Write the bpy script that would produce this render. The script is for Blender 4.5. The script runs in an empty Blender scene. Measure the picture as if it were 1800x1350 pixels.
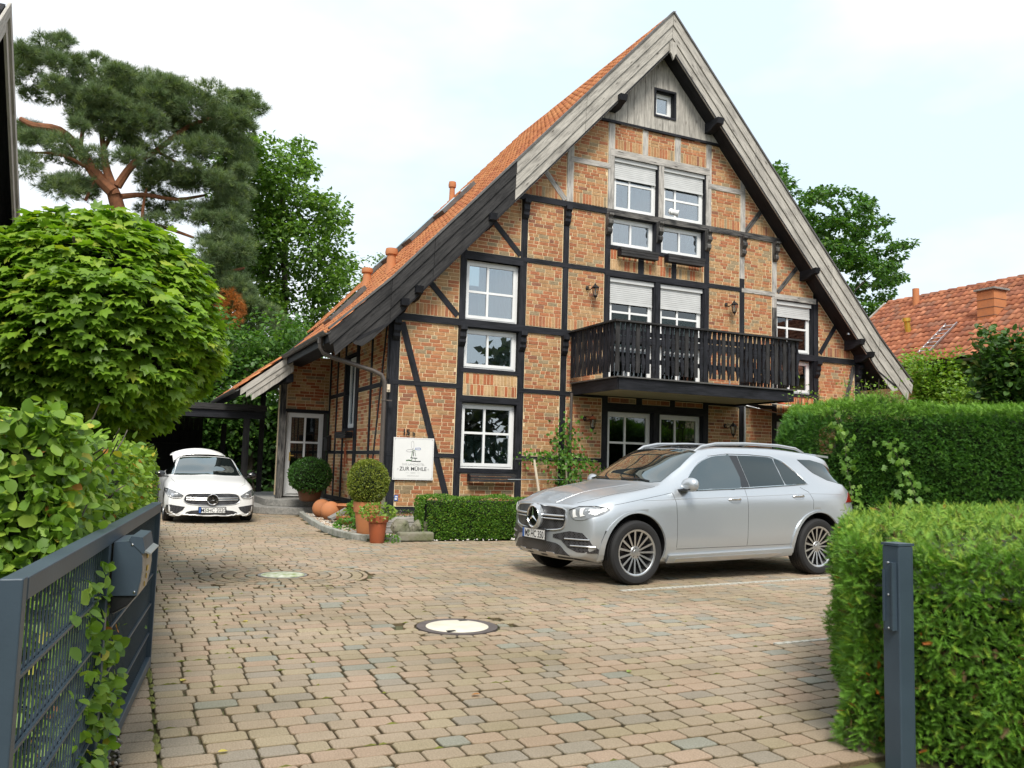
import bpy, bmesh, math, random
import numpy as np
from mathutils import Vector, Matrix
from mathutils.bvhtree import BVHTree
import mathutils.geometry as mg

SC = bpy.context.scene
COL = SC.collection
rnd = random.Random(7)
rng = np.random.default_rng(7)
PI = math.pi

# ------------------------------------------------------------------ camera, sky, sun, exposure
cam_d = bpy.data.cameras.new('camera')
cam = bpy.data.objects.new('camera', cam_d); COL.objects.link(cam)
cam_d.sensor_fit = 'HORIZONTAL'; cam_d.sensor_width = 36.0
FPX = 1480.0
cam_d.lens = FPX / 1800 * 36
cam_d.clip_start = 0.05; cam_d.clip_end = 3000
EYE = 1.42
R_ = ((0.9078547, -0.4183078, 0.02860826), (-0.06483821, -0.07265315, 0.99524747), (0.4142413, 0.905395, 0.09308083))
mw = Matrix.Identity(4)
for i in range(3):
    mw[i][0] = R_[0][i]; mw[i][1] = R_[1][i]; mw[i][2] = -R_[2][i]
mw.translation = Vector((0, 0, EYE))
cam.matrix_world = mw
SC.camera = cam

SUN_EL, SUN_AZ = math.radians(52), math.radians(200)   # azimuth measured clockwise from +y
world = bpy.data.worlds.new("World"); SC.world = world; world.use_nodes = True
wn, wl = world.node_tree.nodes, world.node_tree.links
wn.clear()
w_out = wn.new('ShaderNodeOutputWorld'); w_bg = wn.new('ShaderNodeBackground'); w_bg2 = wn.new('ShaderNodeBackground')
w_sky = wn.new('ShaderNodeTexSky'); w_sky.sky_type = 'NISHITA'; w_sky.sun_disc = False
w_sky.sun_elevation = SUN_EL; w_sky.sun_rotation = SUN_AZ; w_sky.air_density = 1.0; w_sky.dust_density = 2.0
w_bg.inputs['Strength'].default_value = 0.15
wl.new(w_sky.outputs[0], w_bg.inputs['Color'])
w_tc = wn.new('ShaderNodeTexCoord')
w_map = wn.new('ShaderNodeMapping'); w_map.inputs['Scale'].default_value = (1.0, 1.0, 2.2); w_map.inputs['Location'].default_value = (0.35, 0.1, 0.2)
w_n = wn.new('ShaderNodeTexNoise'); w_n.inputs['Scale'].default_value = 1.9; w_n.inputs['Detail'].default_value = 5; w_n.inputs['Roughness'].default_value = 0.52
w_r = wn.new('ShaderNodeValToRGB')
w_r.color_ramp.elements[0].position = 0.38; w_r.color_ramp.elements[0].color = (0.72, 0.85, 0.94, 1)
w_r.color_ramp.elements[1].position = 0.58; w_r.color_ramp.elements[1].color = (1.0, 1.0, 1.0, 1)
wl.new(w_tc.outputs['Generated'], w_map.inputs[0]); wl.new(w_map.outputs[0], w_n.inputs['Vector']); wl.new(w_n.outputs['Fac'], w_r.inputs[0])
wl.new(w_r.outputs['Color'], w_bg2.inputs['Color']); w_bg2.inputs['Strength'].default_value = 0.83
w_mix = wn.new('ShaderNodeMixShader')
w_mix.inputs[0].default_value = 0.90      # a thin high overcast over the clear sky
wl.new(w_bg.outputs[0], w_mix.inputs[1]); wl.new(w_bg2.outputs[0], w_mix.inputs[2]); wl.new(w_mix.outputs[0], w_out.inputs['Surface'])

sun_d = bpy.data.lights.new('sun', 'SUN'); sun_d.energy = 2.7; sun_d.angle = math.radians(20); sun_d.color = (1.0, 0.95, 0.86)
sun = bpy.data.objects.new('sun', sun_d); COL.objects.link(sun)
sd = Vector((math.sin(SUN_AZ) * math.cos(SUN_EL), math.cos(SUN_AZ) * math.cos(SUN_EL), math.sin(SUN_EL)))
sun.rotation_euler = sd.to_track_quat('Z', 'Y').to_euler()
SC.view_settings.view_transform = 'Standard'; SC.view_settings.look = 'None'
SC.view_settings.exposure = 0.60; SC.view_settings.gamma = 1.0; SC.view_settings.use_curve_mapping = False

# ------------------------------------------------------------------ helpers
def at(px, py, Y):                      # where the sight line of a photo pixel meets the upright plane y = Y
    a, b = (px - 900) / FPX, (675 - py) / FPX
    d = [R_[0][i] * a + R_[1][i] * b + R_[2][i] for i in range(3)]
    t = Y / d[1]
    return Vector((d[0] * t, Y, EYE + d[2] * t))

WM = {}
def wmat(o):
    return WM.get(o.name, Matrix.Identity(4))

def tag(o, label=None, cat=None, group=None, kind=None):
    if label: o['label'] = label
    if cat: o['category'] = cat
    if group: o['group'] = group
    if kind: o['kind'] = kind
    return o

def thing(name, label, cat, loc=(0, 0, 0), rz=0.0, group=None):
    o = bpy.data.objects.new(name, None); COL.objects.link(o)
    o.location = loc; o.rotation_euler = (0, 0, rz); o.empty_display_size = 0.2
    WM[o.name] = Matrix.Translation(Vector(loc)) @ Matrix.Rotation(rz, 4, 'Z')
    return tag(o, label, cat, group)

def link(name, me, parent=None, local=False, world=None):
    """world: matrix of the object when its mesh is shared; local: mesh given in the parent's own frame"""
    o = bpy.data.objects.new(name, me); COL.objects.link(o)
    if parent is not None:
        o.parent = parent
        if local:
            if world is not None: o.matrix_basis = world
            WM[o.name] = wmat(parent) @ o.matrix_basis
        else:
            o.matrix_parent_inverse = wmat(parent).inverted()
            if world is not None: o.matrix_basis = world
            WM[o.name] = o.matrix_basis.copy()
    elif world is not None:
        o.matrix_basis = world; WM[o.name] = world.copy()
    return o

def np_mesh(name, V, F, mats, C=None, smooth=False, UV=None, midx=None):
    """V (n,3); F list of (m,k) int arrays; C per-vertex colour; UV per-loop"""
    me = bpy.data.meshes.new(name)
    V = np.asarray(V, dtype=np.float32); F = [np.asarray(f, dtype=np.int32) for f in F if len(f)]
    me.vertices.add(len(V)); me.vertices.foreach_set('co', V.ravel())
    nl = sum(f.size for f in F); npoly = sum(len(f) for f in F)
    me.loops.add(nl); me.polygons.add(npoly)
    me.loops.foreach_set('vertex_index', np.concatenate([f.ravel() for f in F]))
    tot = np.concatenate([np.full(len(f), f.shape[1], dtype=np.int32) for f in F])
    st = np.concatenate([[0], np.cumsum(tot)[:-1]]).astype(np.int32)
    me.polygons.foreach_set('loop_start', st)
    if C is not None:
        a = me.color_attributes.new('col', 'FLOAT_COLOR', 'POINT')
        cc = np.ones((len(V), 4), dtype=np.float32); cc[:, :3] = C
        a.data.foreach_set('color', cc.ravel())
    if UV is not None:
        u = me.uv_layers.new(name='UVMap'); u.data.foreach_set('uv', np.asarray(UV, dtype=np.float32).ravel())
    for m in (mats if isinstance(mats, (list, tuple)) else [mats]): me.materials.append(m)
    if midx is not None: me.polygons.foreach_set('material_index', np.asarray(midx, dtype=np.int32))
    if smooth: me.polygons.foreach_set('use_smooth', np.ones(npoly, dtype=bool))
    me.update(calc_edges=True)
    return me

class MB:
    """collects simple solids; build() links them as one mesh object"""
    def __init__(s): s.v = []; s.f = []; s.c = []; s.uv = []; s.m = []; s.cur = 0; s.col = (1, 1, 1)
    def add(s, vs, fs, uvs=None, col=None):
        b = len(s.v); s.v += [tuple(p) for p in vs]; s.c += [col or s.col] * len(vs)
        for k, f in enumerate(fs):
            s.f.append([b + i for i in f]); s.m.append(s.cur)
            if uvs: s.uv += uvs[k]
            else: s.uv += [(0, 0)] * len(f)
    def box(s, p0, p1, col=None):
        x0, y0, z0 = [min(a, b) for a, b in zip(p0, p1)]; x1, y1, z1 = [max(a, b) for a, b in zip(p0, p1)]
        s.obb(Vector(((x0 + x1) / 2, (y0 + y1) / 2, (z0 + z1) / 2)), Vector((1, 0, 0)), Vector((0, 1, 0)), Vector((0, 0, 1)), x1 - x0, y1 - y0, z1 - z0, col)
    def obb(s, c, ax, ay, az, lx, ly, lz, col=None, bev=0.0):
        """box with axes; uv has u along its longest side"""
        h = (lx / 2, ly / 2, lz / 2); ax, ay, az = Vector(ax), Vector(ay), Vector(az); c = Vector(c)
        if ax.cross(ay).dot(az) < 0: ax = -ax
        cs = [(-1, -1, -1), (1, -1, -1), (1, 1, -1), (-1, 1, -1), (-1, -1, 1), (1, -1, 1), (1, 1, 1), (-1, 1, 1)]
        P = [c + ax * (q[0] * h[0]) + ay * (q[1] * h[1]) + az * (q[2] * h[2]) for q in cs]
        fs = [(0, 3, 2, 1), (4, 5, 6, 7), (0, 1, 5, 4), (2, 3, 7, 6), (1, 2, 6, 5), (0, 4, 7, 3)]
        L = max(range(3), key=lambda i: h[i]); o1, o2 = [i for i in range(3) if i != L]
        r1, r2 = rnd.random() * 37, rnd.random() * 37
        uvs = []
        for f in fs:
            row = []
            for i in f:
                q = [cs[i][k] * h[k] for k in range(3)]
                row.append((q[L] + r1, q[o1] + q[o2] * 1.37 + r2))
            uvs.append(row)
        s.add(P, fs, uvs, col)
    def bar(s, a, b, w, h, up=(0, 0, 1), col=None):
        """beam from a to b, w across, h along 'up'"""
        a, b = Vector(a), Vector(b); d = (b - a); L = d.length; d.normalize()
        up = Vector(up); side = d.cross(up).normalized(); up = side.cross(d).normalized()
        s.obb((a + b) / 2, d, side, up, L, w, h, col)
    def prism(s, poly, d, col=None, uvrot=0.0):
        """closed polygon of 3-D points pushed along vector d"""
        d = Vector(d); P = [Vector(p) for p in poly]; n = len(P)
        nn = Vector((0, 0, 0))
        for i in range(n):
            nn += P[i].cross(P[(i + 1) % n])
        if nn.dot(d) > 0: P = P[::-1]
        Q = [p + d for p in P]
        e = max(((P[(i + 1) % n] - P[i]) for i in range(n)), key=lambda v: v.length).normalized(); g = e.cross(nn).normalized()
        r1, r2 = rnd.random() * 37, rnd.random() * 37
        uvp = [(p.dot(e) + r1, p.dot(g) + r2) for p in P]
        fs = [tuple(range(n)), tuple(range(2 * n - 1, n - 1, -1))]
        uvs = [uvp, uvp[::-1]]
        for i in range(n):
            j = (i + 1) % n
            fs.append((i, i + n, j + n, j)); t = d.length
            uvs.append([uvp[i], (uvp[i][0], uvp[i][1] + t), (uvp[j][0], uvp[j][1] + t), uvp[j]])
        s.add(P + Q, fs, uvs, col)
    def tube(s, pts, r, n=8, col=None, caps=True):
        pts = [Vector(p) for p in pts]; m = len(pts)
        rs = r if isinstance(r, (list, tuple)) else [r] * m
        vs, fs, uvs = [], [], []
        prev = None; L = 0
        for i, p in enumerate(pts):
            d = (pts[min(i + 1, m - 1)] - pts[max(i - 1, 0)]).normalized()
            if prev is None:
                a = Vector((0, 0, 1)) if abs(d.z) < 0.9 else Vector((1, 0, 0))
                u = d.cross(a).normalized()
            else:
                u = (prev - d * prev.dot(d)).normalized()
            prev = u; w = d.cross(u)
            for k in range(n):
                t = 2 * PI * k / n
                vs.append(p + (u * math.cos(t) + w * math.sin(t)) * rs[i])
        for i in range(m - 1):
            L2 = L + (pts[i + 1] - pts[i]).length
            for k in range(n):
                k2 = (k + 1) % n
                fs.append((i * n + k, i * n + k2, (i + 1) * n + k2, (i + 1) * n + k))
                uvs.append([(L, k / n * .3), (L, (k + 1) / n * .3), (L2, (k + 1) / n * .3), (L2, k / n * .3)])
            L = L2
        if caps:
            fs.append(tuple(range(n - 1, -1, -1))); uvs.append([(0, 0)] * n)
            fs.append(tuple(range((m - 1) * n, m * n))); uvs.append([(0, 0)] * n)
        s.add(vs, fs, uvs, col)
    def lathe(s, c, prof, n=20, axis=(0, 0, 1), col=None, sx=1.0):
        """prof: (radius, height) pairs along axis"""
        az = Vector(axis).normalized(); a = Vector((1, 0, 0)) if abs(az.x) < .9 else Vector((0, 1, 0))
        ax = (a - az * a.dot(az)).normalized(); ay = az.cross(ax); c = Vector(c)
        vs, fs, uvs = [], [], []
        for (r, h) in prof:
            for k in range(n):
                t = 2 * PI * k / n
                vs.append(c + az * h + (ax * math.cos(t) * sx + ay * math.sin(t)) * r)
        for i in range(len(prof) - 1):
            for k in range(n):
                k2 = (k + 1) % n
                fs.append((i * n + k, i * n + k2, (i + 1) * n + k2, (i + 1) * n + k))
                uvs.append([(k / n * 3, prof[i][1]), ((k + 1) / n * 3, prof[i][1]), ((k + 1) / n * 3, prof[i + 1][1]), (k / n * 3, prof[i + 1][1])])
        s.add(vs, fs, uvs, col)
    def build(s, name, mats, parent=None, smooth=False, local=False, world=None, auto=None):
        me = bpy.data.meshes.new(name)
        me.from_pydata(s.v, [], s.f)
        a = me.color_attributes.new('col', 'FLOAT_COLOR', 'POINT')
        a.data.foreach_set('color', np.array([(c[0], c[1], c[2], 1) for c in s.c], dtype=np.float32).ravel())
        u = me.uv_layers.new(name='UVMap'); u.data.foreach_set('uv', np.array(s.uv, dtype=np.float32).ravel())
        for m in (mats if isinstance(mats, (list, tuple)) else [mats]): me.materials.append(m)
        me.polygons.foreach_set('material_index', np.array(s.m, dtype=np.int32))
        if smooth:
            me.polygons.foreach_set('use_smooth', np.ones(len(s.f), dtype=bool))
            try: me.set_sharp_from_angle(angle=math.radians(auto if auto else 40))
            except Exception: pass
        me.update()
        return link(name, me, parent, local, world)

def scatter(tv, tf, pos, X, Y, Z, s, cols=None, tc=None):
    """copies of a small template at many frames -> V, F, C arrays"""
    tv = np.asarray(tv, float); tf = np.asarray(tf, int); n = len(pos); k = len(tv)
    s = np.broadcast_to(np.asarray(s, float).reshape(-1, 1), (n, 1))
    V = pos[:, None, :] + s[:, :, None] * (tv[None, :, 0:1] * X[:, None, :] + tv[None, :, 1:2] * Y[:, None, :] + tv[None, :, 2:3] * Z[:, None, :])
    F = tf[None] + (np.arange(n) * k)[:, None, None]
    C = None
    if cols is not None:
        C = np.repeat(cols[:, None, :], k, axis=1)
        if tc is not None: C = C * np.asarray(tc)[None, :, None]
        C = C.reshape(-1, 3)
    return V.reshape(-1, 3), F.reshape(-1, tf.shape[1]), C

def norm(a): return a / np.maximum(np.linalg.norm(a, axis=-1, keepdims=True), 1e-9)
def frames(Zd, spin=None):
    """orthonormal frames whose Z is Zd, with random spin"""
    Zd = norm(Zd); n = len(Zd)
    r = rng.normal(size=(n, 3)); X = norm(r - Zd * (r * Zd).sum(1, keepdims=True)); Y = np.cross(Zd, X)
    return X, Y, Zd
def frames_y(Yd, up):
    """frames whose Y is Yd and whose Z is as near 'up' as can be"""
    Yd = norm(Yd); Z = norm(up - Yd * (up * Yd).sum(1, keepdims=True)); X = np.cross(Yd, Z)
    return X, Yd, Z

# ------------------------------------------------------------------ materials
def new_mat(name):
    m = bpy.data.materials.new(name); m.use_nodes = True
    nt = m.node_tree; b = nt.nodes['Principled BSDF']
    return m, nt.nodes, nt.links, b

def mk(name, col=(0.5, 0.5, 0.5), rough=0.6, metal=0.0, attr=False, c2=None, scale=8.0, amt=0.5, bump=0.0, bscale=60.0, detail=4, spec=None, coat=0.0, coords='Object', trans=None, big=None):
    """plain procedural surface: colour (or the 'col' attribute) broken up by noise, with fine bump"""
    m, N, L, b = new_mat(name)
    tc = N.new('ShaderNodeTexCoord')
    nz = N.new('ShaderNodeTexNoise'); nz.inputs['Scale'].default_value = scale; nz.inputs['Detail'].default_value = detail
    L.new(tc.outputs[coords], nz.inputs['Vector'])
    mp = N.new('ShaderNodeMapRange'); mp.inputs['From Min'].default_value = 0.3; mp.inputs['From Max'].default_value = 0.7
    L.new(nz.outputs['Fac'], mp.inputs['Value'])
    mx = N.new('ShaderNodeMix'); mx.data_type = 'RGBA'
    if attr:
        at_ = N.new('ShaderNodeAttribute'); at_.attribute_name = 'col'
        mul = N.new('ShaderNodeMix'); mul.data_type = 'RGBA'; mul.blend_type = 'MULTIPLY'; mul.inputs['Factor'].default_value = 1.0
        L.new(at_.outputs['Color'], mul.inputs['A']); mul.inputs['B'].default_value = (*(c2 or (0.6, 0.6, 0.6)), 1)
        L.new(at_.outputs['Color'], mx.inputs['A']); L.new(mul.outputs['Result'], mx.inputs['B'])
    else:
        mx.inputs['A'].default_value = (*col, 1); mx.inputs['B'].default_value = (*(c2 or tuple(c * 0.7 for c in col)), 1)
    mp.inputs['To Max'].default_value = amt if c2 is None or attr else 1.0
    L.new(mp.outputs['Result'], mx.inputs['Factor'])
    res = mx.outputs['Result']
    if big:        # slow stains across many pieces: (scale, strength, tint)
        ge = N.new('ShaderNodeNewGeometry'); n3 = N.new('ShaderNodeTexNoise'); n3.inputs['Scale'].default_value = big[0]; n3.inputs['Detail'].default_value = 6; n3.inputs['Roughness'].default_value = 0.6
        L.new(ge.outputs['Position'], n3.inputs['Vector']); m3 = N.new('ShaderNodeMapRange'); m3.inputs['From Min'].default_value = 0.42; m3.inputs['From Max'].default_value = 0.72; m3.inputs['To Max'].default_value = big[1]
        L.new(n3.outputs['Fac'], m3.inputs['Value']); m4 = N.new('ShaderNodeMix'); m4.data_type = 'RGBA'; m4.blend_type = 'MULTIPLY'; m4.inputs['B'].default_value = (*big[2], 1)
        L.new(m3.outputs['Result'], m4.inputs['Factor']); L.new(res, m4.inputs['A']); res = m4.outputs['Result']
    L.new(res, b.inputs['Base Color'])
    b.inputs['Roughness'].default_value = rough; b.inputs['Metallic'].default_value = metal
    if spec is not None: b.inputs['Specular IOR Level'].default_value = spec
    if coat: b.inputs['Coat Weight'].default_value = coat; b.inputs['Coat Roughness'].default_value = 0.04
    if bump:
        n2 = N.new('ShaderNodeTexNoise'); n2.inputs['Scale'].default_value = bscale; n2.inputs['Detail'].default_value = 3
        L.new(tc.outputs[coords], n2.inputs['Vector'])
        bp = N.new('ShaderNodeBump'); bp.inputs['Strength'].default_value = bump; bp.inputs['Distance'].default_value = 0.01
        L.new(n2.outputs['Fac'], bp.inputs['Height']); L.new(bp.outputs['Normal'], b.inputs['Normal'])
    return m

def wood(name, a, bcol, rough=0.75, knots=0.0, lo=0.35, hi=0.65):
    """grain along u of the uv map"""
    m, N, L, b = new_mat(name)
    uv = N.new('ShaderNodeUVMap'); uv.uv_map = 'UVMap'
    mp = N.new('ShaderNodeMapping'); mp.inputs['Scale'].default_value = (1.3, 16.0, 1.0); L.new(uv.outputs[0], mp.inputs[0])
    nz = N.new('ShaderNodeTexNoise'); nz.inputs['Scale'].default_value = 2.2; nz.inputs['Detail'].default_value = 7; nz.inputs['Roughness'].default_value = 0.68; nz.inputs['Distortion'].default_value = 0.6
    L.new(mp.outputs[0], nz.inputs['Vector'])
    m2 = N.new('ShaderNodeMapping'); m2.inputs['Scale'].default_value = (0.9, 1.6, 1.0); L.new(uv.outputs[0], m2.inputs[0])
    n2 = N.new('ShaderNodeTexNoise'); n2.inputs['Scale'].default_value = 1.6; n2.inputs['Detail'].default_value = 3; L.new(m2.outputs[0], n2.inputs['Vector'])
    r = N.new('ShaderNodeValToRGB'); r.color_ramp.elements[0].position = lo; r.color_ramp.elements[0].color = (*a, 1)
    r.color_ramp.elements[1].position = hi; r.color_ramp.elements[1].color = (*bcol, 1)
    ad = N.new('ShaderNodeMath'); ad.operation = 'MULTIPLY_ADD'; ad.inputs[1].default_value = 0.5
    sb = N.new('ShaderNodeMath'); sb.operation = 'SUBTRACT'; sb.inputs[1].default_value = 0.25
    L.new(n2.outputs['Fac'], ad.inputs[0]); L.new(nz.outputs['Fac'], ad.inputs[2]); L.new(ad.outputs[0], sb.inputs[0]); L.new(sb.outputs[0], r.inputs[0])
    # knots and drying cracks
    m3 = N.new('ShaderNodeMapping'); m3.inputs['Scale'].default_value = (2.2, 7.0, 1.0); L.new(uv.outputs[0], m3.inputs[0])
    vo = N.new('ShaderNodeTexVoronoi'); vo.inputs['Scale'].default_value = 1.0; L.new(m3.outputs[0], vo.inputs['Vector'])
    kr = N.new('ShaderNodeValToRGB'); kr.color_ramp.elements[0].position = 0.05; kr.color_ramp.elements[0].color = (0.15, 0.13, 0.12, 1)
    kr.color_ramp.elements[1].position = 0.16; kr.color_ramp.elements[1].color = (1, 1, 1, 1); L.new(vo.outputs['Distance'], kr.inputs[0])
    mu = N.new('ShaderNodeMix'); mu.data_type = 'RGBA'; mu.blend_type = 'MULTIPLY'; mu.inputs['Factor'].default_value = knots
    L.new(r.outputs[0], mu.inputs['A']); L.new(kr.outputs[0], mu.inputs['B']); L.new(mu.outputs['Result'], b.inputs['Base Color'])
    b.inputs['Roughness'].default_value = rough; b.inputs['Specular IOR Level'].default_value = 0.22
    bp = N.new('ShaderNodeBump'); bp.inputs['Strength'].default_value = 0.5; bp.inputs['Distance'].default_value = 0.006
    L.new(nz.outputs['Fac'], bp.inputs['Height']); L.new(bp.outputs['Normal'], b.inputs['Normal'])
    return m

def leafmat(name, rough=0.5, trans=0.35, gain=(1, 1, 1), spec=0.5):
    m, N, L, b = new_mat(name)
    a = N.new('ShaderNodeAttribute'); a.attribute_name = 'col'
    b.inputs['Roughness'].default_value = rough; b.inputs['Specular IOR Level'].default_value = spec
    L.new(a.outputs['Color'], b.inputs['Base Color'])
    tr = N.new('ShaderNodeBsdfTranslucent')
    mu = N.new('ShaderNodeMix'); mu.data_type = 'RGBA'; mu.blend_type = 'MULTIPLY'; mu.inputs['Factor'].default_value = 1.0
    mu.inputs['B'].default_value = (1.5, 1.6, 0.7, 1); L.new(a.outputs['Color'], mu.inputs['A']); L.new(mu.outputs['Result'], tr.inputs['Color'])
    ms = N.new('ShaderNodeMixShader'); ms.inputs[0].default_value = trans
    out = N['Material Output']
    L.new(b.outputs[0], ms.inputs[1]); L.new(tr.outputs[0], ms.inputs[2]); L.new(ms.outputs[0], out.inputs['Surface'])
    return m

def glassmat(name, tint=(0.5, 0.55, 0.58), refl=0.16, rough=0.0):
    """window pane: clear tinted sheet with the mirror image of two glass sheets"""
    m, N, L, b = new_mat(name)
    tr = N.new('ShaderNodeBsdfTransparent'); tr.inputs[0].default_value = (*tint, 1)
    gl = N.new('ShaderNodeBsdfGlossy'); gl.inputs['Roughness'].default_value = rough; gl.inputs['Color'].default_value = (0.86, 0.93, 1.0, 1)
    lw = N.new('ShaderNodeFresnel'); lw.inputs['IOR'].default_value = 1.5
    mr = N.new('ShaderNodeMapRange'); mr.inputs['From Min'].default_value = 0.04; mr.inputs['From Max'].default_value = 1.0
    mr.inputs['To Min'].default_value = refl; mr.inputs['To Max'].default_value = 1.0
    L.new(lw.outputs[0], mr.inputs['Value'])
    ms = N.new('ShaderNodeMixShader'); L.new(mr.outputs[0], ms.inputs[0]); L.new(tr.outputs[0], ms.inputs[1]); L.new(gl.outputs[0], ms.inputs[2])
    L.new(ms.outputs[0], N['Material Output'].inputs['Surface'])
    return m

M = {}
M['brick'] = mk('brick_clay', attr=True, rough=0.9, c2=(0.62, 0.58, 0.55), scale=22, amt=0.75, bump=0.5, bscale=90, big=(0.9, 0.6, (0.72, 0.66, 0.60)))
M['mortar'] = mk('lime_mortar', (0.80, 0.64, 0.41), 0.95, c2=(0.66, 0.51, 0.32), scale=14, bump=0.4, bscale=120)
M['black_timber'] = wood('black_stained_timber', (0.006, 0.007, 0.009), (0.026, 0.027, 0.034), 0.6, 0.3)
M['grey_timber'] = wood('weathered_grey_timber', (0.14, 0.135, 0.13), (0.50, 0.475, 0.44), 0.85, 0.9, 0.30, 0.58)
M['grey_board'] = wood('silver_grey_boards', (0.17, 0.16, 0.145), (0.48, 0.455, 0.41), 0.85, 0.85, 0.26, 0.60)
M['dark_board'] = wood('dark_weathered_boards', (0.012, 0.012, 0.013), (0.055, 0.053, 0.053), 0.7, 0.5, 0.3, 0.68)
M['mixed_timber'] = wood('half_weathered_timber', (0.02, 0.02, 0.022), (0.22, 0.21, 0.195), 0.75, 0.8, 0.40, 0.75)
M['soffit'] = wood('dark_soffit_boards', (0.008, 0.008, 0.010), (0.025, 0.025, 0.028), 0.7, 0.2)
M['white'] = mk('white_window_plastic', (0.82, 0.83, 0.83), 0.35, c2=(0.74, 0.75, 0.75), scale=3)
M['shutter'] = mk('light_grey_shutter', (0.60, 0.61, 0.61), 0.45, c2=(0.52, 0.53, 0.53), scale=4)
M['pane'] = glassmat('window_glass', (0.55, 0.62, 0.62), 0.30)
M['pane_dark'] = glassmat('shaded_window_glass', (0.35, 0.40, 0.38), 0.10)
M['curtain'] = mk('white_curtain', (0.62, 0.64, 0.64), 0.9, c2=(0.45, 0.47, 0.48), scale=5)
M['frosted'] = mk('frosted_film', (0.36, 0.44, 0.38), 0.5, c2=(0.30, 0.38, 0.33), scale=3)
M['interior'] = mk('dim_interior', (0.07, 0.065, 0.06), 0.9, scale=1.5)
M['tile'] = mk('orange_clay_tile', attr=True, rough=0.75, c2=(0.55, 0.45, 0.42), scale=6, amt=0.6, bump=0.2, bscale=40)
M['oldtile'] = mk('old_red_clay_tile', attr=True, rough=0.85, c2=(0.42, 0.33, 0.30), scale=3.5, amt=0.9, bump=0.3, bscale=30)
M['zinc'] = mk('aged_zinc', (0.16, 0.155, 0.15), 0.5, 0.5, c2=(0.10, 0.095, 0.09), scale=5)
M['brownpipe'] = mk('brown_coated_pipe', (0.10, 0.085, 0.075), 0.45, 0.2, scale=5)
M['stone'] = mk('grey_granite', (0.30, 0.29, 0.27), 0.9, c2=(0.17, 0.17, 0.16), scale=18, bump=0.8, bscale=30)
M['kerb'] = mk('lichened_kerb_stone', (0.40, 0.40, 0.37), 0.95, c2=(0.20, 0.21, 0.17), scale=7, bump=0.8, bscale=40)
M['paver'] = mk('concrete_paver', attr=True, rough=0.92, c2=(0.50, 0.48, 0.45), scale=110, amt=0.85, bump=0.9, bscale=160, detail=2, big=(0.55, 0.85, (0.62, 0.62, 0.50)))
M['bed'] = mk('mossy_joint_sand', (0.075, 0.062, 0.040), 1.0, c2=(0.10, 0.11, 0.03), scale=1.6, bump=0.5)
M['moss'] = mk('joint_moss', (0.17, 0.19, 0.03), 1.0, c2=(0.10, 0.09, 0.03), scale=20, bump=0.6)
M['soil'] = mk('soil_and_grass', (0.06, 0.085, 0.03), 1.0, c2=(0.09, 0.07, 0.04), scale=1.2, bump=0.6)
M['anthracite'] = mk('anthracite_steel', (0.050, 0.075, 0.10), 0.42, 0.1, c2=(0.040, 0.060, 0.082), scale=4, bump=0.05)
M['anth_light'] = mk('grey_steel_front', (0.24, 0.22, 0.20), 0.35, 0.4, scale=4)
M['terracotta'] = mk('terracotta', (0.50, 0.19, 0.07), 0.8, c2=(0.42, 0.17, 0.075), scale=6, bump=0.2)
M['terra_red'] = mk('red_terracotta', (0.36, 0.09, 0.03), 0.75, c2=(0.30, 0.085, 0.035), scale=6, bump=0.2)
M['brownpot'] = mk('brown_glazed_pot', (0.14, 0.055, 0.025), 0.4, scale=5)
M['greyrock'] = mk('rough_rock', (0.24, 0.22, 0.18), 0.95, c2=(0.13, 0.14, 0.07), scale=5, bump=1.0, bscale=18)
M['bark'] = mk('grey_bark', (0.10, 0.08, 0.06), 0.95, c2=(0.05, 0.045, 0.035), scale=9, bump=1.0, bscale=25)
M['pinebark'] = mk('orange_pine_bark', (0.36, 0.15, 0.07), 0.9, c2=(0.20, 0.085, 0.045), scale=5, bump=0.8, bscale=25)
M['iron'] = mk('black_iron', (0.02, 0.02, 0.022), 0.5, 0.3, scale=6)
M['chrome'] = mk('polished_chrome', (0.80, 0.81, 0.82), 0.10, 1.0, scale=2, amt=0.1)
M['alu'] = mk('brushed_aluminium', (0.62, 0.63, 0.64), 0.30, 0.9, scale=3, amt=0.2)
M['rubber'] = mk('tyre_rubber', (0.013, 0.013, 0.014), 0.8, scale=8, bump=0.2, bscale=80)
M['blackplastic'] = mk('black_plastic', (0.016, 0.016, 0.018), 0.45, scale=6, bump=0.1)
M['blackgloss'] = mk('gloss_black', (0.008, 0.008, 0.009), 0.06, scale=3, coat=0.6)
def carglassmat(name, lo=0.17):
    m, N, L, b = new_mat(name)
    df = N.new('ShaderNodeBsdfDiffuse'); df.inputs[0].default_value = (0.012, 0.016, 0.016, 1)
    gl = N.new('ShaderNodeBsdfGlossy'); gl.inputs['Roughness'].default_value = 0.0; gl.inputs['Color'].default_value = (0.80, 0.90, 0.92, 1)
    fr = N.new('ShaderNodeFresnel'); fr.inputs['IOR'].default_value = 1.5
    mr = N.new('ShaderNodeMapRange'); mr.inputs['From Min'].default_value = 0.04; mr.inputs['From Max'].default_value = 0.35; mr.inputs['To Min'].default_value = lo; mr.inputs['To Max'].default_value = 0.9
    L.new(fr.outputs[0], mr.inputs['Value']); ms = N.new('ShaderNodeMixShader'); L.new(mr.outputs[0], ms.inputs[0]); L.new(df.outputs[0], ms.inputs[1]); L.new(gl.outputs[0], ms.inputs[2])
    L.new(ms.outputs[0], N['Material Output'].inputs['Surface']); return m
M['carglass'] = carglassmat('tinted_car_glass')
M['privacy'] = carglassmat('privacy_car_glass', 0.06)
M['clearlens'] = mk('lamp_lens', (0.30, 0.32, 0.34), 0.06, scale=9, c2=(0.08, 0.09, 0.10), coat=1.0)
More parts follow.
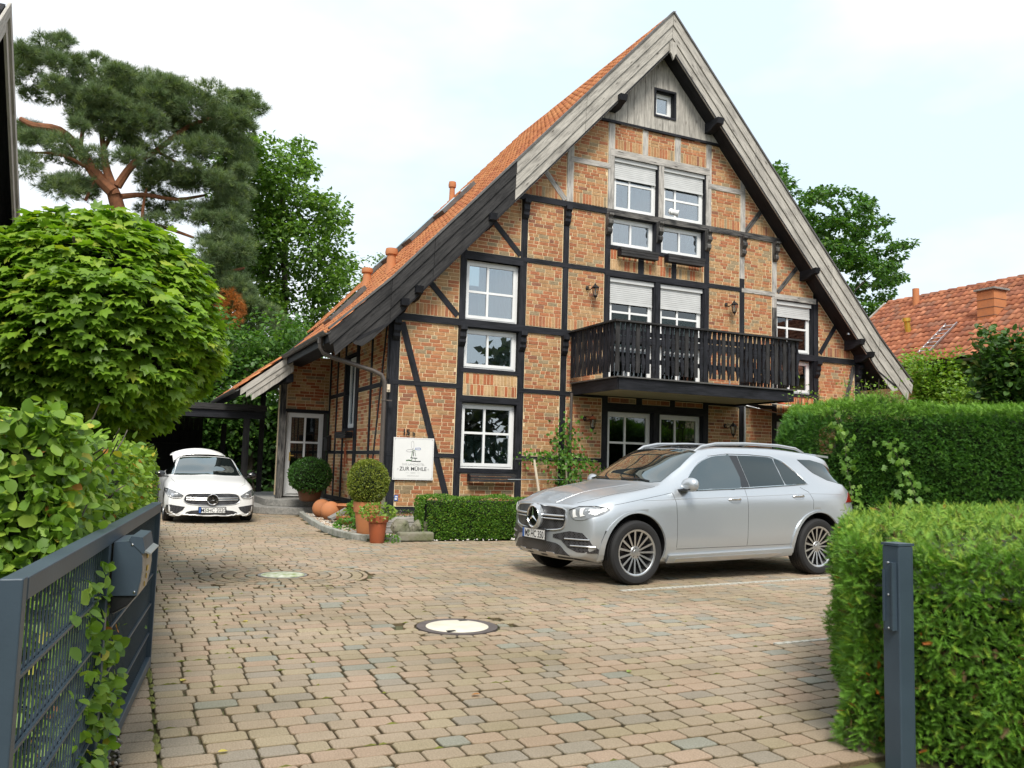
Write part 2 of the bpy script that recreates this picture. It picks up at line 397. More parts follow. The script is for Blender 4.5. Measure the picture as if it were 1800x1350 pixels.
M['darklens'] = mk('smoked_lamp_lens', (0.06, 0.065, 0.07), 0.05, scale=16, c2=(0.22, 0.23, 0.24), coat=1.0)
M['redlens'] = mk('red_lamp_lens', (0.25, 0.005, 0.008), 0.08, scale=6, coat=1.0)
M['signwhite'] = mk('white_sign_board', (0.80, 0.80, 0.79), 0.4, c2=(0.76, 0.76, 0.75), scale=3)
M['signgrey'] = mk('grey_print', (0.42, 0.42, 0.42), 0.6)
M['signdark'] = mk('dark_print', (0.05, 0.05, 0.055), 0.6)
M['signgreen'] = mk('green_print', (0.06, 0.20, 0.04), 0.6, c2=(0.02, 0.07, 0.02), scale=30)
M['signblue'] = mk('blue_print', (0.03, 0.12, 0.42), 0.5)
M['gold'] = mk('brass_yellow', (0.62, 0.42, 0.07), 0.35, 0.5)
M['concrete_lid'] = mk('pale_concrete', (0.66, 0.62, 0.52), 0.9, c2=(0.55, 0.50, 0.40), scale=6, bump=0.3)
M['mossy_lid'] = mk('mossy_white_concrete', (0.62, 0.62, 0.55), 0.9, c2=(0.16, 0.22, 0.04), scale=11, bump=0.4)
M['castiron'] = mk('cast_iron', (0.14, 0.115, 0.11), 0.7, 0.3, c2=(0.10, 0.085, 0.08), scale=9, bump=0.3)
M['whitepaver'] = mk('white_marker_stone', (0.50, 0.49, 0.44), 0.9, c2=(0.36, 0.35, 0.30), scale=30, bump=0.5)
M['underside'] = mk('cream_balcony_underside', (0.40, 0.36, 0.29), 0.85, scale=2)
M['awning'] = mk('orange_awning_cloth', (0.72, 0.13, 0.03), 0.8, c2=(0.62, 0.10, 0.02), scale=3)
M['awning_cream'] = mk('cream_awning_cloth', (0.72, 0.62, 0.48), 0.8, scale=3)
M['lampglass'] = glassmat('lantern_glass', (0.80, 0.80, 0.76), 0.12)
M['leaf'] = leafmat('leaf')
M['leaf_gloss'] = leafmat('glossy_leaf', rough=0.48, trans=0.3, spec=0.35)
M['needle'] = leafmat('needle', rough=0.6, trans=0.2, spec=0.3)

def carpaint(name, col, metal, rough):
    m, N, L, b = new_mat(name)
    tc = N.new('ShaderNodeTexCoord'); vo = N.new('ShaderNodeTexVoronoi'); vo.inputs['Scale'].default_value = 900
    L.new(tc.outputs['Object'], vo.inputs['Vector'])
    mx = N.new('ShaderNodeMix'); mx.data_type = 'RGBA'; mx.inputs['A'].default_value = (*[c * .93 for c in col], 1); mx.inputs['B'].default_value = (*[min(1, c * 1.05) for c in col], 1)
    L.new(vo.outputs['Color'], mx.inputs['Factor']); L.new(mx.outputs['Result'], b.inputs['Base Color'])
    b.inputs['Metallic'].default_value = metal; b.inputs['Roughness'].default_value = rough
    b.inputs['Coat Weight'].default_value = 0.7; b.inputs['Coat Roughness'].default_value = 0.06
    return m
M['silver'] = carpaint('silver_metallic_paint', (0.50, 0.535, 0.57), 0.60, 0.32)
M['carwhite'] = carpaint('white_car_paint', (0.80, 0.80, 0.79), 0.0, 0.35)

def meshmat(name, base, hole, scale):
    """fine grille mesh: checker of holes"""
    m, N, L, b = new_mat(name)
    tc = N.new('ShaderNodeTexCoord'); mp = N.new('ShaderNodeMapping'); mp.inputs['Rotation'].default_value = (math.radians(45), 0, 0)
    L.new(tc.outputs['Object'], mp.inputs[0])
    ck = N.new('ShaderNodeTexVoronoi'); ck.inputs['Scale'].default_value = scale; ck.inputs['Randomness'].default_value = 0.0
    L.new(mp.outputs[0], ck.inputs['Vector'])
    r = N.new('ShaderNodeValToRGB'); r.color_ramp.elements[0].position = 0.30; r.color_ramp.elements[0].color = (*hole, 1); r.color_ramp.elements[1].position = 0.45; r.color_ramp.elements[1].color = (*base, 1)
    L.new(ck.outputs['Distance'], r.inputs[0]); L.new(r.outputs[0], b.inputs['Base Color']); b.inputs['Roughness'].default_value = 0.35
    return m
M['grille'] = meshmat('black_grille_mesh', (0.05, 0.05, 0.055), (0.002, 0.002, 0.002), 38)
# ------------------------------------------------------------------ ground and driveway
def struct(name, mb, mat, parent=None, **k):
    o = mb.build(name, mat, parent, **k)
    if parent is None: o['kind'] = 'structure'
    return o

gb = MB()
gb.add([(-900, -900, -0.05), (900, -900, -0.05), (900, 900, -0.05), (-900, 900, -0.05)], [(0, 1, 2, 3)])
struct('ground', gb, M['soil'])

YF = 17.118            # plane of the brick front
def warp(x, y):        # the courses run in a very slight arc
    return y + 0.010 * max(0.0, x - 2.0) ** 2
LEFT_EDGE = 0.245
def kerb_path():
    return [(4.75, 23.6), (4.02, 20.85), (3.80, 18.6), (3.66, 16.8), (3.68, 15.6), (3.78, 14.75), (4.05, 14.38), (4.5, 14.25), (5.05, 14.22)]
def in_drive(x, y):
    if x < LEFT_EDGE - 0.2 and y < 6.0: return x > 0.04 + 0.0 * y and y > 3.6
    if x < 0.05: return False
    if y > 14.2 and x > 5.0: return False
    if y > 14.2:
        kp = kerb_path()
        for (x0, y0), (x1, y1) in zip(kp, kp[1:]):
            if min(y0, y1) <= y <= max(y0, y1) and abs(y1 - y0) > 1e-3:
                if x > x0 + (x1 - x0) * (y - y0) / (y1 - y0) - 0.02: return False
    if y > 24.5: return False
    if x > 10.6 and y > 10.9 - (x - 10.6) * 0.3: return x < 10.6
    return True
MAN = [(2.72, 6.94, 0.35, 0.47), (1.84, 10.5, 0.29, 1.02)]
driveway = None
db = MB()
db.add([(-0.1, 3.0, -0.028), (12.5, 3.0, -0.028), (12.5, 24.6, -0.028), (-0.1, 24.6, -0.028)], [(0, 1, 2, 3)])
driveway = struct('driveway', db, M['bed'])
PAVC = [((0.46, 0.365, 0.265), 50), ((0.50, 0.37, 0.27), 26), ((0.42, 0.345, 0.26), 22), ((0.36, 0.355, 0.30), 6), ((0.45, 0.37, 0.25), 18), ((0.38, 0.33, 0.265), 10)]
def pick(tab, r=rnd):
    t = sum(w for _, w in tab); x = r.random() * t
    for c, w in tab:
        x -= w
        if x <= 0: break
    k = 0.92 + 0.16 * r.random()
    return tuple(v * k for v in c)
def paver_geo(w, h, col, mb, cx, cy, rz, z, r=0.012, tilt=(0, 0)):
    """rounded slab of w x h"""
    hw, hh = w / 2, h / 2; c = 0.016
    ring = [(-hw + c, -hh), (hw - c, -hh), (hw, -hh + c), (hw, hh - c), (hw - c, hh), (-hw + c, hh), (-hw, hh - c), (-hw, -hh + c)]
    ca, sa = math.cos(rz), math.sin(rz)
    vs = []
    for lev, (zz, k) in enumerate([(-0.03, 0.0), (-0.006, 0.0), (0.0, 0.006)]):
        for (a, b) in ring:
            a2 = a - math.copysign(k, a); b2 = b - math.copysign(k, b)
            vs.append((cx + a2 * ca - b2 * sa, cy + a2 * sa + b2 * ca, z + zz + a2 * tilt[0] + b2 * tilt[1]))
    fs = []
    for l in range(2):
        for i in range(8):
            j = (i + 1) % 8
            fs.append((l * 8 + i, l * 8 + j, l * 8 + 8 + j, l * 8 + 8 + i))
    fs.append(tuple(range(16, 24)))
    b0 = len(mb.c); mb.add(vs, fs, col=col)
    side_col = tuple(v * k for v, k in zip(col, (.42, .40, .31)))       # sides down in the joints coloured darker than the top
    for i in range(16): mb.c[b0 + i] = side_col
pavers = []
y = 3.25; PITCH = 0.150
row = 0
while y < 24.4:
    x = LEFT_EDGE + 0.006
    while x < 12.3:
        w = rnd.choice([0.16, 0.20, 0.20, 0.235, 0.235, 0.18]) + rnd.uniform(-0.006, 0.006)
        cx, cy = x + w / 2, warp(x + w / 2, y)
        ang = 0.02 * max(0.0, x + w / 2 - 2.0)
        if in_drive(cx, cy) and in_drive(cx + w * .4, cy):
            ok = True
            for (mx, my, r0, r1) in MAN:
                if math.hypot(cx - mx, cy - my) < r1 + 0.012: ok = False
            if ok: pavers.append((cx, cy, w - 0.007, PITCH - 0.0105, ang + rnd.uniform(-.012, .012)))
        x += w
    row += 1; y += PITCH
# edging row of square setts along the gate line
y = 3.3
while y < 17.5:
    if y < 6.2: pavers.append((LEFT_EDGE - 0.09, y, 0.165, 0.15, rnd.uniform(-.01, .01)))
    if y < 4.6: pass
    y += 0.16
for (mx, my, r0, r1) in MAN:
    r = r0 + 0.012
    while r < r1 - 0.03:
        hgt = min(0.13, r1 - r) if r1 > 0.6 else r1 - r
        n = max(12, int(2 * PI * (r + hgt / 2) / 0.135)); a0 = rnd.random()
        for i in range(n):
            a = a0 + 2 * PI * i / n; rr = r + hgt / 2
            pavers.append((mx + rr * math.cos(a), my + rr * math.sin(a), 2 * PI * rr / n - 0.012, hgt - 0.011, a + PI / 2))
        r += hgt
pavers.sort(key=lambda p: p[0] ** 2 + p[1] ** 2)
def visible_px(x, y):
    f = R_[2][0] * x + R_[2][1] * y - R_[2][2] * EYE
    if f < .5: return None
    return 900 + FPX * (R_[0][0] * x + R_[0][1] * y - R_[0][2] * EYE) / f, 675 - FPX * (R_[1][0] * x + R_[1][1] * y - R_[1][2] * EYE) / f
protos = {}
def paver_proto(kind):
    if kind not in protos:
        mb = MB(); w, h, ci = kind
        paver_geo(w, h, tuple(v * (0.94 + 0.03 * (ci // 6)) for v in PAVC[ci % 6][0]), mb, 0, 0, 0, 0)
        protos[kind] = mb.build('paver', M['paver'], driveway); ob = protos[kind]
        me = ob.data; bpy.data.objects.remove(ob); protos[kind] = me
    return protos[kind]
rest = MB(); cnt = 0
for (cx, cy, w, h, a) in pavers:
    q = visible_px(cx, cy)
    z = rnd.uniform(-0.003, 0.0015)
    vis = q is not None and 215 < q[0] < 1500 and q[1] < 1352
    if cnt < 300 and vis and h > 0.12 and abs(h - (PITCH - .0105)) < 0.004:
        wi = round(w / 0.02) * 0.02
        wi = min(wi, w + 0.004)
        cls = [i for i, (c, t) in enumerate(PAVC) for _ in range(t)]
        me = paver_proto((round(wi, 3), round(h, 3), rnd.choice(cls) + 6 * rnd.randrange(3)))
        o = link('paver', me, driveway, world=Matrix.Translation((cx, cy, z)) @ Matrix.Rotation(a, 4, 'Z') @ Matrix.Rotation(rnd.uniform(-.01, .01), 4, 'X'))
        cnt += 1
    else:
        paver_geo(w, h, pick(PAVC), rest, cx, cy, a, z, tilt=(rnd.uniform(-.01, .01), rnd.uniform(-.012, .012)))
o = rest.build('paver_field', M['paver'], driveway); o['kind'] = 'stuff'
# white bay markers set flush in the paving
for (x0, x1, yy) in ((4.95, 5.9, 5.50), (5.25, 9.2, 8.34)):
    mk_ = MB(); x = x0
    while x < x1:
        w = rnd.uniform(.08, .11)
        mk_.obb((x + w / 2, yy + 0.10 * (x - x0) * (1 if yy > 8 else .3), 0.003), (1, .08, 0), (-.08, 1, 0), (0, 0, 1), w - .016, 0.075 * rnd.uniform(.6, 1), 0.012)
        x += w
    o = mk_.build('bay_marking', M['whitepaver'], driveway)
# moss in the joints, where it is thick
ms = MB()
for _ in range(330):
    cx = rnd.uniform(0.2, 4.9); cy = rnd.uniform(3.4, 9.5)
    if cx > 1.2 and rnd.random() < .72: continue
    gy = round((cy - 3.25) / PITCH) * PITCH + 3.25 + PITCH / 2
    if rnd.random() < .25: cx = LEFT_EDGE + rnd.uniform(-.01, .01); ln, wd = rnd.uniform(.012, .02), rnd.uniform(.05, .12)
    else: ln, wd = rnd.uniform(.015, .05), rnd.uniform(.003, .0065)
    z0 = 0.001; n = 7
    vs = [(cx, warp(cx, gy), z0 + .006)] + [(cx + ln * math.cos(2 * PI * k / n) * rnd.uniform(.6, 1.2), warp(cx, gy) + wd * math.sin(2 * PI * k / n) * rnd.uniform(.6, 1.2), z0 - .004) for k in range(n)]
    ms.add(vs, [(0, 1 + k, 1 + (k + 1) % n) for k in range(n)])
o = ms.build('joint_moss', M['moss'], driveway); o['kind'] = 'stuff'
# narrow bed of pebbles and litter under the gate
def pebbles(name, area, n, smin, smax, cols, parent=None, z=0.0):
    ico = [(0, 0, .7), (.9, 0, .1), (.28, .85, .1), (-.73, .53, .1), (-.73, -.53, .1), (.28, -.85, .1), (0, 0, -.5)]
    tf = [(0, 1, 2), (0, 2, 3), (0, 3, 4), (0, 4, 5), (0, 5, 1), (6, 2, 1), (6, 3, 2), (6, 4, 3), (6, 5, 4), (6, 1, 5)]
    P = np.array([area() for _ in range(n)])
    X, Y, Z = frames(np.tile([0, 0, 1.0], (n, 1)) + rng.normal(size=(n, 3)) * .3)
    cc = np.array([pick(cols) for _ in range(n)])
    V, F, C = scatter(ico, tf, P, X, Y, Z, rng.uniform(smin, smax, n), cc)
    me = np_mesh(name, V, [F], M['brick'], C, smooth=True)
    o = link(name, me, parent); o['kind'] = 'stuff'
    return o
pebbles('pebble_strip', lambda: (rnd.uniform(-.16, .08) + .0, rnd.uniform(3.4, 6.4), -.01 + rnd.random() * .012), 900, .008, .022, [((.42, .38, .32), 5), ((.22, .20, .17), 5), ((.6, .58, .52), 2), ((.2, .12, .05), 3)])

# ------------------------------------------------------------------ manhole covers
for idx, ((mx, my, r0, r1), lab) in enumerate(zip(MAN, ('round manhole with pale concrete lid and iron ring in the near paving', 'smaller round manhole with mossy white lid ringed by curved pavers'))):
    t = thing('manhole_cover', lab, 'manhole cover', (mx, my, 0), group='manholes in the driveway')
    f = MB(); ri = r0 * (0.76 if idx == 0 else .86)
    f.lathe((0, 0, 0), [(r0, -.03), (r0, .002), (r0 - .012, .004), (ri + .035, .004), (ri + .03, .001), (ri + .01, .001), (ri + .008, -.02)], 48)
    f.build('iron_ring', M['castiron'] if idx == 0 else M['stone'], t, local=True, smooth=True)
    l = MB(); l.lathe((0, 0, 0), [(ri + .006, -.02), (ri + .006, .001), (ri - .01, .006), (0.001, .007)], 48)
    l.build('lid', M['concrete_lid'] if idx == 0 else M['mossy_lid'], t, local=True, smooth=True)
    if idx == 0:
        for a in (1.0, 1.0 + PI):
            k = MB(); k.obb((math.cos(a) * (ri - .02), math.sin(a) * (ri - .02), .006), (1, 0, 0), (0, 1, 0), (0, 0, 1), .075, .045, .006)
            k.build('lifting_slot', M['blackplastic'], t, local=True)

# ------------------------------------------------------------------ the timber-framed house
XC = 11.72; SL = 1.09; ZTOP = 12.66; YB = 16.60; YEND = 25.5
house = thing('timber_framed_house', 'tall brick and black timber-framed gabled house with long wooden balcony', 'house', (XC, YF, 0))
def roof_z(x): return ZTOP - SL * abs(x - XC)
def wall_top(x): return roof_z(x) - 0.93

def clip(poly, a, b, c):
    """keep a*x + b*z <= c"""
    out = []
    n = len(poly)
    for i in range(n):
        p, q = poly[i], poly[(i + 1) % n]
        dp, dq = a * p[0] + b * p[1] - c, a * q[0] + b * q[1] - c
        if dp <= 0: out.append(p)
        if (dp < 0) != (dq < 0) and abs(dp - dq) > 1e-12:
            t = dp / (dp - dq); out.append((p[0] + (q[0] - p[0]) * t, p[1] + (q[1] - p[1]) * t))
    return out
def area(p):
    return 0.5 * abs(sum(p[i][0] * p[(i + 1) % len(p)][1] - p[(i + 1) % len(p)][0] * p[i][1] for i in range(len(p))))

BRC = [((0.47, 0.185, 0.085), 30), ((0.42, 0.16, 0.078), 18), ((0.51, 0.25, 0.115), 22), ((0.51, 0.32, 0.16), 26), ((0.36, 0.28, 0.17), 12), ((0.50, 0.29, 0.14), 18), ((0.31, 0.135, 0.08), 5)]
TANS = [((0.62, 0.41, 0.22), 6), ((0.57, 0.36, 0.17), 5), ((0.50, 0.165, 0.070), 5), ((0.44, 0.15, 0.065), 4), ((0.36, 0.29, 0.19), 2)]
walls = MB(); brick_rest = MB(); brick_full = []
class Plane3:
    def __init__(s, o, u, n): s.o = Vector(o); s.u = Vector(u); s.n = Vector(n); s.z = Vector((0, 0, 1))
    def p(s, a, z, d=0): return s.o + s.u * a + s.z * z + s.n * d
FRONT = Plane3((0, YF, 0), (1, 0, 0), (0, -1, 0))
SIDE = Plane3((4.99, 0, 0), (0, 1, 0), (-1, 0, 0))
WING = Plane3((0, 22.76, 0), (1, 0, 0), (0, -1, 0))
def brick_solid(mb, pl, poly, col, d0=-0.012, bev=0.004):
    n = len(poly); cx = sum(p[0] for p in poly) / n; cz = sum(p[1] for p in poly) / n
    sg = sum(poly[i][0] * poly[(i + 1) % n][1] - poly[(i + 1) % n][0] * poly[i][1] for i in range(n))
    flip = (sg > 0) == (pl.u.cross(pl.z).dot(pl.n) < 0)
    if flip: poly = poly[::-1]
    dj = rnd.uniform(-.0025, .0015)
    vs = [pl.p(a, z, d0) for a, z in poly] + [pl.p(a, z, dj - bev) for a, z in poly]
    for a, z in poly:
        L = math.hypot(a - cx, z - cz) or 1
        vs.append(pl.p(a + (cx - a) / L * bev, z + (cz - z) / L * bev, dj))
    fs = []
    for l in range(2):
        for i in range(n):
            j = (i + 1) % n
            fs.append((l * n + i, l * n + j, l * n + n + j, l * n + n + i))
    fs.append(tuple(range(2 * n, 3 * n)))
    mb.add(vs, fs, col=col)
def brick_cell(x0, x1, z0, z1, pl=FRONT, soldier=0.0, allsoldier=False, clips=None, pal=BRC, depth=0.30):
    clips = clips or []
    base = [(x0, z0), (x1, z0), (x1, z1), (x0, z1)]
    for c in clips: base = clip(base, *c)
    if len(base) < 3: return
    walls.prism([pl.p(a, z, -0.008) for a, z in base], pl.n * -depth)
    g = 0.0135; m = 0.020
    def put(a0, a1, b0, b1, full):
        r = [(a0, b0), (a1, b0), (a1, b1), (a0, b1)]; q = r
        for c in clips:
            q = clip(q, c[0], c[1], c[2] - m * math.hypot(c[0], c[1]))
            if len(q) < 3: return
        ar = area(q)
        if ar < 0.0012: return
        if full and pl is FRONT and abs(ar - area(r)) < 1e-7:
            brick_full.append((a0, a1, b0, b1, pal)); return
        brick_solid(brick_rest, pl, q, pick(pal))
    X0, X1 = x0 + m, x1 - m; z = z0 + m
    if allsoldier or soldier:
        zt = z1 - m if allsoldier else z0 + m + 0.24
        if allsoldier:
            n = max(1, round((zt - z) / 0.25)); hs = (zt - z + g) / n
        else: n, hs = 1, 0.24 + g
        for r in range(n):
            off = rnd.uniform(0, .07) if n > 1 else 0; a = X0 - off
            while a < X1 - .01:
                b = min(a + 0.071, X1); a_ = max(a, X0)
                if b - a_ > .02: put(a_, b, z + r * hs, z + (r + 1) * hs - g, b - a > .069 and a >= X0)
                a += 0.083
        z = z + n * hs
        if allsoldier: return
    nrow = max(1, round((z1 - m - z + g) / 0.0832)); ph = (z1 - m - z + g) / nrow
    for r in range(nrow):
        a = X0 - rnd.uniform(0, 0.20)
        while a < X1 - .015:
            w = 0.24 if rnd.random() < 0.72 else 0.115
            b = a + w; a_, b_ = max(a, X0), min(b, X1)
            if X1 - b_ < .04: b_ = X1
            if b_ - a_ > .03: put(a_, b_, z + r * ph, z + (r + 1) * ph - g, a >= X0 and b <= X1)
            a = b + g if b_ != X1 else X1
RC = [(SL, 1.0, ZTOP - .93 + SL * XC), (-SL, 1.0, ZTOP - .93 - SL * XC)]
colsA = [(5.19, 6.50), (8.12, 9.05), (9.20, 10.18)]
colsB = [(14.39, 15.32), (16.92, 18.25), (13.26, 14.24)]
brick_cell(5.19, 18.25, 0.0, 0.32, allsoldier=True)
for (a, b) in [(5.19, 6.50), (8.12, 9.05), (9.20, 10.18), (13.26, 14.24), (14.39, 15.32), (16.92, 18.25)]:
    brick_cell(a, b, 0.44, 1.49); brick_cell(a, b, 1.58, 3.0); brick_cell(a, b, 3.10, 4.38)
for (a, b) in [(8.12, 9.05), (9.20, 10.18), (13.26, 14.24), (14.39, 15.32)]:
    brick_cell(a, b, 4.53, 6.0, soldier=1); brick_cell(a, b, 6.11, 7.45)
brick_cell(5.0, 6.50, 4.53, 6.8, soldier=1, clips=RC); brick_cell(16.92, 18.4, 4.53, 6.8, soldier=1, clips=RC)
for (a, b) in ((6.65, 7.96), (15.47, 16.76)):
    brick_cell(a, b, 0.44, 1.17); brick_cell(a, b, 2.86, 3.37, allsoldier=True, pal=TANS)
    brick_cell(a, b, 6.08, 7.45, clips=RC)
brick_cell(7.7, 9.11, 7.59, 9.2, soldier=1, clips=RC); brick_cell(14.41, 15.8, 7.59, 9.2, soldier=1, clips=RC)
for (a, b) in ((9.28, 10.23), (13.15 + .16, 14.26)):
    brick_cell(a, b, 7.59, 8.58, soldier=1); brick_cell(a, b, 8.71, 9.76, clips=RC)
for (a, b) in ((10.40, 11.21), (11.36, 12.17), (12.34, 13.15)): brick_cell(a, b, 9.10, 9.76, allsoldier=False, soldier=1, pal=BRC)
for (a, b) in ((10.33, 11.13), (11.29, 12.11), (12.25, 13.11)):
    brick_cell(a, b, 6.10, 6.64, allsoldier=True, pal=TANS); brick_cell(a, b, 2.90, 3.04, pal=BRC)
# flank wall and porch wing
for (a, b) in ((17.30, 18.50), (18.62, 19.68)):
    brick_cell(a, b, 0.45, 1.52, SIDE, pal=TANS); brick_cell(a, b, 1.60, 2.98, SIDE, pal=TANS); brick_cell(a, b, 3.08, 4.42, SIDE, pal=TANS)
brick_cell(19.95, 20.98, 0.45, 1.52, SIDE, pal=TANS); brick_cell(19.95, 20.98, 1.60, 2.12, SIDE, pal=TANS); brick_cell(19.95, 20.98, 3.98, 4.42, SIDE, pal=TANS)
for (a, b) in ((21.12, 21.80), (21.92, 22.62)):
    brick_cell(a, b, 0.45, 1.52, SIDE, pal=TANS); brick_cell(a, b, 1.60, 2.98, SIDE, pal=TANS); brick_cell(a, b, 3.08, 4.42, SIDE, pal=TANS)
brick_cell(17.30, 22.62, 0.0, 0.33, SIDE, allsoldier=True)
brick_cell(3.70, 3.86, 0.40, 4.1, WING, pal=TANS); brick_cell(3.86, 4.98, 2.66, 4.1, WING, pal=TANS)
wall = walls.build('wall', M['mortar'], house)
brick_full.sort(key=lambda b: (b[0]) ** 2 + (b[2] - EYE) ** 2 * 1.0)
bp = {}
for i, (a0, a1, b0, b1, pal) in enumerate(brick_full):
    if i < 300:
        ci = rnd.choice([k for k, (c, t) in enumerate(pal) for _ in range(t)])
        key = (round(a1 - a0, 2), round(b1 - b0, 3), id(pal), ci, rnd.randrange(2))
        if key not in bp:
            mb = MB(); w, h = (a1 - a0) / 2, (b1 - b0) / 2
            brick_solid(mb, Plane3((0, 0, 0), (1, 0, 0), (0, -1, 0)), [(-w, -h), (w, -h), (w, h), (-w, h)], tuple(v * (0.95 + .1 * key[4]) for v in pal[ci][0]))
            ob = mb.build('brick', M['brick'], wall); bp[key] = ob.data; bpy.data.objects.remove(ob)
        link('brick', bp[key], wall, world=Matrix.Translation(((a0 + a1) / 2, YF, (b0 + b1) / 2)))
    else:
        brick_solid(brick_rest, FRONT, [(a0, b0), (a1, b0), (a1, b1), (a0, b1)], pick(pal))
o = brick_rest.build('brick_field', M['brick'], wall); o['kind'] = 'stuff'
# closed rooms behind the windows
ib = MB()
ib.box((5.3, YF + 1.3, 0.3), (18.1, YF + 1.4, 5.6)); ib.box((8.3, YF + 1.3, 5.6), (15.1, YF + 1.4, 8.4)); ib.box((10.4, YF + .9, 8.4), (13.0, YF + 1.0, 11.2))
for z in (0.28, 3.2, 4.46, 7.5): ib.box((5.3 if z < 5 else 8.0, YF + .31, z - .02), (18.1 if z < 5 else 15.4, YF + 1.3, z + .02))
ib.build('room_wall', M['interior'], house)

# timbers --------------------------------------------------------------
def timber(name, x0, x1, z0, z1, mat='black_timber', d=0.012, pl=FRONT, depth=0.2):
    mb = MB(); c = pl.p((x0 + x1) / 2, (z0 + z1) / 2, d - depth / 2)
    mb.obb(c, pl.u, pl.n, (0, 0, 1), x1 - x0, depth, z1 - z0)
    return mb.build(name, M[mat], house)
def brace(p0, p1, w=0.13, mat='black_timber', d=0.008, pl=FRONT):
    mb = MB(); a, b = pl.p(p0[0], p0[1], d - .05), pl.p(p1[0], p1[1], d - .05)
    mb.bar(a, b, w, 0.10, up=pl.n)
    return mb.build('brace', M[mat], house)
B, G, X = 'black_timber', 'grey_timber', 'mixed_timber'
# posts, ground to first beam
for (a, b) in ((4.99, 5.19), (6.50, 6.65), (7.96, 8.12), (9.05, 9.20), (10.18, 10.33), (13.11, 13.26), (14.24, 14.39), (15.32, 15.47), (16.76, 16.92), (18.25, 18.45)):
    timber('post', a, b, 0.44, 4.38, B, depth=0.25)
timber('post', 11.63, 11.80, 0.30, 2.72, B)
for (a, b, z0, z1) in ((11.13, 11.29, 2.90, 3.05), (12.11, 12.25, 2.90, 3.05), (11.13, 11.29, 6.10, 6.64), (12.11, 12.25, 6.10, 6.64)): timber('short_post', a, b, z0, z1, B)
# first floor posts
for (a, b, zt) in ((6.50, 6.65, 6.1), (7.96, 8.12, 7.46), (9.05, 9.20, 7.46), (10.18, 10.33, 7.46), (13.11, 13.26, 7.46)): timber('post', a, b, 4.52, zt, B)
timber('post', 14.24, 14.39, 4.52, 6.35, B); timber('post', 14.24, 14.39, 6.35, 7.46, G)
timber('post', 15.32, 15.47, 4.52, 5.7, X); timber('post', 15.32, 15.47, 5.7, 7.46, G)
timber('post', 16.76, 16.92, 4.52, 6.1, B); timber('post', 11.64, 11.78, 3.30, 6.0, B)
timber('post', 11.62, 11.78, 6.64, 7.46, B)
# attic posts
for (a, b, z0, z1) in ((9.11, 9.28, 7.58, 8.97), (14.26, 14.41, 7.58, 8.97), (10.23, 10.40, 7.58, 9.76), (13.15, 13.31, 7.58, 9.76), (11.70, 11.85, 7.58, 8.94), (11.21, 11.36, 9.08, 9.76), (12.17, 12.34, 9.08, 9.76)):
    timber('post', a, b, z0, z1, G)
# beams
timber('sill_beam', 4.99, 10.33, 0.32, 0.44, B, d=.03, depth=.3); timber('sill_beam', 13.11, 18.45, 0.32, 0.44, B, d=.03, depth=.3)
for (a, b, z0, z1, m) in ((4.99, 6.60, 1.49, 1.58, B), (8.02, 10.26, 1.49, 1.58, B), (13.18, 15.4, 1.49, 1.58, B), (16.84, 18.45, 1.49, 1.58, B),
                          (5.05, 6.60, 3.0, 3.10, B), (8.0, 10.2, 3.0, 3.10, B), (13.2, 15.4, 3.0, 3.10, B), (16.8, 18.4, 3.0, 3.10, B),
                          (6.58, 8.02, 1.17, 1.265, B), (6.58, 8.02, 2.72, 2.86, B), (6.58, 8.02, 3.37, 3.465, B), (15.4, 16.84, 1.17, 1.265, B), (15.4, 16.84, 2.72, 2.86, B), (15.4, 16.84, 3.37, 3.465, B),
                          (10.2, 13.2, 2.72, 2.90, B), (10.2, 13.2, 3.04, 3.30, B),
                          (6.58, 8.02, 5.90, 6.08, B), (15.4, 16.84, 5.94, 6.08, G), (8.02, 10.2, 6.0, 6.11, B), (10.2, 13.2, 5.95, 6.10, B), (13.2, 14.28, 6.0, 6.11, B), (14.30, 15.4, 6.0, 6.11, G),
                          (10.2, 13.2, 6.62, 6.70, B), (9.2, 10.3, 8.58, 8.71, G), (13.2, 14.35, 8.58, 8.71, G), (10.3, 13.25, 8.92, 9.10, G)):
    timber('beam', a, b, z0, z1, m, d=.018)
timber('long_beam', 4.9, 18.5, 4.38, 4.53, B, d=.035, depth=.3)
timber('long_beam', 7.75, 10.2, 7.45, 7.59, B, d=.035, depth=.3); timber('long_beam', 10.2, 15.75, 7.45, 7.59, X, d=.035, depth=.3)
timber('collar_beam', 9.7, 13.75, 9.74, 9.80, B, d=.06, depth=.3)
# braces
brace((5.22, 4.34), (6.40, 0.5), .14); brace((18.22, 4.34), (17.04, 0.5), .14, X)
brace((5.72, 5.36), (6.47, 4.60)); brace((7.26, 6.84), (7.95, 6.14)); brace((17.62, 5.50), (16.98, 4.60), .13, B); brace((16.30, 7.0), (15.5, 6.12), .12, X)
brace((8.45, 8.32), (9.08, 7.62), .13, G); brace((15.12, 8.45), (14.43, 7.62), .13, X)
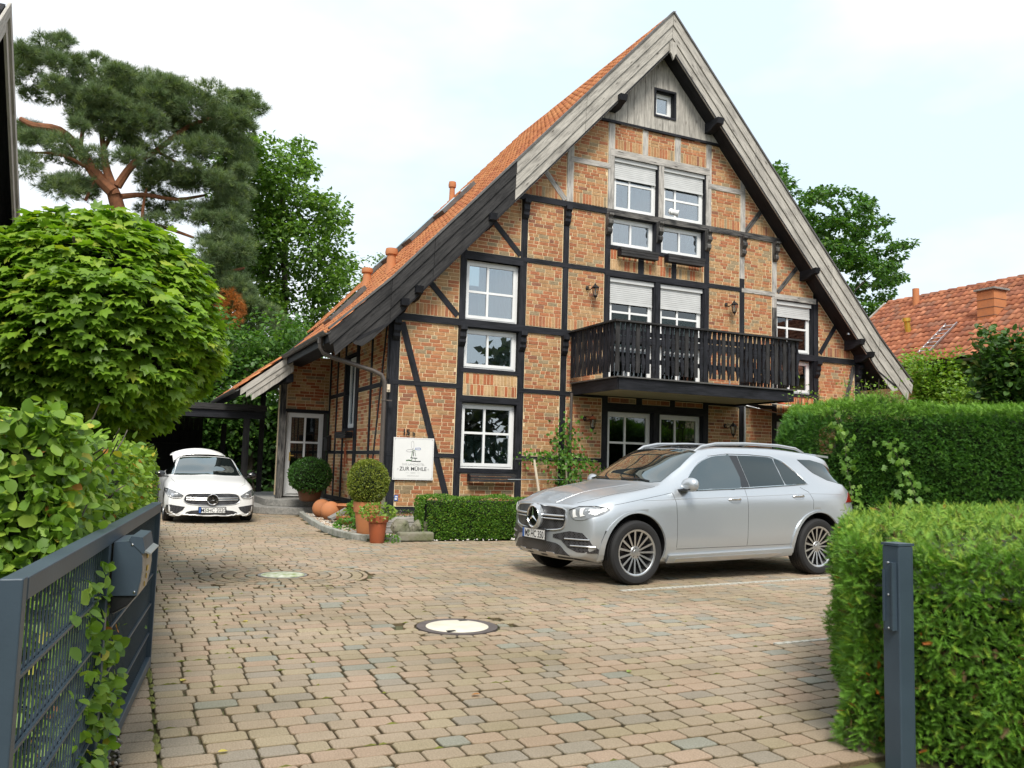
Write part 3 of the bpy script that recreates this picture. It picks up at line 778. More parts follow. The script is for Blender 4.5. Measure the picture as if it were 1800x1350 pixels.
# carved brackets under the two long beams
def bracket(x, zt, mat, w=0.15, s=1.0, scroll=False):
    mb = MB()
    pr = [(0, 0), (.15, 0), (.155, -.09), (.10, -.13), (.105, -.24), (.075, -.30), (.08, -.36), (.04, -.42), (0, -.46)]
    if scroll: pr = [(0, 0), (.16, 0), (.17, -.05), (.12, -.09), (.11, -.14), (.15, -.19), (.15, -.25), (.10, -.30), (.075, -.34), (.11, -.39), (.10, -.45), (.05, -.50), (0, -.52)]
    pts = [FRONT.p(x - w / 2, zt + z * s, .013 + d * s) for d, z in pr]
    mb.prism(pts, (w, 0, 0))
    mb.build('bracket', M[mat], house)
for x in (5.09, 6.58, 8.04, 9.12, 18.35, 16.84): bracket(x, 4.38, B)
for x in (8.04, 9.12): bracket(x, 7.45, B)
for x in (10.25, 11.70, 13.18, 14.31, 15.39): bracket(x, 7.45, X, .13, 1.0, True)

# windows --------------------------------------------------------------
def ring_frame(mb, pl, x0, x1, z0, z1, w, d0, d1, wb=None):
    wb = wb or w; dm, dl = (d0 + d1) / 2, abs(d1 - d0)
    for (a, b, c, e) in ((x0, x1, z1 - w, z1), (x0, x1, z0, z0 + wb), (x0, x0 + w, z0 + wb, z1 - w), (x1 - w, x1, z0 + wb, z1 - w)):
        mb.obb(pl.p((a + b) / 2, (c + e) / 2, dm), pl.u, pl.n, (0, 0, 1), b - a, dl, e - c)
def window(x0, x1, z0, z1, vb=(), hb=(), sh=None, pl=FRONT, inner='curtain', pane='pane', name='window', rec=0.13, door=False, reveal=True, ajar=False):
    fr = MB(); ring_frame(fr, pl, x0, x1, z0, z1, 0.055, -rec - .07, -rec)
    w = fr.build(name, M['white'], house)
    if reveal:
        rv = MB(); t = .02
        for (a, b, c, e) in ((x0 - t, x0, z0, z1), (x1, x1 + t, z0, z1), (x0 - t, x1 + t, z1, z1 + t), (x0 - t, x1 + t, z0 - t, z0)):
            rv.obb(pl.p((a + b) / 2, (c + e) / 2, -.16), pl.u, pl.n, (0, 0, 1), b - a, .30, e - c)
        rv.build('reveal', M['black_timber'], w)
    a0, a1, c0, c1 = x0 + .045, x1 - .045, z0 + .045, z1 - .045
    s = MB(); bt = .07 if not door else .12
    ring_frame(s, pl, a0, a1, c0, c1, .07, -rec - .05, -rec + .012, bt)
    for v in vb: s.obb(pl.p(v, (c0 + c1) / 2, -rec - .018), pl.u, pl.n, (0, 0, 1), .05, .05, c1 - c0 - .1)
    for h in hb: s.obb(pl.p((a0 + a1) / 2, h, -rec - .020), pl.u, pl.n, (0, 0, 1), a1 - a0 - .1, .046, .05)
    s.build('sash', M['white'], w)
    xs = [a0 + .07] + list(vb) + [a1 - .07]; zs = [c0 + bt] + list(hb) + [c1 - .07]
    for i in range(len(xs) - 1):
        for j in range(len(zs) - 1):
            pb = MB(); pb.obb(pl.p((xs[i] + xs[i + 1]) / 2, (zs[j] + zs[j + 1]) / 2, -rec - .022), pl.u, pl.n, (0, 0, 1), xs[i + 1] - xs[i] - .01, .008, zs[j + 1] - zs[j] - .01)
            pb.build('pane', M[pane], w)
    if sh is not None:
        q = MB(); z = z1
        q.obb(pl.p((x0 + x1) / 2, z1 - .05, -rec + .05), pl.u, pl.n, (0, 0, 1), x1 - x0 - .01, .09, .10)
        z = z1 - .10
        while z > sh:
            q.obb(pl.p((x0 + x1) / 2, z - .022, -rec + .045), pl.u, pl.n, (0, 0, 1), x1 - x0 - .06, .014, .040)
            q.obb(pl.p((x0 + x1) / 2, z - .044, -rec + .042), pl.u, pl.n, (0, 0, 1), x1 - x0 - .06, .010, .006)
            z -= .048
        q.obb(pl.p((x0 + x1) / 2, z - .015, -rec + .045), pl.u, pl.n, (0, 0, 1), x1 - x0 - .05, .022, .035)
        q.build('roller_shutter', M['shutter'], w)
    if inner in ('curtain', 'half', 'frosted', 'low', 'side'):
        q = MB()
        top = c1 - .05 if inner != 'low' else (c0 + c1) / 2
        a2 = a0 + (a1 - a0) * (0.30 if inner == 'half' else 0.0); a3 = a1
        if inner == 'side': a2 = a1 - (a1 - a0) * .28
        if inner == 'frosted' or inner == 'low':
            q.obb(pl.p((a2 + a3) / 2, (c0 + top) / 2, -rec - .06), pl.u, pl.n, (0, 0, 1), a3 - a2, .004, top - c0); mt = 'frosted'
            if inner == 'low': mt = 'frosted'
        else:
            n = int((a3 - a2) / .035); vs, fs = [], []
            for k in range(n + 1):
                a = a2 + (a3 - a2) * k / n; dd = -rec - .14 + .025 * math.sin(k * 1.9) + .012 * math.sin(k * .7)
                vs += [pl.p(a, c0 + .02, dd), pl.p(a, top, dd)]
            for k in range(n): fs.append((2 * k, 2 * k + 2, 2 * k + 3, 2 * k + 1))
            q.add(vs, fs); mt = 'curtain'
        q.build('curtain', M[mt], w)
    return w
window(6.65, 7.96, 4.55, 5.90, (7.22,), (5.20,), inner='half')
window(6.65, 7.96, 3.465, 4.36, (7.26,), (), inner='frosted')
window(6.65, 7.96, 1.275, 2.70, (7.24,), (2.05,), inner='low', pane='pane')
window(10.42, 11.68, 7.60, 8.92, (10.92,), (8.32,), sh=8.45, inner='half')
window(11.86, 13.13, 7.60, 8.92, (12.28,), (8.14,), sh=8.46, inner='side')
window(10.35, 11.61, 6.71, 7.43, (10.97,), (), inner='half')
window(11.80, 13.09, 6.71, 7.43, (12.42,), (), inner='side')
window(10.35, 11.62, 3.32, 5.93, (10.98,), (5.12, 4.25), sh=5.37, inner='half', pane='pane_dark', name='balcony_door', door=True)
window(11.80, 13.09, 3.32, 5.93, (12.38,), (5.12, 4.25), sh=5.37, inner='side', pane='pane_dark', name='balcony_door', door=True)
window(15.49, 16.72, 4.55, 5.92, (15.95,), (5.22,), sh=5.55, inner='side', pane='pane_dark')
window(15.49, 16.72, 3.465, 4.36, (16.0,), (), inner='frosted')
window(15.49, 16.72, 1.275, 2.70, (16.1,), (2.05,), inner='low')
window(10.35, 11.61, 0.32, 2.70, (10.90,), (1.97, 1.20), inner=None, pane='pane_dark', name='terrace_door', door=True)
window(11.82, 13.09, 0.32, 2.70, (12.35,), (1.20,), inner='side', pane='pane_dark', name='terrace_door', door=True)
window(11.55, 12.10, 10.20, 10.82, (), (), inner='curtain', rec=.10)
window(19.98, 20.96, 2.15, 3.92, (20.5,), (), inner='frosted', pl=SIDE, rec=.10)

# weathered boards closing the top of the gable
x = 9.75; 
while x < 13.7:
    w = rnd.uniform(.14, .19); x1 = min(x + w, 13.72)
    for (za, zb) in ((9.78, 13.0),):
        segs = [(x + .004, x1 - .004, 9.78 - rnd.uniform(0, .05), 12.6)]
        if x1 > 11.50 and x < 12.14:
            segs = []
            for (u0, u1) in ((x + .004, min(x1 - .004, 11.50)), (max(x + .004, 12.14), x1 - .004)):
                if u1 - u0 > .02: segs.append((u0, u1, 9.76, 12.6))
            u0, u1 = max(x + .004, 11.50), min(x1 - .004, 12.14)
            if u1 - u0 > .02: segs += [(u0, u1, 9.76, 10.16), (u0, u1, 10.86, 12.6)]
        for (u0, u1, zz0, zz1) in segs:
            p = [(u0, zz0), (u1, zz0), (u1, zz1), (u0, zz1)]
            for c in RC: p = clip(p, *c)
            if len(p) >= 3:
                mb = MB(); dd = .045 + rnd.uniform(0, .008); mb.prism([FRONT.p(a, z, dd) for a, z in p], (0, .05, 0))
                mb.build('board', M['grey_board'], house)
    x = x1
mb = MB(); ring_frame(mb, FRONT, 11.49, 12.15, 10.14, 10.88, .05, .02, .075); mb.build('window_surround', M['black_timber'], house)

# roof -----------------------------------------------------------------
rb = MB()
def roof_profile(sgn):
    o = [(0, ZTOP - .06), (6.9, ZTOP - .06 - SL * 6.9), (8.08, 3.90)]
    i = [(7.55, 3.80), (6.95, 4.36), (0, ZTOP - .93)]
    return [(XC + sgn * a, z) for a, z in o + i]
for sgn in (-1, 1):
    pr = roof_profile(sgn)
    # a hollow slab: an outer skin and an underside, so that the attic stays open inside
    outer = [pr[0], pr[1], pr[2], (pr[2][0], pr[2][1] - .06), (pr[1][0], pr[1][1] - .22), (pr[0][0], pr[0][1] - .22)]
    rb.prism([(a, YB + .05, z) for a, z in outer], (0, YEND - YB - .05, 0))
roof = rb.build('roof', M['soffit'], house)
sb = MB()
for sgn in (-1, 1):
    inner = [(0, ZTOP - .93), (6.95, ZTOP - .93 - SL * 6.95), (7.55, 3.80), (8.04, 3.86), (8.04, 3.92), (7.5, 3.90), (6.93, ZTOP - .89 - SL * 6.93), (0, ZTOP - .87)]
    sb.prism([(XC + sgn * a, YB + .05, z) for a, z in inner], (0, (YF - YB - .06) if sgn > 0 else 6.0, 0))
sb.build('soffit', M['soffit'], roof)
def rake(sgn, dxa, dxb, mat, yoff=0.0):
    """three stepped boards of one stretch of the verge"""
    prof = [(0, ZTOP), (6.9, ZTOP - SL * 6.9), (8.12, 3.95)]
    def zo(dx): return ZTOP - SL * dx if dx <= 6.9 else (ZTOP - SL * 6.9) + (3.95 - (ZTOP - SL * 6.9)) * (dx - 6.9) / 1.22
    lev = [(0.0, 0.30, 0.0), (0.29, 0.62, .028), (0.61, 0.94, .056)]
    for (a, b, st) in lev:
        pts = []
        e = dxb
        if dxb > 8:   # ragged, undercut foot
            foot = {0.0: 8.12, 0.29: 8.0, 0.61: 7.62}[a]; e = foot
            n = 9
            low = []
            for k in range(n + 1):
                dx = dxa + (e - dxa) * k / n
                low.append((dx, zo(dx) - b * (1.0 if a < .6 else 1.0) + (rnd.uniform(-.012, .02) if k > 2 and a > .6 else 0)))
            if a > .6: low = [(dx, max(z, 3.70 + .02 * math.sin(dx * 30))) for dx, z in low]
            top = [(e + .06, zo(e + .06) - a), (dxa, zo(dxa) - a)]
            pts = low + top
        else:
            pts = [(dxa, zo(dxa) - b), (e, zo(e) - b), (e, zo(e) - a), (dxa, zo(dxa) - a)]
        mb = MB(); mb.prism([(XC + sgn * dx, YB + st + yoff, z) for dx, z in pts], (0, .03, 0))
        mb.build('verge_board', M[mat], roof)
for (a, b, m) in ((0.006, 2.4, 'grey_board'), (2.408, 4.15, 'grey_board'), (4.158, 6.0, 'dark_board'), (6.008, 6.9, 'dark_board'), (6.908, 8.12, 'dark_board')): rake(-1, a, b, m)
for (a, b, m) in ((0.006, 2.6, 'grey_board'), (2.608, 5.2, 'grey_board'), (5.208, 6.9, 'grey_board'), (6.908, 8.12, 'grey_board')): rake(1, a, b, m)
mb = MB(); pts = [(XC - .09, YB - .02, 11.9), (XC + .09, YB - .02, 11.9), (XC + .09, YB - .02, 11.62), (XC + .05, YB - .02, 11.58), (XC, YB - .02, 11.44), (XC - .05, YB - .02, 11.58), (XC - .09, YB - .02, 11.62)]
mb.prism(pts, (0, .05, 0)); mb.build('gable_pendant', M['grey_board'], roof)
for sgn in (-1, 1):      # metal edge on top of the verge
    mb = MB()
    for (a, za, b, zb) in ((0, ZTOP + .03, 6.9, ZTOP - SL * 6.9 + .03), (6.9, ZTOP - SL * 6.9 + .03, 8.16, 3.98)):
        mb.bar((XC + sgn * a, YB + .03, za), (XC + sgn * b, YB + .03, zb), .12, .04, up=(0, 0, 1))
    mb.build('verge_flashing', M['zinc'], roof)
# purlin ends under the verge
for (px_, z) in ((10.28, 10.12), (13.15, 10.12), (7.02, 6.72), (16.35, 6.66), (5.40, 4.92), (17.95, 4.90), (5.10, 4.62), (18.3, 4.58)):
    sg = -1 if px_ < XC else 1
    mb = MB(); w = .2 if abs(z - 10.12) < .1 else .16
    y0, y1 = YB - .02 + (.0), YF
    pr = [(y0 - .06, z + .12), (y1, z + .12), (y1, z - .14), (y0 + .25, z - .12), (y0 + .1, z - .05), (y0 - .02, z - .02)]
    mb.prism([(px_ - w / 2, yy, zz) for yy, zz in pr], (w, 0, 0)); mb.build('purlin_end', M['black_timber'], house)

# tiles on the slope one can see
TC = [((0.66, 0.25, 0.085), 6), ((0.60, 0.21, 0.07), 5), ((0.70, 0.30, 0.11), 3), ((0.50, 0.16, 0.06), 2)]
def tile_template(w=0.235, l=0.40, n=5, th=0.02):
    """pantile lying along +y (up the slope), wave across x"""
    vs, fs = [], []
    def h(t): return 0.028 * math.sin(t * 2 * PI) * (1 if t < .5 else .55) + .012
    for r, (yy, zz) in enumerate(((0, 0.024), (l, 0.0))):
        for k in range(n + 1): vs.append((w * k / n * 1.04 - w / 2, yy, h(k / n) + zz))
    for k in range(n): fs.append((k, k + 1, n + 2 + k, n + 1 + k))
    b = len(vs)
    for k in range(n + 1): vs.append((w * k / n * 1.04 - w / 2, 0.0, h(k / n) + .024 - th))
    for k in range(n): fs.append((b + k, b + k + 1, k + 1, k))
    return np.array(vs), np.array(fs)
TV, TF = tile_template()
def tile_slope(parent, origin, along, up, ncol, nrow, cols, mat, pitch=0.235, gauge=0.335, keep=300, jitter=.004, cam_d=True, tv=TV):
    origin = Vector(origin); along = Vector(along).normalized(); up = Vector(up).normalized(); nrm = along.cross(up)
    if nrm.z < 0: nrm = -nrm
    P, order = [], []
    for r in range(nrow):
        for c in range(ncol):
            P.append(origin + along * (c * pitch) + up * (r * gauge) + nrm * rnd.uniform(-jitter, jitter))
    d = sorted(range(len(P)), key=lambda i: (P[i] - Vector((0, 0, EYE))).length)
    near = d[:keep]; far = d[keep:]
    ax = along; 
    if ax.cross(up).dot(nrm) < 0: ax = -ax
    R3 = Matrix((ax, up, nrm)).transposed().to_4x4()
    pr = []
    for ci in range(8):
        c = pick(cols)
        me = np_mesh('tile', tv, [TF], M[mat], np.tile(c, (len(tv), 1)), smooth=True); pr.append(me)
    for i in near: link('tile', pr[rnd.randrange(8)], parent, world=Matrix.Translation(P[i]) @ R3)
    n = len(far)
    if n:
        e = lambda v: np.tile(np.array(v), (n, 1))
        V, F, C = scatter(tv, TF, np.array([P[i] for i in far]), e(ax), e(up), e(nrm), 1.0, np.array([pick(cols) for _ in far]))
        o = link('tile_field', np_mesh('tile_field', V, [F], M[mat], C, smooth=True), parent); o['kind'] = 'stuff'
upL = Vector((1, 0, SL)).normalized()
z69 = ZTOP - .03 - SL * 6.9
tile_slope(roof, (XC - 6.9, YB + .22, z69), (0, 1, 0), (1, 0, SL), int((YEND - YB - .2) / .235), int(math.hypot(6.9, SL * 6.9) / .335) + 1, TC, 'tile')
upF = Vector((1.18, 0, z69 - 3.93))
tile_slope(roof, (XC - 8.10, YB + .22, 3.93), (0, 1, 0), upF, int(5.2 / .235), 5, TC, 'tile', keep=0)
mb = MB(); mb.prism([(XC + 0, YB + .1, ZTOP), (XC + 6.9, YB + .1, ZTOP - SL * 6.9), (XC + 8.1, YB + .1, 3.95), (XC + 8.1, YB + .1, 3.90), (XC + 6.9, YB + .1, ZTOP - SL * 6.9 - .06), (XC, YB + .1, ZTOP - .06)], (0, YEND - YB - .1, 0), col=TC[0][0])
mb.build('far_tile_slope', M['tile'], roof)
# porch roof: the slope runs on lower and further out
pb_ = MB()
pp = [(3.75, 4.02), (2.50, 3.03), (2.62, 2.92), (3.75, 3.60)]
pb_.prism([(a, 21.56, z) for a, z in pp], (0, 6.0, 0))
pr_ = pb_.build('porch_roof', M['soffit'], house)
tile_slope(pr_, (2.48, 21.65, 3.06), (0, 1, 0), (1.25, 0, 1.0), 25, 5, TC, 'tile', keep=0)
for (a, b) in ((0.0, .17), (.165, .33), (.325, .50)):
    mb = MB(); st = a * .12
    n = 8; lo, hi = [], []
    x0, x1 = (2.52, 3.74) if a < .1 else ((2.66, 3.76) if a < .3 else (2.80, 3.78))
    for k in range(n + 1):
        x_ = x0 + (x1 - x0) * k / n; zz = 3.01 + (x_ - 2.52) * .79 + .04
        lo.append((x_, 21.5 + st, zz - b + rnd.uniform(-.012, .012) * (1 if a > .3 else 0.3))); hi.append((x_, 21.5 + st, zz - a))
    mb.prism(lo + hi[::-1], (0, .03, 0)); mb.build('verge_board', M['grey_board'], pr_)
# gutters and downpipe
def half_gutter(a, b, r, name, parent):
    mb = MB(); a, b = Vector(a), Vector(b); d = (b - a).normalized(); s = d.cross(Vector((0, 0, 1))).normalized()
    vs, n = [], 9
    for p in (a, b):
        for k in range(n):
            t = PI * k / (n - 1); vs.append(p + s * math.cos(t) * r - Vector((0, 0, 1)) * math.sin(t) * r)
        for k in range(n):
            t = PI * (n - 1 - k) / (n - 1); vs.append(p + s * math.cos(t) * (r - .006) - Vector((0, 0, 1)) * math.sin(t) * (r - .006))
    m = 2 * n
    fs = [(k, (k + 1) % m, m + (k + 1) % m, m + k) for k in range(m)] + [tuple(range(m))[::-1], tuple(range(m, 2 * m))]
    mb.add(vs, fs); mb.build(name, M['zinc'], parent, smooth=True)
half_gutter((3.52, YB - .02, 3.93), (3.52, 21.5, 3.93), .075, 'gutter', house)
half_gutter((2.42, 21.45, 3.04), (2.42, 27.4, 3.04), .07, 'gutter', house)
mb = MB(); mb.box((3.60, YB + .04, 3.72), (3.64, 21.5, 3.92)); mb.build('fascia_board', M['black_timber'], house)
mb = MB(); mb.tube([(3.53, 17.2, 3.88), (3.53, 17.2, 3.66), (3.60, 17.18, 3.55), (3.78, 17.12, 3.46), (4.6, 17.0, 3.24), (4.78, 16.98, 3.16), (4.85, 16.97, 3.02), (4.85, 16.97, 0.5), (4.85, 16.97, .02)], .048, 12)
mb.tube([(3.53, 17.2, 3.88), (3.53, 17.2, 3.74)], .062, 12)
for z in (2.62, 1.0): mb.lathe((4.85, 16.97, z), [(.049, 0), (.06, .004), (.06, .03), (.049, .034)], 12); mb.box((4.86, 16.95, z + .005), (5.02, 16.99, z + .03))
mb.build('downpipe', M['brownpipe'], house, smooth=True)
mb = MB(); mb.tube([(9.24, 16.9, 3.05), (9.24, 16.95, 0.05)], .035, 10); mb.build('downpipe', M['brownpipe'], house, smooth=True)
# pipe with isolators on the corner post
mb = MB(); mb.tube([(4.93, 17.09, 4.2), (4.93, 17.09, 3.35), (4.95, 17.06, 3.1)], .012, 6); mb.box((4.90, 17.05, 2.85), (4.96, 17.10, 3.0)); mb.build('cable_conduit', M['blackplastic'], house)
t = thing('motion_sensor', 'small cream sensor box on the corner post above the downpipe bracket', 'sensor', (4.95, 17.04, 2.9))
mb = MB(); mb.box((-.035, -.03, -.08), (.035, .03, .08)); mb.lathe((0, -.03, -.03), [(.025, 0), (.02, .02), (.001, .028)], 10, axis=(0, -1, 0)); mb.build('sensor_housing', M['awning_cream'], t, local=True)
# side timbers
def st(name, y0, y1, z0, z1, d=.014): timber(name, y0, y1, z0, z1, B, d, SIDE, .2)
for (a, b) in ((17.13, 17.30), (18.50, 18.62), (19.68, 19.95), (20.98, 21.12), (21.80, 21.92), (22.62, 22.76)): st('post', a, b, .42, 4.45)
for (a, b, z0, z1) in ((17.2, 19.75, 1.52, 1.60), (20.9, 22.7, 1.52, 1.60), (17.2, 19.75, 2.98, 3.08), (20.9, 22.7, 2.98, 3.08), (19.9, 21.0, 3.92, 3.98), (19.9, 21.0, 2.08, 2.15), (19.9, 21.0, 1.52, 1.60)): st('beam', a, b, z0, z1, .02)
st('sill_beam', 17.15, 22.7, .33, .45, .035)
brace((17.42, 4.4), (18.35, .5), .10, pl=SIDE)
# porch: door wall, posts, beam
timber('door_beam', 3.70, 4.98, 2.60, 2.68, B, .02, WING); timber('door_post', 3.80, 3.87, .38, 2.62, 'grey_timber', .015, WING)
for (x_, y_, m) in ((3.70, 22.35, 'mixed_timber'), (3.76, 26.3, 'dark_board')):
    mb = MB(); mb.box((x_ - .07, y_ - .07, .34), (x_ + .07, y_ + .07, 3.35)); mb.build('porch_post', M[m], house)
mb = MB(); mb.box((3.62, 21.6, 3.30), (3.80, 27.4, 3.50)); mb.build('porch_beam', M['black_timber'], house)
fd = window(3.90, 4.86, .38, 2.58, (4.38,), (1.80,), pl=WING, rec=.04, inner=None, pane='pane_dark', name='front_door', door=True, reveal=False)
mb = MB(); mb.obb(WING.p(4.38, .60, -.035), (1, 0, 0), (0, -1, 0), (0, 0, 1), .80, .05, .30); mb.build('door_panel', M['white'], fd)
mb = MB(); mb.obb(WING.p(4.01, 1.42, -.02), (1, 0, 0), (0, -1, 0), (0, 0, 1), .035, .012, .22); mb.tube([WING.p(4.01, 1.44, -.02), WING.p(4.01, 1.44, .045), WING.p(4.11, 1.44, .05)], .009, 8); mb.build('door_handle', M['gold'], fd)
mb = MB(); mb.box((3.7, 22.82, .3), (4.98, 22.9, 4.0)); mb.build('porch_back_wall', M['interior'], house)

# balcony --------------------------------------------------------------
BX0, BX1, BYF = 9.27, 14.33, 15.08
mb = MB(); mb.box((BX0 + .12, BYF + .02, 3.06), (BX1 - .25, YF - .02, 3.28)); balcony = mb.build('balcony', M['underside'], house)
mb = MB(); mb.box((BX0 + .09, BYF - .02, 3.02), (BX1 - .20, BYF + .02, 3.27)); mb.box((BX0 + .08, BYF + .02, 3.02), (BX0 + .12, YF - .02, 3.27)); mb.box((BX1 - .25, BYF + .02, 3.02), (BX1 - .21, YF - .02, 3.27)); mb.build('balcony_fascia', M['black_timber'], balcony)
mb = MB(); mb.box((BX0 + .04, BYF - .07, 3.275), (BX1 - .15, BYF + .05, 3.305)); mb.box((BX0 + .03, BYF + .05, 3.275), (BX0 + .16, YF - .02, 3.305)); mb.build('drip_edge', M['zinc'], balcony)
mb = MB(); mb.box((BX0 - .04, BYF - .07, 4.46), (BX1 + .03, BYF + .08, 4.50)); mb.box((BX0 - .05, BYF + .08, 4.46), (BX0 + .09, YF - .02, 4.50)); mb.box((BX1 - .10, BYF + .08, 4.46), (BX1 + .03, YF - .02, 4.50)); mb.build('hand_rail', M['dark_board'], balcony)
for z in (3.62, 4.20):
    mb = MB(); mb.box((BX0 + .03, BYF + .032, z), (BX1 - .03, BYF + .075, z + .10)); mb.box((BX0 + .032, BYF + .08, z), (BX0 + .07, YF - .04, z + .10)); mb.box((BX1 - .07, BYF + .08, z), (BX1 - .032, YF - .04, z + .10)); mb.build('rail_batten', M['black_timber'], balcony)
def slat(a, kind, base, u, n):
    """upright board: kind 0 plain, kind 1 with carved wavy edges"""
    mb = MB(); base = Vector(base); u = Vector(u); n = Vector(n); w = .094 if kind == 0 else .072
    z0, z1 = 3.40, 4.46
    pts = []
    N_ = 1 if kind == 0 else 14
    for sgn in (-1, 1):
        seq = range(N_ + 1) if sgn < 0 else range(N_, -1, -1)
        for k in seq:
            z = z0 + (z1 - z0) * k / N_; t = k / N_
            ww = w / 2
            if kind: ww = w / 2 * (0.78 + .34 * math.cos(t * 2 * PI * 2.5 + PI)) + (.004 if .2 < t < .8 else 0)
            pts.append(base + u * (sgn * ww + (0 if not kind else .012 * math.sin(t * PI * 4))) + Vector((0, 0, z)))
    mb.prism(pts, n * (.026 if kind == 0 else .03))
    mb.build('slat', M['dark_board' if rnd.random() < .45 and kind == 0 else 'black_timber'], balcony)
p = .1265
n_ = int((BX1 - BX0 - .06) / p)
for i in range(n_ + 1): slat(0, i % 2, (BX0 + .06 + i * p, BYF + .03 - (.0 if i % 2 == 0 else .012), 0), (1, 0, 0), (0, -1, 0))
for i in range(int((YF - BYF - .1) / p)):
    slat(0, i % 2, (BX0 + .03, BYF + .14 + i * p, 0), (0, 1, 0), (-1, 0, 0)); slat(0, i % 2, (BX1 - .03, BYF + .14 + i * p, 0), (0, 1, 0), (1, 0, 0))
for x_ in (9.5, 10.9, 12.3, 13.55): 
    mb = MB(); mb.box((x_ - .012, BYF + .02, 3.29), (x_ + .012, BYF + .05, 3.42)); mb.build('rail_bracket', M['alu'], balcony)
# ------------------------------------------------------------------ things on and around the house
def text_mesh(name, s, size, mat, parent, loc, rot=(PI / 2, 0, 0), align='CENTER', ext=0.001, sx=1.0, bold=0.0, local=True):
    cu = bpy.data.curves.new(name, 'FONT'); cu.body = s; cu.size = size; cu.align_x = align; cu.extrude = ext; cu.offset = bold; cu.resolution_u = 3
    ob = bpy.data.objects.new(name, cu); COL.objects.link(ob)
    dg = bpy.context.evaluated_depsgraph_get(); me = bpy.data.meshes.new_from_object(ob.evaluated_get(dg))
    bpy.data.objects.remove(ob); me.name = name; me.materials.clear(); me.materials.append(M[mat])
    from mathutils import Euler
    mx = Matrix.Translation(Vector(loc)) @ Euler(rot).to_matrix().to_4x4() @ Matrix.Diagonal((sx, 1, 1, 1))
    return link(name, me, parent, local=local, world=mx)

# hotel sign: x 5.13..6.02, z 1.0..1.88
sg = thing('hotel_sign', 'square white sign board with green windmill drawing and dark lettering', 'sign', (5.575, YF - .035, 1.0))
mb = MB(); mb.box((-.445, -.012, 0), (.445, .012, .885)); mb.build('sign_board', M['signwhite'], sg, local=True)
mb = MB()
for (a, b, c, d) in ((-.425, -.42, .02, .865), (.42, .425, .02, .865), (-.425, .425, .02, .025), (-.425, .425, .86, .865)): mb.box((a, -.0135, c), (b, -.012, d))
mb.build('border_line', M['signgrey'], sg, local=True)
for (a, b) in ((-.41, .035), (.41, .035), (-.41, .85), (.41, .85)):
    mb = MB(); mb.lathe((a, -.012, b), [(.009, 0), (.008, .004), (.001, .005)], 10, axis=(0, -1, 0)); mb.build('screw', M['alu'], sg, local=True)
text_mesh('lettering', 'DAS LANDHOTEL', .064, 'signgrey', sg, (0, -.013, .305), sx=.98)
text_mesh('lettering', 'ZUR MÜHLE', .112, 'signdark', sg, (0, -.013, .195), sx=.98, bold=.0012)
text_mesh('lettering', '»', .085, 'signgrey', sg, (-.335, -.013, .205)); text_mesh('lettering', '«', .085, 'signgrey', sg, (.335, -.013, .205))
text_mesh('lettering', 'GARNI', .036, 'signgrey', sg, (0, -.013, .137)); text_mesh('lettering', 'GENUSS PUR LAND', .030, 'signgrey', sg, (0, -.013, .075))
mb = MB()
for s_ in (-1, 1): mb.box((s_ * .09, -.0135, .148), (s_ * .16, -.012, .151))
mb.build('rule_line', M['signgrey'], sg, local=True)
# windmill drawing
def stroke(pts, w, mat, name='windmill_line'):
    mb = MB()
    for (a, b), (c, d) in zip(pts, pts[1:]): mb.bar((a, -.0145, b), (c, -.0145, d), w, .003, up=(0, 1, 0))
    mb.build(name, M[mat], sg, local=True)
ov = lambda cx, cz, rx, rz, n=14, t=0.0: [(cx + rx * math.cos(2 * PI * k / n) * math.cos(t) - rz * math.sin(2 * PI * k / n) * math.sin(t), cz + rx * math.cos(2 * PI * k / n) * math.sin(t) + rz * math.sin(2 * PI * k / n) * math.cos(t)) for k in range(n + 1)]
stroke(ov(-.03, .735, .030, .085, t=.05), .006, 'signgrey'); stroke(ov(-.09, .615, .075, .026, t=.12), .006, 'signgrey')
stroke([(.03, .67), (.03, .64), (.14, .635), (.15, .66), (.13, .675), (.03, .67)], .007, 'signblue')
stroke([(-.03, .61), (-.045, .47)], .012, 'signgreen'); stroke([(.02, .61), (.045, .50)], .008, 'signgreen'); stroke([(-.01, .60), (-.005, .50)], .016, 'signdark'); stroke([(-.02, .61), (.005, .635), (.03, .61)], .008, 'signgreen')
stroke([(-.07, .465), (.08, .458)], .016, 'signdark'); stroke([(-.03, .45), (-.045, .41)], .01, 'signgreen'); stroke([(.03, .45), (.045, .41)], .01, 'signgreen')
stroke([(-.16, .405), (-.10, .415), (-.05, .40)], .022, 'signgreen'); stroke([(-.05, .395), (.13, .39), (.16, .40)], .016, 'signdark')
# house number
hn = thing('house_number', 'black metal house number 15 b above the white sign', 'house number', (5.45, YF - .02, 1.94))
text_mesh('digits', '15', .17, 'iron', hn, (-.05, -.006, 0), ext=.008, bold=.004); text_mesh('letter', 'b', .12, 'iron', hn, (.12, -.006, -.01), ext=.008, bold=.003)
# small blue sticker at the foot of the wall
bs = thing('blue_plaque', 'small blue and white plaque low on the bricks beside the corner post', 'plaque', (5.24, YF - .006, .62))
mb = MB(); mb.box((-.04, -.004, -.06), (.04, .004, .06)); mb.build('plaque_plate', M['signblue'], bs, local=True)
mb = MB(); mb.box((-.028, -.006, -.04), (.02, -.004, -.005)); mb.box((-.02, -.006, .01), (.03, -.004, .04)); mb.build('plaque_print', M['signwhite'], bs, local=True)

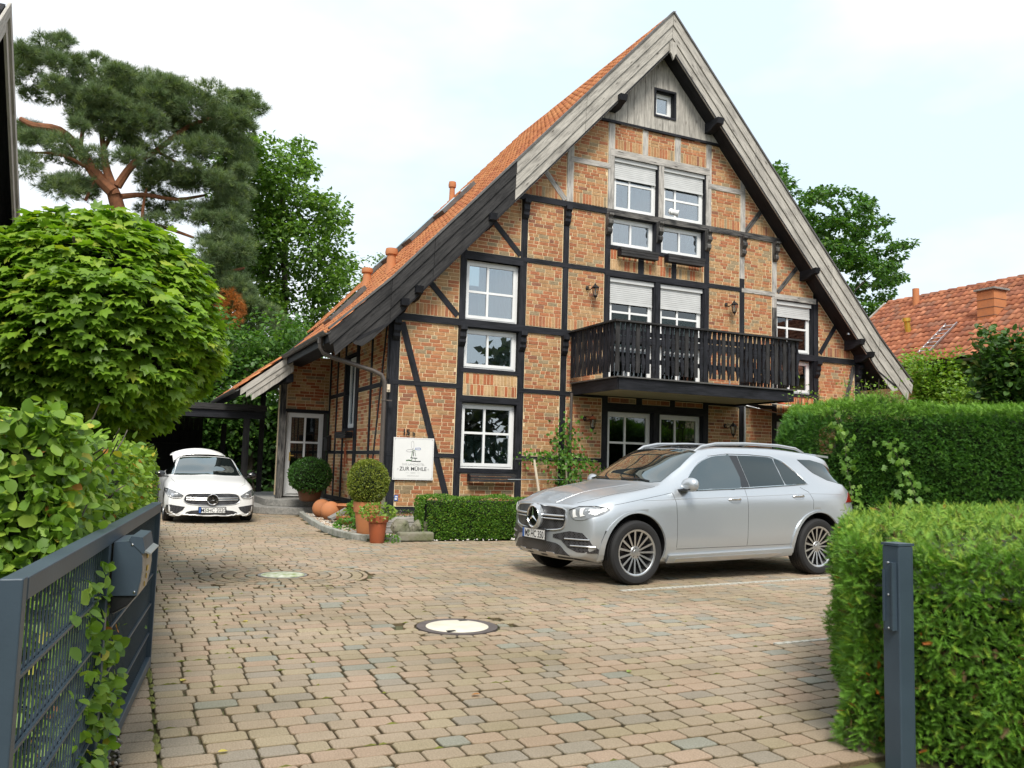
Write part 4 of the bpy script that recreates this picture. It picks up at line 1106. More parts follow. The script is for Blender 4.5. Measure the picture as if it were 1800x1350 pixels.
# lanterns
def lantern(x, z, label, warm=False):
    t = thing('wall_lantern', label, 'lantern', (x, YF - .012, z), group='six-sided carriage lanterns on the front wall')
    mb = MB(); mb.lathe((-.12, 0, .06), [(.055, 0), (.05, .015), (.02, .025)], 14, axis=(0, -1, 0), sx=.8); mb.build('back_plate', M['iron'], t, local=True, smooth=True)
    mb = MB(); mb.tube([(-.12, -.02, .03), (-.11, -.10, .0), (-.07, -.16, .05), (-.02, -.18, .13), (0, -.18, .165), (0, -.18, .13)], .010, 8)
    mb.tube([(-.12, -.02, .08), (-.10, -.07, .12), (-.06, -.08, .10)], .007, 6); mb.build('arm', M['iron'], t, local=True, smooth=True)
    C = (0, -.18, 0)
    mb = MB(); mb.lathe(C, [(.001, .145), (.012, .14), (.016, .12), (.05, .10), (.095, .055), (.098, .045), (.08, .045)], 6); mb.build('lantern_roof', M['terra_red' if warm else 'iron'], t, local=True)
    mb = MB()
    for k in range(6):
        a = k * PI / 3; mb.bar((.082 * math.cos(a), -.18 + .082 * math.sin(a), .048), (.05 * math.cos(a), -.18 + .05 * math.sin(a), -.14), .010, .010, up=(math.cos(a), math.sin(a), 0))
    mb.lathe(C, [(.052, -.135), (.056, -.15), (.04, -.17), (.018, -.19), (.012, -.215), (.016, -.225), (.001, -.24)], 6); mb.build('lantern_cage', M['iron'], t, local=True)
    mb = MB(); mb.lathe(C, [(.074, .045), (.045, -.14)], 6); mb.build('pane', M['lampglass'], t, local=True)
    mb = MB(); mb.lathe(C, [(.001, -.13), (.014, -.13), (.014, -.03), (.024, .0), (.02, .03), (.001, .04)], 10); mb.build('bulb', M['signwhite'], t, local=True, smooth=True)
lantern(9.83, 5.52, 'black carriage lantern high on the bricks left of the balcony doors')
lantern(13.92, 5.55, 'black carriage lantern high on the bricks right of the balcony doors')
lantern(9.83, 2.43, 'carriage lantern with rusty roof under the balcony beside the climbing vine', True)
lantern(13.90, 2.44, 'black carriage lantern under the balcony right of the terrace doors')

# window boxes
def window_box(x0, x1, z0, z1, label, pl=FRONT, dep=.16, grp='dark wooden window boxes'):
    c = pl.p((x0 + x1) / 2, z0, .02)
    t = thing('window_box', label, 'window box', c, group=grp)
    h = z1 - z0
    for k in range(3):
        mb = MB(); zz = z0 + h * k / 3
        mb.obb(pl.p((x0 + x1) / 2, zz + h / 6, .04 + dep), pl.u, pl.n, (0, 0, 1), x1 - x0 - (.0 if k == 2 else .04), .022 + .012 * k, h / 3 - .006)
        mb.build('slat', M['dark_board'], t)
    mb = MB()
    for a in (x0 + .02, x1 - .02): mb.obb(pl.p(a, z0 + h / 2, .03 + dep / 2), pl.u, pl.n, (0, 0, 1), .02, dep, h - .02)
    mb.obb(pl.p((x0 + x1) / 2, z0 + .01, .03 + dep / 2), pl.u, pl.n, (0, 0, 1), x1 - x0 - .04, dep, .015); mb.build('box_body', M['black_timber'], t)
window_box(10.50, 11.60, 6.44, 6.64, 'dark wooden window box under the left of the two small attic windows')
window_box(11.86, 12.98, 6.46, 6.66, 'dark wooden window box under the right of the two small attic windows')
window_box(6.80, 7.90, .99, 1.17, 'dark slatted window box under the ground-floor window, above the box hedge')
window_box(19.9, 21.0, 1.90, 2.06, 'dark wooden window box under the narrow flank window', SIDE)
# floodlight
t = thing('security_camera', 'white camera with horn-shaped hood on the beam between the attic windows', 'camera', (12.0, YF - .05, 7.73))
mb = MB(); mb.lathe((0, 0, .02), [(.03, 0), (.07, .03), (.085, .08), (.06, .12), (.001, .13)], 16, axis=(0, -1, 0)); mb.build('camera_base', M['white'], t, local=True, smooth=True)
mb = MB(); mb.lathe((.03, -.10, .0), [(.05, 0), (.07, .06), (.085, .14), (.075, .14), (.05, .06)], 16, axis=(.75, -.55, -.25)); mb.build('hood', M['white'], t, local=True, smooth=True)
for (x, z, l) in ((14.86, 8.62, 'small bell-shaped spotlight hanging under the right verge near the attic'), (17.75, 5.2, 'small bell-shaped spotlight hanging under the right verge near the balcony end')):
    t = thing('eaves_spotlight', l, 'spotlight', (x, YF - .28, z), group='spotlights under the verge')
    mb = MB(); mb.tube([(0, 0, .30), (0, 0, .05)], .012, 6); mb.build('rod', M['iron'], t, local=True)
    mb = MB(); mb.lathe((0, 0, 0), [(.018, .07), (.035, .05), (.06, -.02), (.065, -.05), (.055, -.05)], 14); mb.build('bell_shade', M['alu'], t, local=True, smooth=True)
# letterbox beside the door, crossed stick ornament
t = thing('door_letterbox', 'black letterbox on the wall right of the white front door', 'letterbox', (4.93, 22.45, 1.60))
mb = MB(); mb.box((-.06, -.17, 0), (0.04, .17, .36)); mb.prism([(-.09, -.18, .34), (.04, -.18, .41), (.04, -.18, .36), (-.08, -.18, .32)], (0, .36, 0)); mb.build('letterbox_body', M['blackplastic'], t, local=True)
t = thing('stick_ornament', 'crossed reddish sticks hung on the flank wall under the narrow window', 'ornament', (4.95, 20.5, 1.35))
for (a, b) in (((0, -.12, -.05), (0, .1, .5)), ((0, .12, 0), (0, -.08, .5)), ((-.02, -.02, -.15), (-.02, .03, .3))):
    mb = MB(); mb.tube([a, b], [.018, .012], 6); mb.build('stick', M['terra_red'], t, local=True)
# awning right of the balcony
t = thing('awning', 'partly opened orange awning with cream edge right of the balcony', 'awning', (15.8, 16.4, 3.1))
mb = MB()
n = 10; vs = []
for k in range(n + 1):
    x = 14.6 + (17.4 - 14.6) * k / n; s_ = .02 * math.sin(k * 1.4)
    vs += [(x, 17.05, 3.17 + s_), (x, 16.55, 3.13 + s_), (x, 16.1, 3.07)]
fs = []
for k in range(n):
    for j in range(2): fs.append((3 * k + j, 3 * k + j + 1, 3 * k + j + 4, 3 * k + j + 3))
mb.add(vs, fs); mb.add([(v[0], v[1], v[2] - .012) for v in vs], [f[::-1] for f in fs]); mb.build('cloth', M['awning'], t)
mb = MB(); mb.prism([(14.3, 16.12, 3.07), (17.4, 16.08, 3.07), (17.4, 16.06, 2.97), (16.0, 16.05, 2.95), (14.3, 16.1, 3.05)], (0, .02, 0)); mb.build('valance', M['awning_cream'], t)
mb = MB(); mb.tube([(14.3, 16.95, 3.04), (15.5, 16.35, 2.76)], .018, 8); mb.build('folding_arm', M['alu'], t)
mb = MB(); mb.tube([(14.32, 17.0, .05), (14.32, 17.0, 3.02)], .03, 8); mb.build('support_tube', M['alu'], t, smooth=True)

# porch steps (curved) and planting bed
t = thing('porch_steps', 'two curved grey stone steps in front of the front door', 'steps', (4.2, 22, 0))
def arc_slab(r_in, cx, cy, rx, ry, z0, z1, name, par, a0=PI * .98, a1=PI * 1.62, n=16, mat='stone'):
    mb = MB(); pts = [(cx + rx * math.cos(a0 + (a1 - a0) * k / n), cy + ry * math.sin(a0 + (a1 - a0) * k / n), z0) for k in range(n + 1)]
    pts += [(4.95, cy - ry * .72, z0), (4.95, 23.0, z0), (3.0, 23.6, z0)] if cx > 4 else [(cx, cy, z0)]
    mb.prism(pts, (0, 0, z1 - z0)); return mb.build(name, M[mat], par)
def slabstep(pts, z0, z1, name, par):
    mb = MB(); mb.prism([(a, b, z0) for a, b in pts], (0, 0, z1 - z0)); 
    o = mb.build(name, M['stone'], par)
    m_ = o.modifiers.new('bevel', 'BEVEL'); m_.width = .015; m_.segments = 2; m_.limit_method = 'ANGLE'
lower = [(3.0, 26.5), (3.0, 21.9)] + [(3.0 + 1.0 * (1 - math.cos(k * PI / 16)), 21.9 - .85 * math.sin(k * PI / 16)) for k in range(1, 9)] + [(4.94, 21.03), (4.94, 26.5)]
upper = [(3.32, 26.5), (3.32, 22.3)] + [(3.32 + .9 * (1 - math.cos(k * PI / 16)), 22.3 - .75 * math.sin(k * PI / 16)) for k in range(1, 9)] + [(4.94, 21.53), (4.94, 26.5)]
slabstep(lower, 0, .17, 'lower_step', t); slabstep(upper, .17, .34, 'upper_step', t)

t = thing('kerb_edging', 'curved pale stone kerb around the gravel bed at the house corner', 'kerb', (3.8, 17, 0))
kp = kerb_path()
dense = []
for (a, b) in zip(kp, kp[1:]):
    n = max(1, int(math.hypot(b[0] - a[0], b[1] - a[1]) / .12))
    for k in range(n): dense.append((a[0] + (b[0] - a[0]) * k / n, a[1] + (b[1] - a[1]) * k / n))
dense.append(kp[-1]); i = 4
while i < len(dense) - 5:
    st_ = 5
    a, b = dense[i], dense[i + st_]
    mb = MB(); d = Vector((b[0] - a[0], b[1] - a[1], 0)); L = d.length; d.normalize(); s_ = Vector((-d.y, d.x, 0)); c_ = Vector(((a[0] + b[0]) / 2, (a[1] + b[1]) / 2, .04))
    mb.obb(c_, d, s_, (0, 0, 1), L - .015, .115 + rnd.uniform(-.01, .01), .12 + rnd.uniform(-.012, .012))
    o = mb.build('kerb_stone', M['kerb'], t); m_ = o.modifiers.new('bevel', 'BEVEL'); m_.width = .014; m_.segments = 2
    i += st_
mb = MB()
mb.prism([(x, y, .0) for x, y in kp] + [(5.0, 14.9, 0), (7.5, 14.9, 0), (7.5, 17.1, 0), (4.95, 17.1, 0), (4.95, 23, 0)], (0, 0, .035)); bed = struct('gravel_bed', mb, M['soil'])
pebbles('pebbles', lambda: ((lambda y: (min(4.9, np.interp(y, [14.6, 15.6, 16.8, 18.6, 20.85], [3.95, 3.78, 3.74, 3.88, 4.1]) + abs(rnd.gauss(0, .45)) + .02), y))(rnd.uniform(14.6, 20.8)) + (.045,)), 1500, .02, .045, [((.62, .55, .45), 5), ((.5, .33, .2), 3), ((.36, .33, .3), 3), ((.75, .72, .66), 3)])
pebbles('white_pebbles', lambda: (rnd.uniform(5.0, 9.5), 14.28 + rnd.gauss(0, .08), .01), 60, .015, .04, [((.75, .73, .7), 1)])

def pot(prof, name, label, loc, mat, cat='flower pot', n=28, group=None, soil=None):
    t = thing(name, label, cat, loc, group=group)
    mb = MB(); mb.lathe((0, 0, 0), prof, n); mb.build('pot_body', M[mat], t, local=True, smooth=True, auto=50)
    if soil: mb = MB(); mb.lathe((0, 0, 0), [(soil[0], soil[1]), (.001, soil[1] + .01)], n); mb.build('potting_soil', M['soil'], t, local=True)
    return t
pot([(.155, 0), (.165, .02), (.215, .42), (.21, .425), (.235, .43), (.245, .50), (.25, .615), (.225, .615), (.21, .56)], 'tall_terracotta_pot', 'tall terracotta pot with clipped box topiary at the house corner', (4.05, 14.95, 0.035), 'terracotta', soil=(.215, .57))
pot([(.115, 0), (.12, .01), (.155, .34), (.15, .345), (.175, .35), (.185, .44), (.165, .44), (.155, .38)], 'small_terracotta_pot', 'small red terracotta pot with trailing green plant on the paving', (4.02, 14.12, 0), 'terra_red', soil=(.16, .39))
pot([(.20, 0), (.24, .03), (.30, .26), (.305, .30), (.285, .30), (.27, .22)], 'brown_pot', 'wide brown glazed pot with dark green bush beside the front door', (4.22, 20.95, .34), 'brownpot', soil=(.28, .25))
def ball(x, y, r, label):
    t = thing('terracotta_ball', label, 'ball', (x, y, .035), group='terracotta balls in the gravel bed')
    mb = MB(); mb.lathe((0, 0, r), [(max(.001, r * math.sin(PI * k / 16)), -r * math.cos(PI * k / 16)) for k in range(17)], 28); mb.build('ball_body', M['terracotta'], t, local=True, smooth=True)
ball(4.22, 19.5, .215, 'smooth terracotta ball nearest the porch steps'); ball(4.22, 18.6, .215, 'smooth terracotta ball between the other ball and the tilted stone slab')
pot([(.12, .02), (.28, .10), (.36, .18), (.35, .20), (.27, .13), (.001, .06)], 'shallow_terracotta_dish', 'shallow terracotta dish standing behind the two terracotta balls', (4.62, 18.6, .20), 'terracotta', cat='dish')
t = thing('stone_slab', 'tilted dark grey stone slab leaning between ball and planted bowl', 'stone slab', (4.22, 17.85, .1))
mb = MB(); mb.obb((0, 0, .14), Vector((1, 0, .55)).normalized(), (0, 1, 0), Vector((-.55, 0, 1)).normalized(), .42, .34, .05); mb.build('slab_body', M['stone'], t, local=True)
pot([(.08, 0), (.16, .06), (.21, .18), (.19, .18), (.14, .08)], 'shallow_planted_bowl', 'small tan bowl with a low plant in the gravel bed', (4.26, 17.35, .04), 'terracotta', cat='bowl', soil=(.17, .14))
pot([(.10, 0), (.16, .08), (.18, .24), (.165, .25), (.14, .2)], 'round_stone_pot', 'round grey stone pot with leafy plant beside the wooden stump', (4.40, 16.6, .04), 'kerb', soil=(.15, .2))
def rock(x, y, z, sx, sy, sz, label, name='garden_rock', grp='rocks by the planter', seed=0, mat='greyrock', cat='rock'):
    r2 = random.Random(seed); bm = bmesh.new(); bmesh.ops.create_icosphere(bm, subdivisions=3, radius=1)
    from mathutils import noise
    for v in bm.verts:
        k = 1 + .28 * noise.noise(v.co * 1.4 + Vector((seed * 3.1, 0, 0))) + .12 * noise.noise(v.co * 3.5 + Vector((0, seed, 0)))
        v.co = Vector((v.co.x * sx * k, v.co.y * sy * k, max(-.6 * sz, v.co.z * sz * k)))
    me = bpy.data.meshes.new(name); bm.to_mesh(me); bm.free(); me.materials.append(M[mat])
    o = link(name, me, None, world=Matrix.Translation((x, y, z)))
    return tag(o, label, cat, grp)
rock(4.62, 14.72, .20, .17, .13, .16, 'pale jagged garden rock left of the rounder rock before the planter', seed=2)
rock(4.98, 14.72, .19, .16, .13, .15, 'rounded mossy garden rock beside the box hedge', seed=5)
t = thing('flat_stone_kerb', 'long flat sandstone block in front of the two garden rocks', 'stone block', (4.72, 14.3, 0))
mb = MB(); mb.box((-.28, -.09, 0), (.36, .10, .16)); o = mb.build('block_body', M['greyrock'], t, local=True); m_ = o.modifiers.new('b', 'BEVEL'); m_.width = .03; m_.segments = 2
t = thing('log_planter', 'weathered grey wooden trough planter with low purple-green plants', 'planter', (4.80, 15.35, .05))
for k in range(3):
    for s_ in (-1, 1):
        mb = MB(); mb.box((-.36, s_ * .16 - .025, .02 + k * .10), (.48, s_ * .16 + .025, .11 + k * .10)); mb.build('plank', M['grey_timber'], t, local=True)
for a in (-.34, .46):
    mb = MB(); mb.box((a - .02, -.16, .02), (a + .02, .16, .32)); mb.build('end_board', M['dark_board'], t, local=True)
mb = MB(); mb.box((-.33, -.14, .1), (.45, .14, .27)); mb.build('planter_soil', M['soil'], t, local=True)
t = thing('stone_stump', 'rough square stone stump left of the tall terracotta pot', 'stone post', (4.55, 16.1, 0.03))
mb = MB(); mb.box((-.13, -.12, 0), (.13, .12, .42)); mb.box((-.15, -.14, .43), (.13, .12, .70)); o = mb.build('stump_body', M['greyrock'], t, local=True); m_ = o.modifiers.new('b', 'BEVEL'); m_.width = .02; m_.segments = 2

# carport and things behind ---------------------------------------------
cp = thing('carport', 'black wooden carport behind the white car', 'carport', (0.4, 24.2, 0))
for (x, y) in ((-2.8, 24.2), (3.05, 24.2), (3.05, 30), (-2.8, 30)):
    mb = MB(); mb.box((x - .08, y - .08, 0), (x + .08, y + .08, 2.45)); mb.build('post', M['dark_board'], cp)
mb = MB(); mb.box((-3.0, 24.08, 2.42), (3.5, 24.2, 2.62)); mb.build('front_beam', M['black_timber'], cp)
mb = MB(); mb.box((-3.05, 24.02, 2.63), (3.55, 24.08, 2.80)); mb.build('front_fascia', M['dark_board'], cp)
mb = MB(); mb.box((-3.0, 24.08, 2.63), (3.5, 30.4, 2.76)); mb.build('flat_roof', M['soffit'], cp)
x = -3.0
while x < 2.3:
    mb = MB(); mb.box((x, 30.2, 0.05), (x + .145, 30.23, 2.62)); mb.build('plank', M['dark_board'], cp); x += .15
for k in range(30):
    mb = MB(); mb.box((-3.0, 24.3 + k * .19, 0.05), (-2.97, 24.3 + k * .19 + .18, 2.62)); mb.build('plank', M['soffit'], cp)
t = thing('garden_window', 'small four-pane window in the dark rear wall of the carport', 'window', (-.55, 30.17, 1.95))
mb = MB(); ring_frame(mb, Plane3((0, 0, 0), (1, 0, 0), (0, -1, 0)), -.45, .45, -.45, .45, .05, 0, .03); mb.box((-.02, -.03, -.4), (.02, 0, .4)); mb.box((-.4, -.03, -.02), (.4, 0, .02)); mb.build('frame', M['dark_board'], t, local=True)
mb = MB(); mb.box((-.4, -.012, -.4), (.4, -.008, .4)); mb.build('pane', M['clearlens'], t, local=True)
t = thing('garage_door', 'dark garage door with a pale handle rail behind the white car', 'garage door', (1.2, 30.1, 0))
mb = MB(); mb.box((-.9, -.04, .05), (1.1, .04, 2.2)); mb.build('door_panel', M['soffit'], t, local=True)
mb = MB(); mb.box((-.3, -.09, 1.72), (.75, -.05, 1.76)); mb.build('handle_rail', M['dark_board'], t, local=True)

# gate -----------------------------------------------------------------
G0, G1 = Vector((-.237, 2.48, 0)), Vector((.225, 6.10, 0)); gd = (G1 - G0).normalized(); gs = Vector((gd.y, -gd.x, 0)); GL = (G1 - G0).length
gate = thing('garden_gate', 'open anthracite steel gate leaf with double-rod mesh along the hedge', 'gate', (G0 + G1) / 2)
def gbox(s0, s1, z0, z1, w, name, mat='anthracite', off=0.0):
    mb = MB(); mb.obb(G0 + gd * ((s0 + s1) / 2) + gs * off + Vector((0, 0, (z0 + z1) / 2)), gd, gs, (0, 0, 1), s1 - s0, w, z1 - z0)
    o = mb.build(name, M[mat], gate); m_ = o.modifiers.new('b', 'BEVEL'); m_.width = .004; m_.segments = 2; m_.limit_method = 'ANGLE'
    return o
gbox(.06, GL - .04, 1.03, 1.09, .06, 'top_rail'); gbox(.06, GL - .04, .04, .10, .06, 'bottom_rail')
gbox(0.012, .062, .03, 1.092, .056, 'gate_post'); gbox(GL - .04, GL, .03, 1.092, .062, 'gate_post'); gbox(1.47, 1.52, .10, 1.03, .055, 'mid_post')
gn = int((GL - .14) / .05)
for k in range(1, gn + 1):
    s_ = .07 + k * .05
    if 1.45 < s_ < 1.54 or s_ > GL - .05: continue
    mb = MB(); mb.bar(G0 + gd * s_ + Vector((0, 0, .09)), G0 + gd * s_ + Vector((0, 0, 1.04)), .006, .006, up=gs); mb.build('bar', M['anthracite'], gate)
for z in (.25, .44, .63, .82):
    for w in (-.008, .008):
        for (a, b) in ((.06, 1.47), (1.52, GL - .04)):
            mb = MB(); mb.bar(G0 + gd * a + gs * w + Vector((0, 0, z)), G0 + gd * b + gs * w + Vector((0, 0, z)), .010, .010); mb.build('cross_rod', M['anthracite'], gate)
t = thing('gate_hinge_tube', 'round blue-grey steel tube end beside the near gate post', 'tube', (-.33, 2.35, .9))
mb = MB(); mb.tube([(-.9, 2.38, .93), (-.30, 2.50, .93)], .055, 16); mb.build('tube_body', M['anthracite'], t, smooth=True)
# letter box hung on the gate
LB = thing('gate_letterbox', 'anthracite letterbox with curved front and brass marks hung on the gate', 'letterbox', G0 + gd * 1.7 + gs * .1 + Vector((0, 0, .75)))
s0, s1 = 1.54, 1.87
def gp(s_, o_, z_): return G0 + gd * s_ + gs * o_ + Vector((0, 0, z_))
side = [(.033, 1.035), (.11, 1.04), (.135, 1.015), (.148, .97), (.150, .92), (.146, .87), (.135, .81), (.033, .81)]
mb = MB(); mb.prism([gp(s0, o_, z_) for o_, z_ in side], gd * (s1 - s0)); o = mb.build('letterbox_body', M['anthracite'], LB)
mb = MB(); cur = [(.146, .995), (.153, .97), (.156, .92), (.152, .87), (.141, .81), (.105, .765), (.05, .735)]
vs, fs = [], []
for (o_, z_) in cur: vs += [gp(s0 + .004, o_, z_), gp(s1 - .004, o_, z_), gp(s0 + .004, o_ - .006, z_), gp(s1 - .004, o_ - .006, z_)]
for k in range(len(cur) - 1):
    b = 4 * k; fs += [(b, b + 1, b + 5, b + 4), (b + 2, b + 6, b + 7, b + 3), (b, b + 4, b + 6, b + 2), (b + 1, b + 3, b + 7, b + 5)]
mb.add(vs, fs); mb.build('curved_front', M['anth_light'], LB, smooth=True)
mb = MB(); mb.prism([gp(s0 - .004, .10, 1.06), gp(s0 - .004, .145, 1.055), gp(s0 - .004, .160, .99), gp(s0 - .004, .150, .985), gp(s0 - .004, .09, 1.043)], gd * (s1 - s0 + .008)); mb.build('flap', M['anthracite'], LB)
mb = MB(); mb.prism([gp(s0 - .006, .158, 1.0), gp(s0 - .006, .182, .988), gp(s0 - .006, .180, .982), gp(s0 - .006, .156, .992)], gd * (s1 - s0 + .012)); mb.build('flap_lip', M['alu'], LB)
mb = MB(); mb.prism([gp(s0 + .01, .035, .806), gp(s0 + .01, .13, .806), gp(s0 + .01, .095, .765), gp(s0 + .01, .035, .735)], gd * (s1 - s0 - .02)); mb.build('paper_slot', M['blackplastic'], LB)
for (z_, o_) in ((1.025, .105), (.825, .125)):
    mb = MB(); mb.lathe(gp(s0, o_, z_), [(.006, 0), (.005, .004), (.001, .006)], 8, axis=-gd); mb.build('rivet', M['chrome'], LB)
for z_ in (.965, .91, .875, .84):
    mb = MB(); o_ = float(np.interp(z_, [c[1] for c in cur[::-1]], [c[0] for c in cur[::-1]])); mb.obb(gp(s0 + .14, o_ + .003, z_), gd, gs, (0, 0, 1), .05 if z_ > .9 else .012, .004, .022); mb.build('brass_mark', M['gold'], LB)
# right gate post
RP = thing('gate_post_with_strike', 'anthracite square steel gate post half buried in the yew hedge', 'gate post', (3.53, 3.05, 0))
mb = MB(); mb.box((-.05, -.05, -.3), (.05, .05, 1.065)); o = mb.build('post_tube', M['anthracite'], RP, local=True); m_ = o.modifiers.new('b', 'BEVEL'); m_.width = .006; m_.segments = 2
mb = MB(); mb.box((-.054, -.053, 1.066), (.054, .053, 1.078)); mb.build('post_cap', M['anthracite'], RP, local=True)
mb = MB(); mb.box((-.075, -.035, .66), (-.05, .015, .985)); mb.box((-.085, -.04, .66), (-.075, -.032, .985)); mb.box((-.085, .012, .70), (-.075, .02, .95)); mb.build('strike_plate', M['anthracite'], RP, local=True)
for z_ in (.985, .83, .67):
    mb = MB(); mb.lathe((-.076, -.01, z_), [(.006, 0), (.005, .004), (.001, .006)], 8, axis=(-1, 0, 0)); mb.build('bolt', M['alu'], RP, local=True)

# neighbour houses -------------------------------------------------------
nb = thing('neighbour_house', 'low house with old red tiled roof beyond the tall hedge', 'house', (25, 20, 0))
mb = MB(); mb.box((23.9, 2.0, 0), (31, 23.0, 5.3)); mb.build('wall', M['mortar'], nb)
mb = MB(); mb.prism([(23.3, 1.5, 5.02), (27.1, 1.5, 8.06), (30.9, 1.5, 5.02), (30.9, 1.5, 4.9), (27.1, 1.5, 7.94), (23.3, 1.5, 4.9)], (0, 22.3, 0)); nr = mb.build('roof', M['soffit'], nb)
OT = [((0.42, 0.155, 0.075), 6), ((0.46, 0.19, 0.095), 5), ((0.35, 0.135, 0.075), 4), ((0.33, 0.16, 0.10), 2), ((0.52, 0.22, 0.12), 2)]
OTV, _ = tile_template(.225, .38)
tile_slope(nr, (23.25, 1.6, 5.05), (0, 1, 0), (3.8, 0, 3.04), 99, 15, OT, 'oldtile', pitch=.225, gauge=.33, tv=OTV, jitter=.008)
mb = MB(); y = 1.6
while y < 23.6: 
    mb.tube([(27.12, y, 8.10), (27.12, y + .40, 8.12)], [.10, .12], 8, col=pick(OT)); y += .38
mb.build('ridge_tile', M['oldtile'], nr)
mb = MB(); mb.bar((23.25, 23.84, 5.0), (27.12, 23.84, 8.08), .06, .20); mb.build('verge_board', M['grey_board'], nr)
half_gutter((23.2, 1.5, 4.98), (23.2, 23.8, 4.98), .08, 'gutter', nb)
ch = MB(); ch.box((25.0, 17.75, 6.0), (25.6, 18.35, 7.42)); c_ = ch.build('chimney', M['terracotta'], nb)
for (z0) in (6.35, 6.62, 6.89, 7.16, 7.43):
    mb = MB(); mb.box((24.988, 17.738, z0 - .05), (25.612, 18.362, z0 - .038)); mb.build('slate_joint', M['castiron'], c_)
mb = MB(); mb.box((24.93, 17.68, 7.42), (25.67, 18.42, 7.48)); mb.build('chimney_cap', M['stone'], c_)
mb = MB(); mb.tube([(25.0, 21.0, 6.35), (24.9, 21.0, 6.85)], .10, 10); mb.tube([(24.9, 21.0, 6.8), (24.89, 21.0, 6.92)], .14, 10); mb.build('vent_pipe', M['gold'], nr, smooth=True)
mb = MB(); mb.tube([(26.6, 22.0, 7.6), (26.6, 22.0, 8.35)], .12, 10); mb.build('vent_pipe', M['terracotta'], nr, smooth=True)
t = thing('roof_ladder', 'aluminium ladder lying on the red roof beside the chimney', 'ladder', (24.6, 18.9, 6.1))
ld = Vector((3.8, 0, 3.04)).normalized(); off = Vector((-.08, 0, .10))
La = [Vector((23.55, 18.95 + w, 5.28)) + off for w in (0, .42)]
for q in La:
    mb = MB(); mb.bar(q, q + ld * 1.75, .025, .06, up=(-.6, 0, .8)); mb.build('rail', M['alu'], t)
for k in range(7):
    mb = MB(); mb.tube([La[0] + ld * (.12 + k * .25), La[1] + ld * (.12 + k * .25)], .014, 6); mb.build('rung', M['alu'], t)

lh = thing('neighbour_gable', 'dark steep verge of the neighbouring house at the left picture edge', 'house', (-2.2, 10.9, 0))
AP = (10.88, 6.50)
mb = MB(); mb.prism([(-1.95, 6.2, 0), (-1.95, 15.6, 0), (-1.95, 15.2, 2.6), (-1.95, AP[0], 6.0), (-1.95, 6.6, 2.6)], (-6, 0, 0)); mb.build('wall', M['dark_board'], lh)
for k in range(24):
    y = 8.2 + k * .19; zt = min(6.0 - .82 * abs(y - AP[0]), 6.0 - .82 * abs(y + .18 - AP[0]))
    if zt > 1: mb = MB(); mb.box((-1.93, y, 1.0), (-1.91, y + .18, zt)); mb.build('board', M['grey_board'], lh)
mb = MB()
for sg_ in (-1, 1):
    mb.prism([(-1.56, AP[0], AP[1]), (-1.56, AP[0] + sg_ * 5.2, AP[1] - .82 * 5.2), (-1.56, AP[0] + sg_ * 5.2, AP[1] - .82 * 5.2 - .16), (-1.56, AP[0], AP[1] - .16)], (-6, 0, 0))
r_ = mb.build('roof', M['soffit'], lh)
for sg_ in (-1, 1):
    for (a, b, o_) in ((0, .17, 0), (.16, .36, .03)):
        mb = MB(); mb.prism([(-1.50 - o_, AP[0] + sg_ * .004, AP[1] + .03 - a), (-1.50 - o_, AP[0] + sg_ * 5.2, AP[1] + .03 - a - .82 * 5.2), (-1.50 - o_, AP[0] + sg_ * 5.2, AP[1] + .03 - b - .82 * 5.2), (-1.50 - o_, AP[0] + sg_ * .004, AP[1] + .03 - b)], (-.03, 0, 0)); mb.build('verge_board', M['grey_board'], r_)
tile_slope(r_, (-1.7, AP[0] - 2.6, AP[1] + .04 - .82 * 2.6), (-1, 0, 0), (0, 1, .82), 8, 9, [((0.16, .05, .03), 1)], 'oldtile', keep=40)

# skylights and vents on our roof
def onroof(x, y, h=0.0):
    n = Vector((-SL, 0, 1)).normalized(); return Vector((x, y, roof_z(x))) + n * h
def skylight(x, y, w, l):
    mb = MB(); n = Vector((-SL, 0, 1)).normalized(); u = Vector((1, 0, SL)).normalized()
    mb.obb(onroof(x, y, .09), (0, 1, 0), u, n, w, l, .10); s_ = mb.build('skylight', M['zinc'], roof)
    mb = MB(); mb.obb(onroof(x, y, .145), (0, 1, 0), u, n, w - .14, l - .16, .012); mb.build('pane', M['carglass'], s_)
for (x, y, w, l) in ((7.9, 21.3, .8, 1.3), (7.3, 22.3, .8, 1.2), (7.0, 23.3, .8, 1.2), (6.6, 24.2, .8, 1.0), (4.75, 20.2, .8, 1.2)): skylight(x, y, w, l)
def vent(x, y, h, r):
    p = onroof(x, y, 0); mb = MB(); mb.lathe(p, [(r * 1.3, -.1), (r, .08), (r * .9, h * .7), (r * 1.25, h * .72), (r * 1.35, h * .85), (r * 1.2, h), (.001, h + .02)], 14); mb.build('vent_pipe', M['terracotta'], roof, smooth=True)
vent(8.75, 24.0, .62, .09); vent(5.55, 19.3, .52, .115); vent(5.75, 22.3, .45, .12)
# trellis
tr = thing('trellis', 'thin metal and pale wood trellis against the wall behind the silver car', 'trellis', (8.7, 16.9, .9))
for (a, b, r, m) in (((7.85, 16.88, 1.50), (9.95, 16.88, 1.52), .014, 'zinc'), ((7.7, 16.9, 1.05), (9.95, 16.9, 1.07), .011, 'alu'), ((8.30, 16.85, 1.5), (8.50, 16.8, .25), .030, 'awning_cream'), ((9.12, 16.87, 1.45), (9.16, 16.85, .3), .022, 'awning_cream')):
    mb = MB(); mb.tube([a, (Vector(a) + Vector(b)) / 2 + Vector((.01, 0, .012)), b], r, 8); mb.build('stick' if r > .02 else 'cross_rail', M[m], tr, smooth=True)
